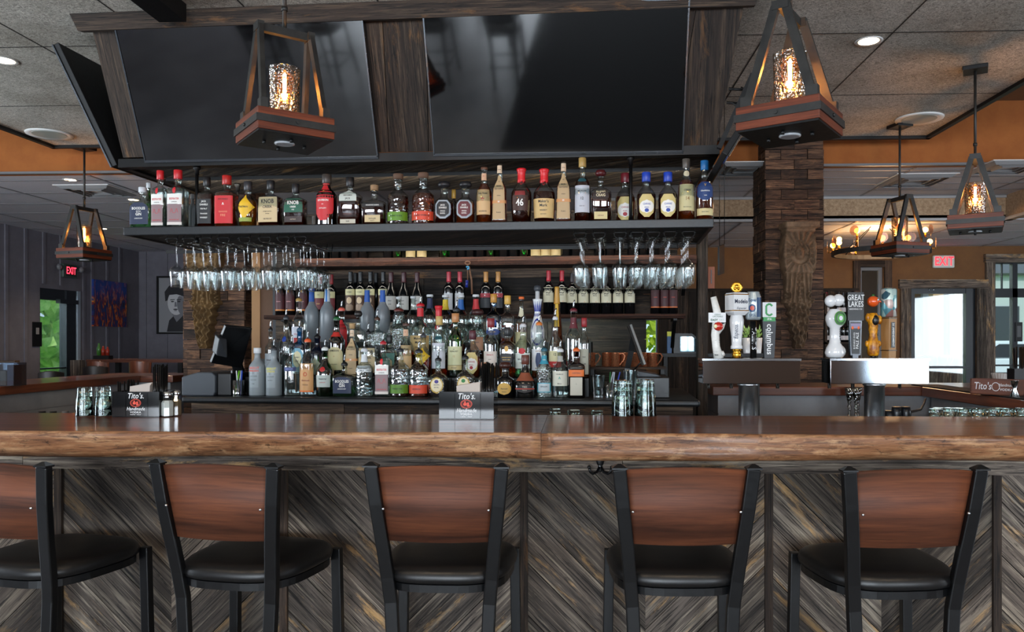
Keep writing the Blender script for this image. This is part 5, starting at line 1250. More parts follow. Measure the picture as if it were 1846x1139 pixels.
CHV = lambda c, c2: [lab('shield', .74, .08, .56, '#c9b878', ), lab('oval', .72, .16, .44, Wt, ('CHIVAS', .35, .013, c), ('REGAL', .28, .009, c)), lab('oval', .22, .18, .26, c)]
U = [
 (268, 330, 16, 'round', 'g', None, 0, ('screw', '#b9bcbe'), [], 'green bottle with a silver cap behind the navy-labelled gin on the upper shelf', .11),
 (257, 338, 41, 'wide', 'c', 'g', .60, ('screw', '#c9ccd0'), BOOD, 'squat clear gin bottle with an arched navy label, first on the upper shelf', 0),
 (289, 308, 27, 'square', 'c', 'w', .70, ('tall', '#c01e26'), BEEF, 'tall clear gin bottle with red cap, the left of the red-capped pair', 0),
 (321, 307, 33, 'square', 'c', 'w', .70, ('tall', '#c01e26'), BEEF, 'tall clear gin bottle with red cap, right of the red-capped pair', 0),
 (347, 350, 14, 'round', 'f', None, 0, ('screw', '#8f9498'), [], 'small frosted bottle behind the left hanging pipe', .13),
 (373, 320, 29, 'square', 'c', 'd', .68, ('tall', '#111113'), [lab('rect', .88, .08, .58, '#131315', ('JACK', .53, .014, Wt, 0, .8), ('DANIELS', .465, .014, Wt, 0, .8), ('Old No.7', .38, .011, Wt), ('TENNESSEE', .28, .009, Wt), ('WHISKEY', .20, .011, Wt))], 'square whiskey bottle with black label and cap on the upper shelf', 0),
 (409, 317, 37, 'square', 'c', 'a', .68, ('tall', '#b0201c'), [lab('rect', .92, .07, .62, '#c42026', ('JACK DANIELS', .55, .011, '#2a0808', 0, .75), ('^', .44, .03, Wt), ('TENNESSEE', .30, .011, '#e08a6a'), ('FIRE', .23, .018, '#e08a6a'))], 'square cinnamon whiskey bottle with a large red label', 0),
 (447, 328, 34, 'bulb', 'c', 'y', .62, ('tall', '#2a2a2e'), [lab('diamond', .95, .16, .74, '#e0b424', ('EASTMAN', .45, .013, K, -.003, .8)), lab('rect', .75, .12, .21, '#8a9a3a')], 'rounded whiskey bottle with a yellow pointed label', 0),
 (488, 326, 41, 'wide', 'c', 'd', .66, ('tall', '#15161a'), KNOB, 'wide bourbon bottle with a cream paper label and black wax cap on the upper shelf', 0),
 (533, 332, 39, 'wide', 'c', 'd', .64, ('tall', '#15161a'), KNOBR, 'wide rye bottle with a green label on the upper shelf', 0),
 (589, 315, 37, 'round', 'r', 'd', .66, ('tall', '#3f3a36'), [lab('shield', .9, .10, .82, '#c0272d', ('*', .66, .03, '#d9a14a'), ('BOURBON', .50, .015, Wt, 0, .8), ('CO.', .42, .008, Wt), ('DISTILLERY', .34, .009, Wt)), lab('rect', .95, .83, .92, '#b8322e')], 'whiskey bottle with a big red shield label on the upper shelf', 0),
 (631, 320, 43, 'wide', 'c', 'd', .60, ('tall', '#141416'), [lab('arch', .74, .52, .76, '#b9c4bc', ('GENTLEMAN', .64, .010, K, 0, .8), ('JACK', .57, .014, K)), lab('rect', .66, .04, .13, '#b9b6a4', ('RARE', .085, .009, K))], 'wide-shouldered whiskey bottle with a pale curved label high on the glass', 0),
 (675, 334, 43, 'wide', 'c', 'd', .60, ('cork', '#9a7a58'), [lab('rect', .92, .52, .60, '#15110f', ('WOODFORD RESERVE', .56, .008, Wt, 0, .85)), lab('rect', .66, .08, .28, '#c9b487', ('DISTILLERS', .18, .009, K), ('SELECT', .12, .008, K))], 'broad flat bourbon bottle with a cork stopper on the upper shelf', 0),
 (718, 314, 39, 'round', 't', 'd', .62, ('cork', '#6a4e3c'), BULR('#5f8a1e', 'WHISKEY 95 RYE'), 'embossed whiskey bottle with a green band label on the upper shelf', 0),
 (763, 312, 41, 'round', 't', 'a', .66, ('cork', '#6a4e3c'), BULR('#d0452a', 'WHISKEY BOURBON'), 'embossed whiskey bottle with an orange band label on the upper shelf', 0),
 (818, 342, 14, 'round', 'r', 'd', .7, ('tall', '#b58a3a'), [], 'gold-capped red bottle glimpsed between the two single-barrel bottles', .11),
 (801, 327, 34, 'squat', 'c', 'd', .60, ('ball', '#1d1d20'), SBAR('#1a1a1d'), 'squat whiskey bottle with black and silver emblem label', 0),
 (839, 327, 34, 'squat', 'c', 'a', .60, ('ball', '#1d1d20'), SBAR('#5e1f26'), 'squat whiskey bottle with maroon and silver emblem label', 0),
 (873, 302, 29, 'tall', 'c', 'a', .74, ('flat', '#5a3a2a'), FOUR, 'slim amber bourbon bottle with a tan label and red rose on the upper shelf', 0),
 (901, 296, 27, 'slant', 'c', 'a', .70, ('none', K), BASIL, 'tall kraft-papered whiskey bottle, left one of two on the upper shelf', 0),
 (940, 304, 39, 'bulb', 'c', 'd', .62, ('wax', '#d01c24'), [lab('rect', .5, .50, .58, '#7a1a18'), lab('rect', .74, .22, .50, '#3a1c10', ('46', .36, .050, Wt, 0, .8))], 'red-waxed bourbon bottle with large white 46 on dark glass', 0),
 (981, 305, 41, 'bulb', 'c', 'd', .58, ('wax', '#d01c24'), MAKE, 'red-waxed bourbon bottle with a broad cream label on the upper shelf', 0),
 (1016, 292, 28, 'slant', 'c', 'a', .70, ('none', K), BASIL, 'tall kraft-papered whiskey bottle, right one of two on the upper shelf', 0),
 (1050, 285, 30, 'tall', 'c', 'd', .70, ('tall', '#a8894a'), MAC, 'tall single-malt bottle with a plain silver-white label and gold cap', 0),
 (1083, 306, 39, 'flask', 'c', 'd', .64, ('ball', '#4a1216'), [lab('rect', .74, .52, .70, '#22100a', ('ELIJAH', .66, .020, '#e0d0a8', 0, .8), ('CRAIG', .575, .020, '#e0d0a8', 0, .8)), lab('rect', .60, .06, .22, '#cdbb86', ('small batch', .14, .008, '#7a1a20'))], 'tapered dark bourbon bottle with cream lettering and a hang tag', 0),
 (1127, 313, 37, 'bulb', 'c', 'a', .58, ('tall', '#6b1c26'), CHV('#a01c28', K), 'rounded scotch bottle with maroon cap standing behind the right hanging pipe', .155),
 (1165, 311, 36, 'bulb', 'c', 'd', .58, ('tall', '#1c3fa8'), CHV('#1c3f9a', K), 'rounded scotch bottle with blue cap, left of the blue-capped pair', 0),
 (1204, 311, 36, 'bulb', 'c', 'd', .58, ('tall', '#1c3fa8'), CHV('#1c3f9a', K), 'rounded scotch bottle with blue cap, right of the blue-capped pair', 0),
 (1237, 287, 30, 'tall', 'c', 'a', .68, ('tall', '#55504a'), [lab('rect', .90, .16, .60, '#c4b98a', ('OBAN', .50, .014, K), ('14', .36, .026, '#8a6a3a'), ('WEST HIGHLAND', .22, .006, K)), lab('oval', .9, .74, .84, '#c9c0a0')], 'single-malt bottle with a tall cream label and grey cap, next to last', 0),
 (1270, 290, 31, 'tall', 'c', 'a', .68, ('tall', '#1e6aa8'), [lab('shield', .9, .34, .66, '#17356a', ('V', .60, .02, '#c9a050'), ('Glenfiddich', .50, .010, Wt, 0, .95), ('YEARS', .42, .006, Wt)), lab('rect', .9, .08, .20, '#cdbb86', ('SINGLE MALT', .14, .007, K))], 'last bottle on the upper shelf, amber with a blue label and bright blue cap', 0),
]
for (px, top, w_, sty, gl, lq, fi, cap, lb, ds, of) in U: bott(px, top, w_, UP, sty, gl, lq, fi, cap, lb, ds, GU, of)

GA_, GB_, GC_, GD_ = 'front row of bottles on the back counter', 'second tier of bottles', 'third tier of bottles', 'top tier of bottles'
P_ = lambda c='#17181a': ('pour', c)
A = [
 (464, 627, 29, 'round', 'f', None, 0, ('screw', '#c9cdd0'), [lab('rect', .80, .56, .62, '#8f989c', ('ABSOLUT', .59, .016, '#d8431c', 0, .8)), lab('rect', .80, .50, .56, '#8f989c', ('MANDRIN', .53, .014, '#d8431c', 0, .8)), lab('rect', .6, .18, .46, '#8f989c', ('country of sweden', .42, .006, K), ('flavored vodka', .34, .006, K), ('orange', .26, .006, K))], 'frosted vodka bottle with orange lettering and white cap, leftmost in the front row'),
 (494, 611, 29, 'round', 'f', None, 0, P_('#2a2c30'), [lab('rect', .80, .56, .62, '#8f989c', ('ABSOLUT', .59, .016, '#d8cc1c', 0, .8)), lab('rect', .80, .50, .56, '#8f989c', ('CITRON', .53, .014, '#d8cc1c', 0, .85)), lab('rect', .6, .18, .46, '#8f989c', ('country of sweden', .42, .006, K), ('lemon flavor', .34, .006, K))], 'frosted vodka bottle with yellow lettering and a pour spout'),
 (526, 604, 28, 'round', 'c', 'w', .45, P_('#2a2c30'), [lab('rect', .8, .50, .58, '#36406a', ('SMIRNOFF', .54, .010, '#7a88c8'))], 'clear vodka bottle with small blue lettering in the front row'),
 (555, 596, 29, 'round', 'c', 'w', .18, P_('#d0562a'), [lab('rect', .88, .08, .60, '#c2925e', ("Tito's", .52, .018, '#5a3018', 0, .85), ('O', .40, .032, '#b03a1c'), ('Handmade', .29, .012, '#7a2a18', 0, .8, .3), ('VODKA', .21, .010, '#5a3018')), lab('rect', .9, .08, .105, '#d86a1c')], 'clear vodka bottle with a tan paper label beside the green gin bottle'),
 (586, 611, 33, 'bulb', 'g', 'g', .56, P_('#d0d4d0'), [lab('rect', .80, .20, .46, '#a9b2ac', ('Tanqueray', .38, .011, K, 0, .9, .3), ('LONDON DRY', .30, .006, '#b03030')), lab('oval', .32, .53, .64, '#b01c1c')], 'bright green gin bottle with silver label and red seal'),
 (621, 638, 40, 'wide', 'c', 'g', .30, P_('#17181a'), BOOD, 'squat clear gin bottle with an arched navy label in the front row'),
 (657, 613, 31, 'round', 't', 'w', .55, P_('#c8ccd0'), [lab('rect', .92, .54, .68, '#c9ccce', ('THE BOTANIST', .62, .009, K, 0, .85), ('islay gin', .57, .007, K)), lab('rect', .98, .76, .93, '#cfd3d6')], 'textured clear gin bottle with a white collar label'),
 (691, 600, 29, 'square', 'c', 'w', .30, P_('#a8202a'), BEEF, 'clear gin bottle with red and white label and pour spout in the front row'),
 (721, 613, 35, 'round', 't', 'd', .12, P_('#23252a'), BULR('#4f7a1a', 'WHISKEY RYE'), 'nearly empty embossed bottle with a green band label in the front row'),
 (755, 615, 35, 'round', 't', 'a', .12, P_('#23252a'), BULR('#c8452a', 'BOURBON'), 'nearly empty embossed bottle with an orange band label in the front row'),
 (790, 630, 39, 'crown', 'T', 'd', .40, P_('#17181a'), [lab('oval', .62, .10, .56, '#b89a4a'), lab('oval', .52, .14, .52, '#d9ccaa', ('CROWN', .34, .009, '#2a2a5a'), ('ROYAL', .27, .009, '#2a2a5a')), lab('oval', .2, .38, .48, '#3a2a7a')], 'cut-glass whisky bottle with gold oval label, left of the napkin caddy top'),
 (839, 626, 38, 'crown', 'T', 'd', .40, P_('#17181a'), [lab('oval', .62, .10, .56, '#b89a4a'), lab('oval', .52, .14, .52, '#d9ccaa', ('APPLE', .30, .010, '#2a5a2a')), lab('oval', .2, .38, .48, '#2a7a3a')], 'cut-glass whisky bottle with green-topped label behind the napkin caddy'),
 (872, 653, 20, 'squat', 'c', 'y', .3, ('cork', '#b98a6a'), [], 'small round bottle with a pinkish cork stopper behind the black straws'),
 (911, 652, 32, 'squat', 'k', None, 0, ('ball', '#3a1c14'), [lab('oval', .78, .10, .52, '#c9a04a', ('Reposado', .31, .010, K, 0, .9, .3), ('TEQUILA', .20, .007, K))], 'squat black tequila bottle with a gold oval label'),
 (947, 640, 39, 'bell', 'k', None, 0, ('tall', '#5a2a1c'), [lab('oval', .80, .12, .34, '#1c1412', ('TRES', .27, .014, '#b8b0a0'), ('TEQUILA', .19, .007, '#b8b0a0')), lab('rect', .9, .215, .235, '#c8402a'), lab('rect', .98, .42, .62, '#8a4a30')], 'bell-shaped black tequila bottle with a terracotta neck'),
 (981, 612, 28, 'round', 'T', 'w', .50, P_('#2a5a6a'), [lab('rect', .84, .12, .32, '#3aa0b4'), lab('rect', .74, .135, .305, '#b9c4c8', ('ESPOLON', .24, .010, K, 0, .8)), lab('rect', .98, .72, .90, '#2f8aa0', ('100', .8, .012, Wt))], 'rippled clear tequila bottle with a turquoise-edged label'),
 (1010, 613, 29, 'round', 'c', 'w', .40, P_('#c9ccd0'), [lab('rect', .92, .26, .58, '#c9c8b8', ('CASAMIGOS', .51, .008, K, 0, .85), ('^', .41, .03, '#3a9a8a'), ('Blanco', .31, .009, K)), lab('rect', .9, .78, .90, '#9a9a92')], 'clear tequila bottle with a white hand-lettered label'),
 (1039, 612, 31, 'square', 'r', 'd', .60, P_('#c85a1c'), [lab('rect', .70, .06, .44, '#b9b4a4', ('L', .3, .008, K)), lab('rect', .88, .46, .60, '#d0661c', ('COINTREAU', .53, .009, '#3a1408', 0, .85))], 'square brown liqueur bottle with an orange banner label, last in the front row'),
]
Bt = [
 (488, 577, 20, 'round', 'c', None, 0, P_('#101114'), [lab('rect', .92, .10, .50, '#b9c4cc', ('Ketel', .36, .012, K, 0, .9, .3), ('ONE', .24, .012, K))], 'tall bottle with black collar and white script label behind the yellow-lettered vodka'),
 (516, 556, 26, 'tall', 'c', 'w', .4, P_('#30343a'), [lab('oval', .35, .60, .70, '#1c3f9a')], 'tall clear bottle with a small round blue badge'),
 (540, 577, 26, 'square', 'b', 'w', .5, P_('#30506a'), [lab('arch', .78, .10, .62, '#7fb4cc', ), lab('oval', .62, .20, .56, '#e0d8b0', ('BOMBAY', .42, .008, NV), ('SAPPHIRE', .34, .006, NV))], 'sky-blue square gin bottle with an oval label'),
 (572, 590, 28, 'round', 'n', None, 0, P_('#101114'), [lab('diamond', .95, .05, .50, '#a9b09a', ('GIN', .28, .010, K))], 'near-black apothecary bottle with a pale diamond label'),
 (607, 557, 30, 'round', 'G', 'd', .60, P_('#1f5a30'), [lab('arch', .90, .12, .52, '#c9bf92', ('JAMESON', .455, .014, K, 0, .85), ('*', .34, .02, '#a03020'), ('IRISH WHISKEY', .22, .006, K)), lab('rect', .9, .70, .78, '#b02a20')], 'green Irish whiskey bottle with a cream label and pour spout'),
 (635, 583, 25, 'slant', 'c', 'y', .3, ('cork', '#a98a60'), BASIL, 'whiskey bottle in a long kraft paper label on the second tier'),
 (664, 582, 34, 'wide', 'c', 'd', .30, P_('#131417'), KNOB, 'wide bourbon bottle with cream label and black collar on the second tier'),
 (702, 604, 26, 'wide', 'c', 'd', .30, ('tall', '#131417'), [lab('rect', .9, .28, .60, '#24584a', ('RYE', .45, .014, Wt))], 'black-capped rye bottle with a green label, partly hidden on the second tier'),
 (732, 583, 28, 'tall', 'c', 'a', .52, ('flat', '#4a2a20'), FOUR, 'bourbon bottle with a pinkish rose label on the second tier'),
 (763, 588, 30, 'bulb', 'c', 'a', .50, P_('#3a3c40'), [lab('diamond', .95, .30, .74, '#d8b020', ('TIN CUP', .53, .012, K))], 'amber bottle with a pointed yellow label on the second tier'),
 (792, 570, 28, 'tall', 'c', 'a', .15, ('tall', '#b59a5a'), MAC, 'single-malt bottle with a plain silver label on the second tier'),
 (821, 565, 28, 'round', 'g', 'y', .4, ('tall', '#b07a4a'), [lab('rect', .92, .20, .50, '#c4c49a', ('THE', .455, .006, K), ('GLENLIVET', .42, .011, K, 0, .85), ('12', .34, .014, '#a07a3a')), lab('rect', .92, .12, .195, '#b9a878', ('SINGLE MALT', .155, .006, K))], 'bright green single-malt bottle with a cream label and cork-coloured cap'),
 (852, 596, 29, 'bulb', 'c', 'a', .50, ('tall', '#4a1c26'), CHV('#a01c28', K), 'rounded scotch bottle with a red and gold crest on the second tier'),
 (885, 574, 28, 'round', 'c', 'y', .22, ('tall', '#7a1c22'), [lab('rect', .84, .20, .46, '#c9bfb4', ("Dewar's", .40, .013, '#a02a2a', 0, .85), ('scotch', .32, .007, K)), lab('oval', .5, .09, .17, '#d0b060')], 'scotch bottle with white label and dark red cap on the second tier'),
 (915, 590, 28, 'square', 'c', 'a', .22, ('tall', '#17181a'), [lab('wedge', .98, .30, .50, '#17171a', ('JOHNNIE WALKER', .42, .007, '#d0a850'), ('BLACK LABEL', .37, .008, '#d0a850')), lab('oval', .25, .54, .66, '#c9a050')], 'square scotch bottle with a slanted black and gold label'),
 (943, 569, 29, 'round', 'c', 'g', .5, P_('#c9ccd0'), [lab('rect', .92, .18, .48, '#c3ccc4', ('BACARDI', .36, .014, K, 0, .8), ('SUPERIOR', .29, .006, K)), lab('oval', .42, .46, .58, '#b01c24')], 'clear rum bottle with a red roundel and black lettering'),
 (972, 566, 28, 'round', 'c', 'a', .3, P_('#c8702a'), [lab('rect', .92, .14, .54, '#c9cdd0', ('CAPTAIN', .50, .009, '#8a5a1c'), ('MORGAN', .18, .009, '#8a5a1c')), lab('wedge', .38, .20, .47, '#2a3a5e')], 'rum bottle with a blue-coated figure printed on the label'),
 (1001, 556, 25, 'tall', 'c', 'w', .3, P_('#c9ccd0'), [lab('rect', .9, .26, .46, '#c9c49a', ('12', .40, .020, K)), lab('rect', .9, .18, .28, '#b02420', ('RON', .23, .010, Wt))], 'slim clear rum bottle with a large 12 and red band'),
 (1034, 541, 31, 'round', 'c', 'd', .42, P_('#5a1520'), [lab('rect', .98, .74, .90, '#5a1520', ('D', .80, .016, Wt))], 'tall bottle with a maroon neck and clear glass, near the right end'),
 (1053, 573, 20, 'round', 'c', 'a', .4, ('tall', '#8a1c22'), [lab('rect', .8, .06, .50, '#a8a898', ('OLD', .36, .010, K), ('RUM', .24, .010, K))], 'narrow bottle with a tall grey label, rightmost on the second tier'),
]
Ct = [
 (539, 524, 27, 'round', 'c', 'w', .5, P_('#a8864a'), [lab('rect', .7, .20, .55, '#b9bdc8', ('STOLI', .42, .010, '#b01c24')), lab('rect', .3, .24, .36, '#a82a2a')], 'clear bottle with pale label and a red square on the third tier'),
 (616, 541, 30, 'round', 'c', 'd', .5, P_('#c85a4a'), [lab('shield', .85, .08, .80, '#b8272d', ('BOURBON', .45, .012, Wt, 0, .8))], 'bottle with a large red shield label on the third tier'),
 (646, 560, 30, 'wide', 'c', None, .0, ('ball', '#23201e'), [], 'clear wide bottle with a black knob stopper on the third tier'),
 (680, 558, 34, 'wide', 'T', 'w', .3, P_('#4a3024'), [lab('rect', .8, .14, .34, '#25252a', ('BLENDED', .24, .008, '#8a8a8a'))], 'clear cut-glass bottle with a brown collar on the third tier'),
 (719, 542, 42, 'round', 'T', 'w', .3, P_('#5a2018'), [], 'large round clear bottle with pour spout in the middle of the third tier'),
 (758, 533, 38, 'bulb', 'c', 'd', .2, P_('#c01c24'), MAKE + [lab('rect', .98, .80, .96, '#c01c24')], 'red-waxed bourbon bottle with cream label and pour spout on the third tier'),
 (791, 551, 32, 'bulb', 'c', 'd', .2, ('wax', '#c01c24'), [lab('oval', .3, .56, .66, '#8a1c1c')], 'bourbon bottle with a bright red wax cap on the third tier'),
 (823, 541, 32, 'round', 'c', 'r', .3, P_('#26282c'), [], 'clear bottle part-filled with red liqueur on the third tier'),
 (861, 557, 32, 'squat', 'T', 'd', .2, ('ball', '#3a1c1c'), [lab('rect', .7, .20, .5, '#9a6a4a', ('RESERVE', .38, .008, K))], 'rounded bottle with a dark stopper and brown label on the third tier'),
 (890, 530, 26, 'square', 'b', 'a', .5, ('tall', '#b9863a'), [lab('oval', .5, .50, .64, '#1c4a9a', ('JW', .57, .012, '#d0a850')), lab('wedge', .98, .38, .48, '#1c3a7a', ('BLUE LABEL', .43, .007, '#d0a850'))], 'square blue-glass scotch bottle with gold cap'),
 (915, 533, 26, 'square', 'c', 'a', .55, ('tall', '#c9a04a'), [lab('wedge', .98, .34, .5, '#1c1c1c', ('DOUBLE BLACK', .42, .006, '#d0a850'))], 'square scotch bottle with yellow-gold cap beside the blue-glass one'),
 (940, 535, 22, 'round', 'c', 'y', .6, ('flat', '#d8662a'), [lab('rect', .9, .1, .45, '#b9b48a', ('COGNAC', .33, .007, K)), lab('oval', .9, .70, .86, '#c9c4a8')], 'slim bottle with an orange cap and cream neck label'),
]
Dt = [
 (562, 506, 27, 'tall', 'F', None, 0, P_('#1c4a9a'), [lab('rect', 1.0, .78, .97, '#1c4f9e')], 'frosted grey vodka bottle with blue neck and pour spout, leftmost of its kind'),
 (590, 521, 27, 'tall', 'F', None, 0, ('none', K), [lab('rect', 1.0, .76, .97, '#b9c4cc'), lab('rect', .34, .76, .99, '#1c6ab0')], 'frosted vodka bottle with a white neck and blue stripe'),
 (662, 522, 27, 'tall', 'F', None, 0, ('none', K), [lab('rect', 1.0, .76, .98, '#1c4f9e')], 'frosted grey vodka bottle with a blue neck, left of the centre pair'),
 (690, 522, 27, 'tall', 'F', None, 0, ('none', K), [lab('rect', 1.0, .76, .98, '#1c4f9e')], 'frosted grey vodka bottle with a blue neck, right of the centre pair'),
 (719, 535, 24, 'tall', 'c', 'w', .5, ('flat', '#b9bdc0'), [], 'clear bottle with pale cap directly behind the large round bottle'),
 (745, 534, 24, 'tall', 'c', 'w', .5, ('flat', '#b9bdc0'), [], 'clear bottle with pale cap between the burgundy wines and red wax cap'),
 (775, 531, 28, 'tall', 'c', 'w', .4, ('flat', '#c9cdd0'), [lab('rect', 1.0, .74, .97, '#232a4a')], 'clear bottle with a navy sleeve on its neck'),
 (803, 532, 28, 'tall', 'c', 'w', .4, ('flat', '#c9cdd0'), [lab('rect', 1.0, .72, .95, '#c9ac24', ('J', .82, .016, K))], 'clear bottle with a yellow sleeve on its neck'),
 (831, 532, 28, 'tall', 'c', 'w', .4, ('flat', '#c9cdd0'), [lab('rect', 1.0, .72, .95, '#1c5aa0')], 'clear bottle with a blue sleeve on its neck'),
 (858, 531, 28, 'tall', 'c', 'w', .4, ('flat', '#c9cdd0'), [lab('rect', 1.0, .72, .95, '#b0282c')], 'clear bottle with a red sleeve on its neck'),
]
for rows, tier, gr in ((A, 0, GA_), (Bt, 1, GB_), (Ct, 2, GC_), (Dt, 3, GD_)):
    for (px, top, w_, sty, gl, lq, fi, cap, lb, ds) in rows: bott(px, top, w_, TIER[tier], sty, gl, lq, fi, cap, lb, ds, gr)
# two odd shapes
t = bott(969, 514, 27, TIER[2], 'vase', 'p', None, 0, ('ball', '#3f4348'), [], 'white and blue painted ceramic tequila bottle with a silver bell stopper', GC_)
gl = t.children[0]; H = max(v.co.z for v in gl.data.vertices); R = max(v.co.x for v in gl.data.vertices)
q = MB(); BL = pm('#1c2f8a', .3); pf = STY['vase'][0]
def vs_(ang, zf, o=.0008): r_ = R * prof_at(pf, zf) + o; return (r_ * sin(ang), -r_ * cos(ang), zf * H)
for k in range(12):
    a = 2 * pi * k / 12; b0 = len(q.v); q.v += [vs_(a - .24, .70), vs_(a + .24, .70), vs_(a + .18, .78), vs_(a, .86), vs_(a - .18, .78)]; q.face((b0, b0 + 1, b0 + 2, b0 + 3, b0 + 4))
for rad in (.0,):
    for k in range(28):
        a = 2 * pi * k / 28; a2 = a + 2 * pi / 28; f = lambda t_, s: vs_(.95 * s * sin(t_), .40 + .20 * s * cos(t_)); b0 = len(q.v); q.v += [f(a, 1), f(a2, 1), f(a2, .84), f(a, .84)]; q.face((b0, b0 + 3, b0 + 2, b0 + 1))
for k in range(30):
    a = 2 * pi * k / 30; b0 = len(q.v); zf = .64 + .02 * (k % 2); q.v += [vs_(a, zf - .02), vs_(a + .12, zf), vs_(a, zf + .02), vs_(a - .12, zf)]; q.face((b0, b0 + 1, b0 + 2, b0 + 3))
q.make('painted_pattern', BL, t)
t = bott(1004, 517, 27, TIER[2], 'cone', 'c', 'a', .9, ('foil', '#b8862a'), [lab('rect', .5, .45, .9, '#c9a02a', ('L', .7, .012, K), ('I', .62, .012, K), ('Q', .54, .012, K))], 'tall pointed amber liqueur bottle with a gold label strip', GC_)

# wine bottles on the shelf
WS = (4.89, ZS1 + .0006); GW = 'wine bottles on the lower back shelf'
def wine(px, top, w_, foil, lb, desc, sty='wine', off=0): return bott(px, top, w_, WS, sty, 'W', None, 0, ('foil', foil), lb, desc, GW, off, 'wine_bottle')
MAR = [lab('rect', .94, .10, .62, '#3f1219', ('C', .52, .016, '#d0a030'), ('RESERVA', .30, .008, '#c98a8a')), lab('rect', .95, .10, .13, '#b8702a')]
for px, nm in ((506, 'leftmost'), (524, 'second'), (547, 'third')): wine(px, 486, 19, '#1a0c10', MAR, '%s of the three maroon-labelled wine bottles at the left end of the shelf' % nm)
RC = [lab('rect', .9, .42, .58, '#b9b48a', ('VINO', .5, .008, K)), lab('rect', .9, .14, .42, '#5e1a20', ('ROJO', .28, .010, '#c9a060'))]
wine(577, 495, 19, '#8a1c24', RC, 'left of the two red-capped wine bottles behind the frosted vodkas'); wine(597, 495, 19, '#8a1c24', RC, 'right of the two red-capped wine bottles behind the frosted vodkas')
CR = [lab('rect', .94, .46, .60, '#c4be94', ('19 CRIMES', .53, .008, K)), lab('rect', .94, .10, .46, '#4a3426'), lab('oval', .5, .26, .42, '#c0a888'), lab('shield', .75, .10, .25, '#8a7460')]
for px, nm, of in ((632, 'leftmost', 0), (650, 'second', 0), (668, 'third', 0), (691, 'rightmost', 0)): wine(px, 490, 18.5, '#17191c', CR, '%s of the four black-capped wine bottles with portrait labels' % nm, 'wine', of)
for px, nm in ((641, 'left'), (678, 'right')): wine(px, 492, 18, '#17191c', [], '%s of two dark wine bottles in the row behind the portrait labels' % nm, 'wine', .09)
BG = [lab('rect', .92, .12, .44, '#a9a8a4', ('PINOT', .33, .009, K), ('NOIR', .25, .009, K))]
for px, nm in ((705, 'left'), (728, 'middle'), (752, 'right')): wine(px, 491, 22, '#3a1218', BG, '%s of the three sloping-shouldered wine bottles with grey labels' % nm, 'burg')
SG = [lab('rect', .8, .12, .50, '#a9acb0', ('MERLOT', .40, .008, '#b07a2a'))]
wine(809, 490, 20, '#a82434', SG, 'left of the two red-capped wine bottles beside the hanging opener'); wine(829, 490, 20, '#a82434', SG, 'right of the two red-capped wine bottles beside the hanging opener')
TN = [lab('rect', .9, .40, .50, '#8a2a34', ('M', .45, .01, Wt)), lab('rect', .9, .16, .38, '#23262c')]
wine(876, 490, 21, '#b07a3a', TN, 'left of the two tan-capped wine bottles'); wine(898, 490, 21, '#b07a3a', TN, 'right of the two tan-capped wine bottles')
CRL = [lab('rect', .96, .28, .62, '#c3bda4', ('~', .50, .04, K, 0, 1.2), ('Antico', .45, .010, K, 0, .9, .3), ('.', .33, .03, '#c8702a', .008))]
for k, (px, nm) in enumerate(((989, 'first'), (1013, 'second'), (1031.5, 'third'), (1052, 'fourth'), (1072.5, 'fifth'), (1093, 'sixth'), (1114, 'seventh'), (1135, 'eighth'))):
    wine(px, 488 if k < 2 else 492, 19.5, '#b01c2c' if k < 2 else '#22161a', CRL, '%s from the left of the eight cream-labelled wine bottles' % nm)
for px, nm in ((1181, 'left'), (1198, 'middle'), (1213, 'right')): wine(px, 494, 17.5, '#17191c', [lab('rect', .9, .16, .60, '#3a1418', ('ROSSO', .42, .008, '#b8402a')), lab('rect', .9, .16, .19, '#b8602a')], '%s of the three dark wine bottles at the right end of the shelf' % nm)
# bottles lined up on the upper wine shelf: only their feet show below the hanging shelf
WS2 = (4.92, ZS2 + .0006); n = 0
for px in [548, 566, 586, 606, 622, 641, 655, 700, 716, 741, 761, 800, 818, 833, 848, 866, 884, 908, 926, 944, 966, 984, 1002, 1020, 1038, 1080, 1100, 1140, 1160, 1180]:
    n += 1; lbs = [lab('rect', .95, .05, .3, '#a89468')] if px in (741, 761, 966, 984, 1002) else []
    p = atg(px, 600, WS2[0])
    make_bottle('wine_bottle', .29, .033, 'wine', 'W' if px not in (716, 800, 884, 944) else 'g', None, 0, ('foil', '#1a1618'), lbs, ('pale-labelled' if lbs else ('green' if px in (716, 800, 884, 944) else 'dark')) + ' wine bottle on the upper wine shelf, number %d counted from the left' % n, 'wine bottles on the upper wine shelf', gw(p.x, WS2[0], WS2[1]), seg=16)
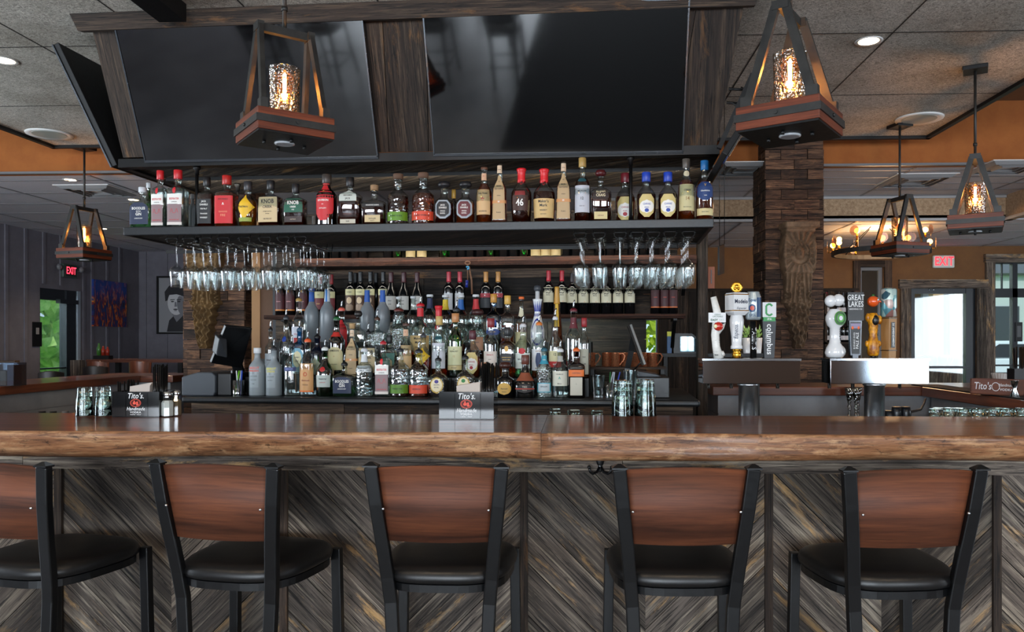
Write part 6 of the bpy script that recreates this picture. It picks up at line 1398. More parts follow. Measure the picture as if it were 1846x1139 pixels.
# ================================================================ hanging wine glasses and racks
WG = shell_glass('wine_glass_crystal', '#fafcfc', .05, .01, False, .85, .16)
def wine_glass_mesh():
    q = MB(); P = [(.001, 0), (.034, 0), (.036, -.002), (.030, -.004), (.006, -.009), (.0042, -.02), (.0038, -.10), (.006, -.112), (.020, -.126), (.0375, -.142), (.0405, -.150), (.040, -.160), (.032, -.238), (.0312, -.240), (.0304, -.238), (.0385, -.160), (.037, -.151), (.012, -.126), (.001, -.120)]
    q.lathe(P, 20, cap=False); return q
wg0 = None; ZG = ZH - .042 - .043
def glasses(pxs, rows, side):
    global wg0
    gname = 'wine glasses hanging upside down, %s rack' % side
    for ci, px in enumerate(pxs):
        for r in range(rows):
            b = 4.105 + .094 * r; a = atg(px, 600, 4.105)[0]; p = gw(a + rnd.uniform(-.003, .003), b, ZG + .0045)
            ordn = ['first', 'second', 'third', 'fourth', 'fifth', 'sixth', 'seventh', 'eighth']
            lb = 'upside-down wine glass, %s rack, %s line from the left, %s from the front' % (side, ordn[ci], ordn[r])
            if wg0 is None:
                wg0 = wine_glass_mesh().make('wine_glass', WG, None, loc=p); o = wg0
            else:
                o = wg0.copy(); COL.objects.link(o); o.location = p
            o.rotation_euler = (0, 0, rnd.random() * 6); prop(o, lb, 'wine glass', gname)
def rack(pxs, side, rows):
    t = gthing('glass_rack', 'black wire stemware rack under the %s end of the hanging shelf' % side, 'rack', 0, 4.02)
    b1 = 4.06 + .094 * rows + .04 - 4.02
    for px in pxs:
        a = atg(px, 600, 4.105)[0]; q = MB()
        for s in (-1, 1):
            q.tube([(a + s * .030, .045, ZH - .043), (a + s * .030, .040, ZG + .012), (a + s * .017, .050, ZG - .001), (a + s * .0165, b1, ZG - .001), (a + s * .0165, b1 + .01, ZH - .043)], .0021, 6)
        q.tube([(a - .030, .040, ZG + .014), (a - .034, .035, ZG + .022), (a - .026, .033, ZG + .028), (a + .026, .033, ZG + .028), (a + .034, .035, ZG + .022), (a + .030, .040, ZG + .014)], .0021, 6)
        q.make('wire_channel', BLACKM, t)
LPX = [318.6, 348.5, 379, 411, 448, 484, 517, 548]; RPX = [1046.5, 1080.5, 1118, 1148, 1177, 1207, 1240]
glasses(LPX, 4, 'left'); glasses(RPX, 5, 'right'); rack(LPX, 'left', 4); rack(RPX, 'right', 5)

# ================================================================ light strips for the display; the two upper ones are added fill
for nm, px0, px1, b, z, pw in (('under the lower wine shelf', 530, 1060, 4.80, ZS1 - .034, 4), ('added under the back of the hanging shelf', 300, 1240, 4.69, ZH - .052, 1.0), ('added under the canopy behind the top bottles', 300, 1240, 4.5, 2.40, 5)):
    a0, a1 = gx(px0, b), gx(px1, b); t = gthing('led_strip', 'black light-strip channel %s, facing the wall' % nm, 'light strip', 0, 4.02)
    q = MB(); q.box(a0, a1, b - 4.02 - .006, b - 4.02, z - .012, z + .008); q.make('channel', BLACK, t)
    l = bpy.data.lights.new('strip_light', 'AREA'); l.shape = 'RECTANGLE'; l.size = a1 - a0; l.size_y = .015; l.energy = pw; l.color = (1, .93, .80) if 'canopy' in nm or 'back' in nm else (.88, 1, .90)
    o = bpy.data.objects.new('strip_light', l); COL.objects.link(o); o.location = gw((a0 + a1) / 2, b + .012, z - .006); o.rotation_euler = (R_(55), 0, -PHI)

# ================================================================ things on the bar top
PINT = solid_glass('pressed_tumbler_glass', '#f4fbfa', 0, 1.42)
def tumbler(loc, H, R, label, group, inv=True, mat=None):
    q = MB(); n = 40; ro = []; ri = []
    def rad(z, k, inner=False):
        t = z / H; r = R * (.80 + .20 * t)
        if t < .50 and not inner: r *= .955 + .03 * abs(cos(k / n * 10 * pi))
        return r - (.0028 if inner else 0)
    zs = [0, .003, H * .2, H * .46, H * .50, H * .52, H * .9, H - .001, H]
    for z in zs: ro.append([Vector((rad(z, k) * cos(2 * pi * k / n), rad(z, k) * sin(2 * pi * k / n), z)) for k in range(n)])
    for z in (H, H * .5, .014): ro.append([Vector((rad(z, k, True) * cos(2 * pi * k / n), rad(z, k, True) * sin(2 * pi * k / n), z)) for k in range(n)])
    if inv: ro = [[Vector((p.x, -p.y, H - p.z)) for p in r] for r in ro]
    q.rings(ro, 0); o = q.make('tumbler', mat or PINT, None, loc=loc)
    return prop(o, label, 'glass', group)
def onbar(px, py): 
    p = atz(px, py, ZB); return p
GT = 'upturned tumblers on the bar top'
def stack(px, py, wpx, toppx, label, Yadj=None):
    p = atz(px, py, ZB); s = p.y / FPX; R = wpx * s / 2; H1 = (py - toppx) * s
    h = H1 * .82
    tumbler((p.x, p.y, ZB + .0008), h, R, 'lower ' + label, GT); tumbler((p.x, p.y, ZB + .0008 + H1 - h + .003), h, R * .985, 'upper ' + label, GT)
stack(1122, 749, 40, 687, 'faceted tumbler of the left stack right of centre on the bar top'); stack(1163.5, 749, 40, 686, 'faceted tumbler of the right stack right of centre on the bar top')
stack(152, 749, 31, 698, 'faceted tumbler of the leftmost stack by the left napkin caddy'); stack(186, 749, 31, 697, 'faceted tumbler of the stack touching the left napkin caddy')
STRAW = pm('#0b0b0c', .35)
straw_q = MB(); straw_q.tube([(0, 0, 0), (0, 0, 1)], .0030, 7)
straw0 = None
def straws(cx, cy, z, n, rx, ry, h, lean, label, group, rz=0, par=None):
    global straw0
    for i in range(n):
        x, y = rnd.uniform(-rx, rx), rnd.uniform(-ry, ry); lx, ly = x * lean, y * lean * .5
        if straw0 is None: straw0 = straw_q.make('drinking_straw', STRAW, None); o = straw0
        else: o = straw0.copy(); COL.objects.link(o)
        c, s = cos(rz), sin(rz); o.location = (cx + x * c - y * s, cy + x * s + y * c, z)
        hh = h * rnd.uniform(.94, 1.02); o.scale = (1, 1, hh); o.rotation_euler = (-ly, lx, rz)
        prop(o, label, 'drinking straw', group)
ACR = pm('#07080a', .08, 0, .6, 0, .5); NAPK = pm('#b7aca4', .85); OR = pm('#d8452c', .5); LET = pm('#d8d8da', .5)
def caddy(px0, px1, py, htop, rz, label, nm, k):
    a, b = atz(px0, py, ZB), atz(px1, py, ZB); Wd = (b - a).length; D = .13; s = a.y / FPX; Hc = (py - htop) * s
    t = thing('napkin_caddy', label, 'napkin caddy', ((a.x + b.x) / 2, a.y + D / 2, ZB + .0006), rz); w2 = Wd / 2; h2 = D / 2
    q = MB(); q.box(-w2, w2, -h2, -h2 + .004, 0, Hc); q.box(-w2, w2, h2 - .004, h2, 0, Hc); q.box(-w2, -w2 + .004, -h2 + .004, h2 - .004, 0, Hc); q.box(w2 - .004, w2, -h2 + .004, h2 - .004, 0, Hc); q.box(-w2, w2, -h2, h2, 0, .004); q.box(-w2 * .44, -w2 * .44 + .003, -h2, h2, 0, Hc * .95); q.box(w2 * .50, w2 * .50 + .003, -h2, h2, 0, Hc * .95); q.make('caddy_box', ACR, t)
    f = front(-h2 - .0008); q = MB()
    q.text("Tito's.", Hc * .30, 0, f, 0, Hc * .83, .22, .015, .85); q.text('Handmade', Hc * .19, 0, f, 0, Hc * .325, .3, .015, .85); q.text('VODKA', Hc * .10, 0, f, 0, Hc * .19, 0, .03, 1.2); q.text('AUSTIN * TEXAS', Hc * .05, 0, f, 0, Hc * .10, 0, .03, 1.1); q.make('lettering', LET, t)
    q = MB(); rx, rz_ = Hc * .215, Hc * .16; zc = Hc * .56
    for (r0, r1) in ((1, .9), (.80, .74)):
        for i in range(28):
            a0, a1 = 2 * pi * i / 28, 2 * pi * (i + 1) / 28; b0 = len(q.v)
            q.v += [tuple(f(rx * r0 * cos(a0), zc + rz_ * r0 * sin(a0))), tuple(f(rx * r0 * cos(a1), zc + rz_ * r0 * sin(a1))), tuple(f(rx * r1 * cos(a1), zc + rz_ * r1 * sin(a1))), tuple(f(rx * r1 * cos(a0), zc + rz_ * r1 * sin(a0)))]; q.face((b0, b0 + 1, b0 + 2, b0 + 3))
    for cx, cz, r in ((-.25, -.05, .30), (.28, .12, .22), (.3, -.3, .25), (-.22, .38, .16)):
        b0 = len(q.v); q.v += [tuple(f(rx * (cx + r * cos(j * pi / 5)), zc + rz_ * (cz + r * 1.3 * sin(j * pi / 5)))) for j in range(10)]; q.face(range(b0, b0 + 10))
    q.make('oval_emblem', OR, t)
    cx, cy = t.location.x, t.location.y; c, s_ = cos(rz), sin(rz)
    def wp(x, y): return cx + x * c - y * s_, cy + x * s_ + y * c
    x, y = wp(-w2 * .70, 0); straws(x, y, ZB + .006, 16, w2 * .20, .045, Hc * 1.36, .9, 'short black straw in the left slot of the %s caddy' % nm, 'short straws in the %s caddy' % nm, rz)
    x, y = wp(w2 * .76, 0); straws(x, y, ZB + .006, 34, w2 * .20, .045, Hc * 1.98, .9, 'long black straw in the right slot of the %s caddy' % nm, 'long straws in the %s caddy' % nm, rz)
    for i in range(14):
        q = MB() if i == 0 else q
        yy = -.05 + i * .0072; q.prism([(-w2 * .40, yy, .006), (w2 * .46, yy, .006), (w2 * .46, yy + .012, Hc * (1.24 + .12 * rnd.random())), (-w2 * .40, yy + .012, Hc * 1.2)], (0, -1, 0), .003)
    o = q.make('paper_napkins', NAPK, None, loc=(cx, cy, ZB + .0006), rz=rz); prop(o, 'stack of pale paper napkins standing in the %s caddy' % nm, 'napkins', kind='stuff')
caddy(202, 287, 752, 705, R_(2), "black napkin caddy with white script and red emblem at the left of the bar top", 'left', 0)
caddy(792, 891, 756, 706, R_(-1), "black napkin caddy with white script and red emblem in the middle of the bar top", 'centre', 1)
def shaker(px, py, top, wpx, fill, label):
    p = atz(px, py, ZB); s = p.y / FPX; R = wpx * s / 2; H = (py - top) * s; t = thing('condiment_shaker', label, 'shaker', (p.x, p.y, ZB + .0006), .35)
    def oc(r, z): return [Vector((r * (1.0 if i % 2 else 1.0) * cos(pi / 8 + i * pi / 4), r * sin(pi / 8 + i * pi / 4), z)) for i in range(8)]
    q = MB(); q.rings([oc(R * .92, 0), oc(R, .004), oc(R, H * .56), oc(R * .62, H * .74), oc(R * .60, H * .80)], 0, sm=False); q.make('shaker_glass', shell_glass('shaker_glass', '#f2f6f5', .12, .03), t)
    q = MB(); q.rings([oc(R * .86, .003), oc(R * .93, .006), oc(R * .93, H * .54), oc(R * .7, H * .62)], 0, sm=False); q.make('contents', pm(fill, .8), t)
    q = MB(); q.lathe([(R * .68, H * .78), (R * .72, H * .80), (R * .72, H * .90), (R * .55, H * .97), (R * .1, H)], 20); q.make('shaker_lid', CHROME, t)
shaker(302, 751, 703, 23, '#dcdcd6', 'white salt shaker beside the left napkin caddy'); shaker(318, 749.5, 701, 19, '#6e5a40', 'brown pepper shaker just behind the salt shaker')
# glass tops peeping over the far edge of the bar
GU2 = 'glasses stored upside down on the work counter behind the bar'
k = 0
for px, top, w_ in ((1001, 737, 25), (1034, 739, 28), (1076, 740, 27)):
    k += 1; Yq = 3.36; p = at(px, top, Yq); tumbler((p.x, Yq, .8915), p.z - .8915, w_ * Yq / FPX / 2, 'upside-down glass peeping over the bar right of the centre caddy, %s of three' % ['left', 'middle', 'right'][k - 1], GU2)
k = 0
for r_, (Yq, n, x0, dx) in enumerate(((3.28, 7, 1686, 26), (3.38, 7, 1692, 26), (3.47, 6, 1700, 28))):
    for i in range(n):
        k += 1; px = x0 + dx * i; p = at(px, 736 + r_ * -.5 + rnd.uniform(-1, 1), Yq)
        tumbler((p.x, Yq, .8915), p.z - .8915, 12.5 * Yq / FPX, 'upside-down glass behind the bar at right, row %d, place %d from the left' % (r_ + 1, i + 1), GU2)
for i, (px, c1) in enumerate(((76, '#121316'), (96, '#1a1b1e'), (118, '#8a8f94'))):
    p = at(px, 741, 3.36); t = thing('bar_tool', ['black rubber stopper seen just over the bar at the far left', 'black squeeze bottle top seen over the bar near the left', 'steel jigger top seen just left of the tumblers'][i], 'bar tool', (p.x, 3.36, .8915)); q = MB(); h = p.z - .8915; q.lathe([(.02, 0), (.022, h * .7), (.012, h * .8), (.016, h * .9), (.014, h)], 16); q.make('body', pm(c1, .3, .9 if i == 2 else 0), t)

# ================================================================ back counter fittings
def gbox_thing(name, label, cat, parts, group=None):
    t = gthing(name, label, cat, 0, 4.02, group)
    for nm, q, mt, bv in parts: q.make(nm, mt, t, bv)
    return t
DG = pm('#3a4047', .5); DK = pm('#0c0d0f', .4)
zc = ZC + .0008
a0, a1 = gx(331, 4.1), gx(391, 4.1); a2 = gx(416, 4.1); hh = (717 - 673) * 4.1 / FPX
q = MB(); q.rings([[Vector((x, y, z)) for x, z in ((a0, zc), (a1 - .01, zc), (a1, zc + .02), (a1, zc + hh * .86), (a1 - .02, zc + hh), (a1 - .1, zc + hh), (a0, zc + hh * .8))] for y in (.06, .36)], 0, sm=False)
q2 = MB(); q2.box(a1 + .001, a2, .08, .36, zc, zc + hh * .96); gbox_thing('receipt_printer', 'dark grey cash drawer and printer at the left end of the back counter', 'printer', [('printer_body', q, DG, .006), ('side_block', q2, DK, .006)])
def ncast(P): return [Vector(p) for p in P]
mon = gthing('pos_monitor', 'black point-of-sale touchscreen seen from behind, beside the left column', 'monitor', 0, 4.02)
B0 = 4.22; c4 = [atg(381, 655, B0 - .10), atg(436, 664, B0 + .1), atg(455, 592, B0 + .02), atg(408, 588, B0 - .16)]
n_ = (c4[1] - c4[0]).cross(c4[3] - c4[0]).normalized(); n_ = n_ if n_.y < 0 else -n_
q = MB(); q.prism(c4 if (c4[1] - c4[0]).cross(c4[2] - c4[1]).dot(n_) > 0 else c4[::-1], n_, .022); q.make('monitor_shell', pm('#0e0f11', .35), mon, .004)
q = MB(); q.prism([p - n_ * .0225 + (sum(c4, Vector()) / 4 - p) * .05 for p in c4], -n_, .002) ; q.make('touch_screen', pm('#5a6a70', .2), mon)
q = MB(); q.prism([atg(405, 640, B0 - .1) + n_ * .03, atg(385, 636, B0 - .14) + n_ * .03, atg(391, 605, B0 - .16) + n_ * .03, atg(404, 606, B0 - .1) + n_ * .03], n_, .05); q.make('card_reader', pm('#24272b', .4), mon, .006)
q = MB(); q.tube([atg(425, 650, B0 + .08), atg(433, 675, B0 + .12), Vector((gx(440, B0 + .1), .30, zc + .006))], 0, flat=(.06, .02)); q.box(gx(424, 4.3), gx(456, 4.3), .2, .38, zc, zc + .012); q.make('monitor_stand', BLACKM, mon, .003)
# pens in a cup
def cup_of_pens(px, py_top, wpx, b, label, cols, k):
    p = atg(px, 600, b); R = wpx * .5 * 4.1 / FPX; w_ = gw(p.x, b, zc); t = thing('pen_cup', 'clear cup ' + label, 'cup', w_, -PHI); H = .085
    q = MB(); q.lathe([(R * .85, 0), (R, H), (R * .95, H), (R * .8, .004)], 20, cap=False); q.make('cup_body', shell_glass('cup_glass', '#dfe6ea', .14, .03), t)
    for i, c in enumerate(cols):
        a = rnd.uniform(-.14, .3); q = MB(); x = (i - len(cols) / 2) * R * .3; q.tube([(0, 0, 0), (.12 * sin(a) * 1, 0, .135)], .0038, 7, 0); o = q.make('pen', pm(c, .35), None, loc=gw(p.x + x, b + rnd.uniform(-.01, .01), zc + .002)); prop(o, '%s pen standing in the cup %s' % (['first', 'second', 'third', 'fourth', 'fifth', 'sixth'][i], label.split(',')[0]), 'pen', 'pens in the cup ' + label.split(',')[0])
cup_of_pens(429, 668, 24, 4.13, 'beside the orange-lettered vodka, holding pens', ['#b9c0c8', '#6ab82a', '#c4cad0', '#c9ced4', '#2a4ab0'], 0)
cup_of_pens(1102, 668, 26, 4.12, 'right of the last liqueur bottle, holding pens', ['#b9c0c8', '#2a6a3a', '#aab4c4', '#3a4aa0'], 1)
for px, nm, tp, wd in ((1078, 'short clear tumbler standing upright at the right end of the bottles', 676, 26), (1137, 'tall clear tumbler on the back counter before the black cash drawer', 667, 26)):
    p = atg(px, 600, 4.12); H = atg(px, tp, 4.12).z - zc; w_ = gw(p.x, 4.12, zc); tumbler(tuple(w_), H, wd * 4.1 / FPX / 2, nm, None, False, shell_glass('thin_tumbler_glass', '#e9f0f0', .12, .02))
q = MB(); a0, a1 = gx(1148, 4.2), gx(1206, 4.2); hh = (714 - 678) * 4.2 / FPX; q.box(a0, a1, .14, .55, zc, zc + hh); q2 = MB(); q2.rings([[Vector((x, y, z)) for x, z in ((a0 - .01, zc + hh), (a0 + .13, zc + hh), (a0 + .11, zc + hh + .012), (a0 + .02, zc + hh + .028), (a0 - .01, zc + hh + .03))] for y in (.2, .45)], 0, sm=False)
gbox_thing('cash_drawer', 'black cash drawer at the right end of the back counter', 'cash drawer', [('drawer_body', q, DK, .004), ('keypad', q2, DG, .003)])
mon = gthing('pos_monitor', 'thin silver-edged point-of-sale screen seen edge-on near the copper mugs', 'monitor', 0, 4.02)
q = MB(); p0, p1 = atg(1139, 584, 4.32), atg(1165, 656, 4.25); d = Vector((0, .26, 0)); n_ = (p1 - p0).cross(d).normalized(); q.prism([p0, p1, p1 + d, p0 + d], n_, .014); q.make('screen_edge', pm('#9aa0a4', .3, .8), mon, .002)
q = MB(); q.prism([p + Vector((-.012, 0, -.004)) for p in (p0, p1, p1 + d, p0 + d)], n_, .012); q.make('monitor_shell', BLACKM, mon)
q = MB(); q.tube([atg(1141, 610, 4.36), atg(1138, 632, 4.38), atg(1131, 664, 4.4), Vector((gx(1131, 4.4), .38, zc + .004))], 0, flat=(.03, .014)); q.tube([atg(1160, 648, 4.36), atg(1140, 670, 4.4)], .005, 6); q.make('monitor_stand', BLACKM, mon)
# copper mugs on their ledge
zm = atg(1120, 661, 4.6).z; a0, a1 = gx(1062, 4.6), gx(1200, 4.6)
t = gthing('mug_ledge', 'low black ledge behind the cash drawer holding copper mugs', 'ledge', 0, 4.02); q = MB(); q.box(a0, a1, .50, .74, zm - .012, zm); q.make('ledge_board', BARN_B, t); 
for a in (a0 + .02, a1 - .02): q = MB(); q.box(a - .01, a + .01, .55, .72, zc, zm - .012); q.make('ledge_leg', BLACK, t)
m0 = None
for i, px in enumerate((1064, 1094, 1109, 1127, 1145, 1164, 1176)):
    H = (661 - 636) * 4.6 / FPX; R = .030; p = gw(gx(px, 4.6), 4.60 + (.03 if i % 2 else 0), zm + .0008)
    lb = 'copper mug on the ledge by the right register, %s from the left' % ['first', 'second', 'third', 'fourth', 'fifth', 'sixth', 'seventh'][i]
    if m0 is None:
        t = thing('copper_mug', lb, 'mug', p, -.3, 'copper mugs'); q = MB(); q.lathe([(R * .9, 0), (R, .004), (R, H - .003), (R * 1.05, H), (R * .96, H), (R * .94, .006), (.001, .005)], 24, cap=False); q.make('mug_body', COPPER, t)
        q = MB(); q.tube([(R - .002, 0, H * .92), (R + .02, 0, H * .95), (R + .032, 0, H * .75), (R + .022, 0, H * .45), (R - .001, 0, H * .12)], 0, flat=(.006, .009)); q.make('handle', COPPER, t); m0 = t
    else: dup(m0, p, rnd.uniform(-.5, .1), lb)
# ledge and small case at the right of the back bar
zl = atg(1300, 637, 5.1).z; t = gthing('side_ledge', 'black ledge running right from the back bar behind the tap handles', 'ledge', 0, 4.02); q = MB(); q.box(gx(1192, 5.1), gx(1378, 5.1), 1.04, 1.3, zl - .022, zl); q.make('ledge_board', BLACK, t)
for px in (1200, 1366): q = MB(); q.box(gx(px, 5.1) - .012, gx(px, 5.1) + .012, 1.08, 1.26, 0, zl - .022); q.make('ledge_leg', BLACK, t)
a0, a1, a2 = gx(1214, 5.1), gx(1226, 5.1), gx(1272, 5.1); z1 = atg(1240, 601, 5.1).z
q = MB(); P = [(a0, zl), (a2, zl), (a2 - .01, zl + .03), (a2 - .05, zl + (z1 - zl) * .75), (a2 - .09, z1), (a0, z1)]; q.rings([[Vector((x, y, z + .0008)) for x, z in P] for y in (1.06, 1.24)], 0, sm=False)
q2 = MB(); P2 = [(a1, zl + .012), (a2 - .012, zl + .012), (a2 - .02, zl + .04), (a2 - .055, zl + (z1 - zl) * .7), (a2 - .09, z1 - .02), (a1, z1 - .02)]; q2.prism([(x, 1.0595, z) for x, z in P2], (0, -1, 0), .001)
gbox_thing('countertop_case', 'small black case with curved glass front, left of the birch tap handle', 'case', [('case_body', q, DK, 0), ('curved_glass', q2, pm('#7f9aa6', .06, .9), 0)])
q = MB(); q.box(gx(1203, 5.1), gx(1211, 5.1), 1.08, 1.14, zl + .0008, zl + .11); q.box(gx(1203, 5.1), gx(1211, 5.1), 1.08, 1.14, zl + .11, zl + .14, 1); prop(gmake(q, 'carton', [pm('#2a4f7a', .5), pm('#c9c43a', .5)]), 'narrow blue and yellow carton standing left of the small black case', 'carton')
# plants behind the can handle
for px, nm in ((1346, 'left'), (1366, 'right')):
    p = gw(gx(px, 5.15), 5.15, zl + .0006); t = thing('potted_herb', 'small green plant in a white pot behind the beer-can handle, %s of two' % nm, 'potted plant', p, 0, 'potted herbs')
    q = MB(); q.lathe([(.022, 0), (.03, .1), (.027, .1), (.02, .005)], 16, cap=False); q.lathe([(.001, .09), (.027, .092)], 16, cap=False); q.make('pot', PORC, t)
    q = MB(); rr = random.Random(px)
    for i in range(60):
        a, e = rr.random() * 6.3, rr.uniform(.2, 1.4); u = Vector((cos(a) * cos(e), sin(a) * cos(e), sin(e))); b = Vector((0, 0, .095)) + u * rr.uniform(.01, .07); w_ = u.cross(Vector((0, 0, 1))) * .010; b0 = len(q.v); q.v += [tuple(b), tuple(b + u * .015 + w_), tuple(b + u * .035), tuple(b + u * .015 - w_)]; q.face((b0, b0 + 1, b0 + 2, b0 + 3))
    q.make('foliage', LEAF, t)
# hanging opener on the upper shelf edge
t = gthing('hanging_opener', 'leather-strapped bottle opener with turquoise beads hanging from the upper wine shelf', 'opener', 0, 4.02)
q = MB(); P = [atg(843, y, 4.755) for y in (478, 490, 505)]; c = atg(843, 474, 4.755); q.tube([c + Vector((.016 * cos(a), 0, .010 * sin(a))) for a in [2 * pi * i / 14 for i in range(14)]], .0035, 6, 0, True); q.tube(P, .004, 6); q.tube([atg(845, 480, 4.76), atg(850, 505, 4.76), atg(851, 530, 4.76)], .006, 6); q.make('leather_strap', pm('#6b4a34', .7), t)
q = MB()
for y, dx in ((481, -1.5), (481, 1.5), (485, 0), (484, 2)): q.sphere(atg(843 + dx, y, 4.748), .0055, 0, 8)
q.make('beads', pm('#3f9ac9', .3), t)
q = MB(); q.tube([atg(842, 505, 4.755), atg(841, 518, 4.755)], .009, 8); q.make('blue_handle', pm('#1c2a7a', .3), t)
t = gthing('hanging_board', 'narrow black board hung on two chains right of the back bar', 'sign board', 0, 4.02)
q = MB(); P = [atg(1297, 496, 5.3), atg(1306, 492, 5.5), atg(1306, 440, 5.5), atg(1297, 444, 5.3)]; q.prism(P, (P[1] - P[0]).cross(P[3] - P[0]), .012); q.make('board', DK, t)
q = MB(); a, b = P[3], P[2]; q.tube([a, Vector((a.x, a.y, ZCL - .001))], .0025, 5); q.tube([b, Vector((b.x, b.y, ZCL - .001))], .0025, 5); q.make('chain', BLACKM, t)
q = MB(); a, b = atg(1276, 520, 5.06), atg(1288, 481, 5.06); q.box(a.x, b.x, 1.03, 1.05, a.z, b.z); q.box((a.x + b.x) / 2 - .003, (a.x + b.x) / 2 + .003, 1.028, 1.03, a.z + .03, b.z - .02, 1); prop(gmake(q, 'paper_holder', [pm('#8a4a2c', .6), DK]), 'small orange-brown holder fixed beside the dark post at the right of the back bar', 'holder')

# ================================================================ right side bar things
ZR = ZB + .0006
q = MB(); q.box(-.09, .09, -1.2, 1.0, 0, .006); o = q.make('bar_mat', pm('#08090a', .6), None, loc=(2.37, 4.4, ZR)); prop(o, 'long black rubber bar mat on the right side bar', 'bar mat')
def on_r(px, py): return atz(px, py, ZB + .007)
p = on_r(1790, 711); q = MB(); t = thing('wooden_caddy', 'reddish wooden caddy with white vodka lettering on the right side bar', 'caddy', (p.x + .02, p.y, ZB + .0072), R_(-48)); w2, D, Hc = .12, .09, .085
q.box(-w2, w2, -D / 2, -D / 2 + .008, 0, Hc, g=0); q.box(-w2, w2, D / 2 - .008, D / 2, 0, Hc); q.box(-w2, -w2 + .008, -D / 2, D / 2, 0, Hc); q.box(w2 - .008, w2, -D / 2, D / 2, 0, Hc); q.box(-w2, w2, -D / 2, D / 2, 0, .006); q.make('caddy_box', walnut('red_mahogany', .3, .4), t)
q = MB(); f = front(-D / 2 - .001); q.text("Tito's", .055, 0, f, -.055, .045, .15, .01, .7); q.text('Handmade', .022, 0, f, .065, .055, .25, .01, .8); q.text('VODKA', .018, 0, f, .065, .03, 0, .02, 1)
for i in range(20):
    a0, a1 = 2 * pi * i / 20, 2 * pi * (i + 1) / 20; b0 = len(q.v); q.v += [tuple(f(.012 + r * cos(a), .045 + r * 1.15 * sin(a))) for r, a in ((.021, a0), (.021, a1), (.018, a1), (.018, a0))]; q.face((b0, b0 + 1, b0 + 2, b0 + 3))
q.make('lettering', LET, t)
p = on_r(1829, 715); t = thing('jigger', 'double-ended steel jigger standing on the right side bar', 'jigger', (p.x, p.y, ZB + .0072)); q = MB(); k = .085; q.lathe([(.024, 0), (.0245, .001), (.009, k * .48), (.021, k * .99), (.022, k), (.0205, k), (.008, k * .5)], 24, cap=False); q.make('cone_body', CHROME, t)
p = on_r(1840, 708); t = thing('straw_holder', 'black straw holder on the right side bar', 'straw holder', (p.x + .05, p.y + .12, ZB + .0006)); q = MB(); q.box(-.04, .04, -.04, .04, 0, .004); q.box(-.04, .04, -.04, -.036, .004, .14); q.box(-.04, .04, .036, .04, .004, .14); q.box(-.04, -.036, -.036, .036, .004, .14); q.box(.036, .04, -.036, .036, .004, .14); q.make('holder_box', DK, t)
straws(p.x + .05, p.y + .12, ZB + .005, 16, .02, .02, .26, 3.0, 'black straw in the holder on the right side bar', 'straws in the right holder')
p = atz(1785, 690, ZB); t = thing('filter_cup', 'fluted white paper cups standing on the right side bar behind the wooden caddy', 'paper cup', (2.70, 5.08, ZR)); q = MB(); n = 36; rr = []
for z, r, w_ in ((0, .028, .001), (.05, .036, .002), (.095, .048, .004)): rr.append([Vector(((r + w_ * (i % 2)) * cos(2 * pi * i / n), (r + w_ * (i % 2)) * sin(2 * pi * i / n), z)) for i in range(n)])
q.rings(rr, 0, cap1=False, sm=False); q.make('fluted_paper', pm('#c9c4c0', .8), t)
# goblets and dark things on the low shelf behind the taps
t = thing('low_shelf', 'low dark shelf against the pale boards behind the right tap tower', 'shelf', (1.9, 5.02, 0)); q = MB(); q.box(-.5, .3, -.1, .16, .90, .92); q.make('shelf_board', DK, t)
for x in (-.46, .26): q = MB(); q.box(x, x + .03, -.08, .14, 0, .90); q.make('shelf_leg', DK, t)
g0 = None
for i, px in enumerate((1531, 1543, 1554)):
    p = at(px, 600, 5.0); z1 = at(px, 699, 5.0).z; H = z1 - .921; lb = 'ornate stemmed glass goblet behind the right tap column, %s of three' % ['left', 'middle', 'right'][i]
    if g0 is None: q = MB(); q.lathe([(.022, 0), (.024, .003), (.012, .012), (.008, H * .25), (.013, H * .42), (.008, H * .5), (.016, H * .62), (.022, H * .8), (.030, H), (.028, H), (.020, H * .8), (.004, H * .6)], 20, cap=False); g0 = q.make('goblet', shell_glass('smoky_cut_glass', '#a8a89c', .3, .05, True), None, loc=(p.x, 5.0, .921)); o = g0
    else: o = g0.copy(); COL.objects.link(o); o.location = (p.x, 5.0 + .075 * (i - 1), .921)
    prop(o, lb, 'goblet', 'goblets on the low shelf')
for i, px in enumerate((1603, 1616, 1633)):
    p = at(px, 733 if i else 740, 3.45); q = MB(); h = p.z - .8915; q.lathe([(.022, 0), (.022, h * .9), (.018, h)], 14); o = q.make('bar_canister', pm('#121419', .3), None, loc=(p.x, 3.45, .8915)); prop(o, 'small black canister peeping over the bar right of the tap column, %s of three' % ['left', 'middle', 'right'][i], 'canister', 'canisters behind the bar')
p0 = at(1642, 744, 3.5); q = MB(); q.tube([(p0.x, 3.5, .9), (p0.x, 3.52, p0.z), at(1660, 738, 4.2), at(1666, 727, 4.7), at(1668, 719, 4.95)], .006, 6); q.make('power_cable', DK); prop(bpy.data.objects['power_cable'], 'black cable rising towards the right side bar', 'cable')
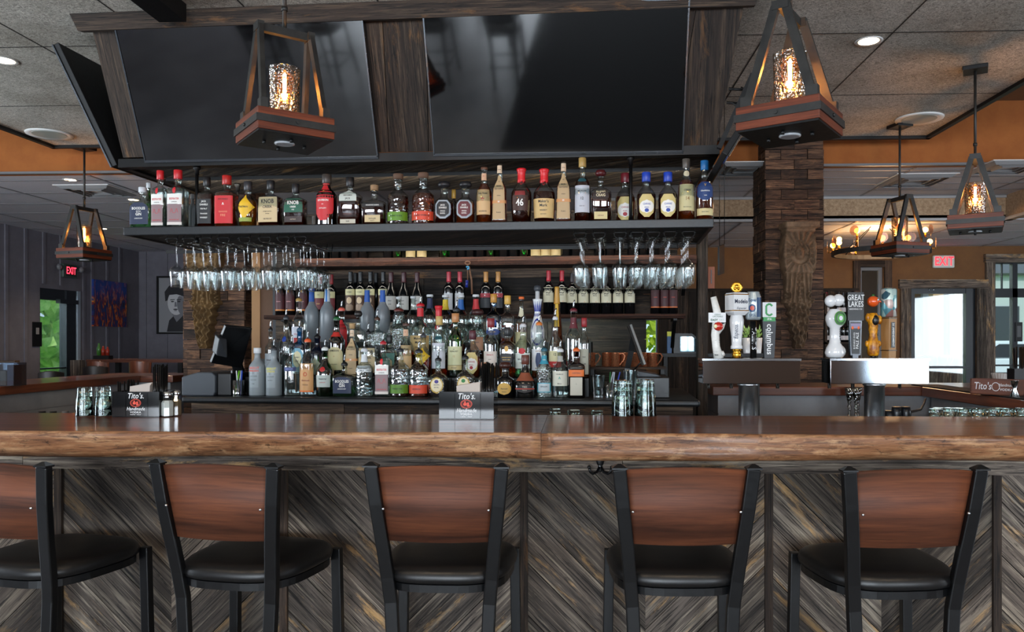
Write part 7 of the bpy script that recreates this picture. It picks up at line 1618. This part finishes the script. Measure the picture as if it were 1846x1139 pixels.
# wall wine rack seen behind the bone handle
t = thing('wall_wine_rack', 'wooden wall rack with wine bottles behind the white bone handle', 'wine rack', (at(1508, 600, YBR - .1).x, YBR - .09, 0)); z0_, z1_ = Z8(655), Z8(530); zz = [Z8(570), Z8(620)]
q = MB(); w2 = X8(1534) - X8(1508); q.box(-w2, w2, .0, .02, z0_, z1_); q.box(-w2, -w2 + .03, -.14, 0, z0_, z1_, g=2); q.box(w2 - .03, w2, -.14, 0, z0_, z1_, g=2)
for z in zz + [z0_]: q.box(-w2, w2, -.14, 0, z, z + .025)
q.make('rack_boards', BARN_D, t)
for si, z in enumerate(zz):
    for i, px in enumerate((1490, 1512, 1520, 1528)):
        make_bottle('wine_bottle', .29, .036, 'wine', 'W', None, 0, ('foil', '#7a1c2c' if i == 0 else '#20242c'), [lab('rect', .9, .1, .3, '#b9bcc4')], 'wine bottle in the wall rack behind the bone handle, %s shelf, %s from the left' % (['upper', 'lower'][si], ['first', 'second', 'third', 'fourth'][i]), 'wine bottles in the wall rack', (X8(px, YBR - .16), YBR - .165, z + .026), seg=12, rz=0)
# ================================================================ left dining area
def high_table(x0, x1, y0, y1, z, label, mat=SIDEW):
    t = thing('high_table', label, 'table', ((x0 + x1) / 2, (y0 + y1) / 2, 0)); a, b = (x1 - x0) / 2, (y1 - y0) / 2
    q = MB(); q.box(-a, a, -b, b, z - .04, z); q.make('table_top', mat, t)
    for sx in (-1, 1):
        for sy in (-1, 1): q = MB(); q.box(sx * (a - .06) - .03, sx * (a - .06) + .03, sy * (b - .06) - .03, sy * (b - .06) + .03, 0, z - .04); q.make('leg', BLACK, t)
    return t
Yt = 10.2; zt_ = at(200, 648, Yt).z; high_table(at(155, 600, Yt).x, at(330, 600, Yt).x, Yt, Yt + .7, zt_, 'long wooden high table along the far grey wall at the left')
t = thing('low_partition', 'dark wooden booth partition left of the glass door', 'partition', (XL + 1.3, 7.6, 0)); q = MB(); vplanks(q, -.6, .55, -.03, 0, at(40, 655, 7.6).z); q.box(-.62, .57, -.05, .02, at(40, 655, 7.6).z, at(40, 655, 7.6).z + .03); q.make('partition_boards', BARN_B, t)
q = MB(); p = at(141, 650, 9.5); t = thing('low_partition', 'short barn-wood post by the glass door at the end of the far table', 'partition', (at(140, 600, 9.6).x, 9.6, 0)); q.box(-.06, .06, -.06, .06, 0, at(140, 649, 9.6).z, g=2); q.make('post_body', BARN, t)
ch0 = None
for i, (px, Yc, ry, top) in enumerate(((176, 9.3, 0, 653), (252, 9.3, 0, 653), (172, 8.6, .3, 662), (92, 7.2, .5, 672))):
    p = at(px, top, Yc); H = 1.09; lb = ['curved wooden chair back at the far left table, left one', 'curved wooden chair back at the far left table, right one', 'dark chair standing in front of the far left table', 'dark chair back just in front of the left glass door'][i]
    t = thing('high_chair', lb, 'chair', (p.x, Yc, 0), ry, 'chairs in the left dining area'); H = p.z; W2 = 21 * Yc / FPX
    q = MB(); n = 10; rr = []
    for z in (H - .30, H - .1, H - .01, H): rr.append([Vector(((k / n * 2 - 1) * W2 * (1 - .08 * (H - z)), .08 * (1 - (k / n * 2 - 1) ** 2) * -1, z + .02 * (1 - (k / n * 2 - 1) ** 2))) for k in range(n + 1)] + [Vector(((1 - k / n * 2) * W2 * (1 - .08 * (H - z)), .08 * (1 - (1 - k / n * 2) ** 2) * -1 + .02, z + .02 * (1 - (1 - k / n * 2) ** 2))) for k in range(n + 1)])
    q.rings(rr, 0); q.make('backrest', walnut('chair_walnut', .3, .45) if i < 2 else pm('#1a1513', .5), t)
    q = MB(); q.box(-W2, W2, .0, .42, .70, .76); q.make('seat', SEATM, t)
    for sx in (-1, 1):
        q = MB(); q.tube([(sx * W2 * .95, .03, H - .28), (sx * W2 * .95, .03, 0)], .014, 6); q.make('leg', BLACK, t); q = MB(); q.tube([(sx * W2 * .95, .38, .70), (sx * W2 * .95, .38, 0)], .014, 6); q.make('leg', BLACK, t)
p = at(182, 646, Yt + .15); t = thing('sauce_caddy', 'small caddy of red sauce bottles on the far left table', 'caddy', (p.x, Yt + .2, zt_ + .0006)); q = MB(); q.box(-.11, .11, -.05, .05, 0, .05); q.make('caddy_tray', BLACK, t)
for x, c, h in ((-.06, '#3a6a2a', .17), (0, '#8a2a1c', .13), (.06, '#8a2a1c', .12)): q = MB(); q.lathe([(.025, .0), (.027, h * .6), (.012, h * .8), (.012, h)], 12); q.v = [(vx + x, vy, vz + .05) for vx, vy, vz in q.v]; q.make('sauce_bottle', pm(c, .3), t)
p = atz(5, 697, ZB); t = thing('glass_caddy', 'clear condiment caddy on the left side bar at the edge of the picture', 'caddy', (p.x - .03, p.y + .12, ZB + .0006)); q = MB(); q.box(-.09, .06, -.06, .06, 0, .155); q.make('caddy_glass', shell_glass('caddy_glass', '#9fb0c0', .2, .04), t); q = MB(); q.box(-.05, -.01, -.04, .04, .004, .10); q.box(.0, .04, -.04, .04, .004, .14, 1); q.make('contents', [pm('#8a7a60', .7), pm('#22304a', .5)], t)
# furniture of the dining room behind the camera: mirrored in the televisions
def dark_stool():
    global STOOLW
    keep = STOOLW; STOOLW = BLACK; s = make_stool('black bar stool in the dining room behind the camera', 0); STOOLW = keep; return s
ds = dark_stool()
for i, (x, y, rz) in enumerate(((-4.55, -1.4, 3.0), (-3.75, -1.5, 3.25), (-2.35, -1.5, 3.1), (-1.45, -1.4, 3.1), (-3.6, -3.6, .3), (-2.5, -3.9, -.2), (-4.6, -4.0, 1.2), (-5.6, -3.4, .1))):
    lb = 'black bar stool in the dining room behind the camera, mirrored in the televisions, place %d' % (i + 1)
    o = ds if i == 0 else dup(ds); o.location = (x, y, 0); o.rotation_euler = (0, 0, rz); prop(o, lb, None, 'stools behind the camera')
high_table(-4.9, -1.5, -3.1, -2.3, 1.06, 'long dark high table in the dining room behind the camera', BLACK)
q = MB(); q.box(-1.3, 5.2, -7.9, .2, .0005, .012); prop(q.make('added_dark_rug', noisy('added_rug_charcoal', '#0d0d0e', '#19191b', 40, 4, .9, .2)), 'large charcoal rug added behind the camera to darken the television reflections', 'rug')  # unseen rug added to keep the right television's reflection dark
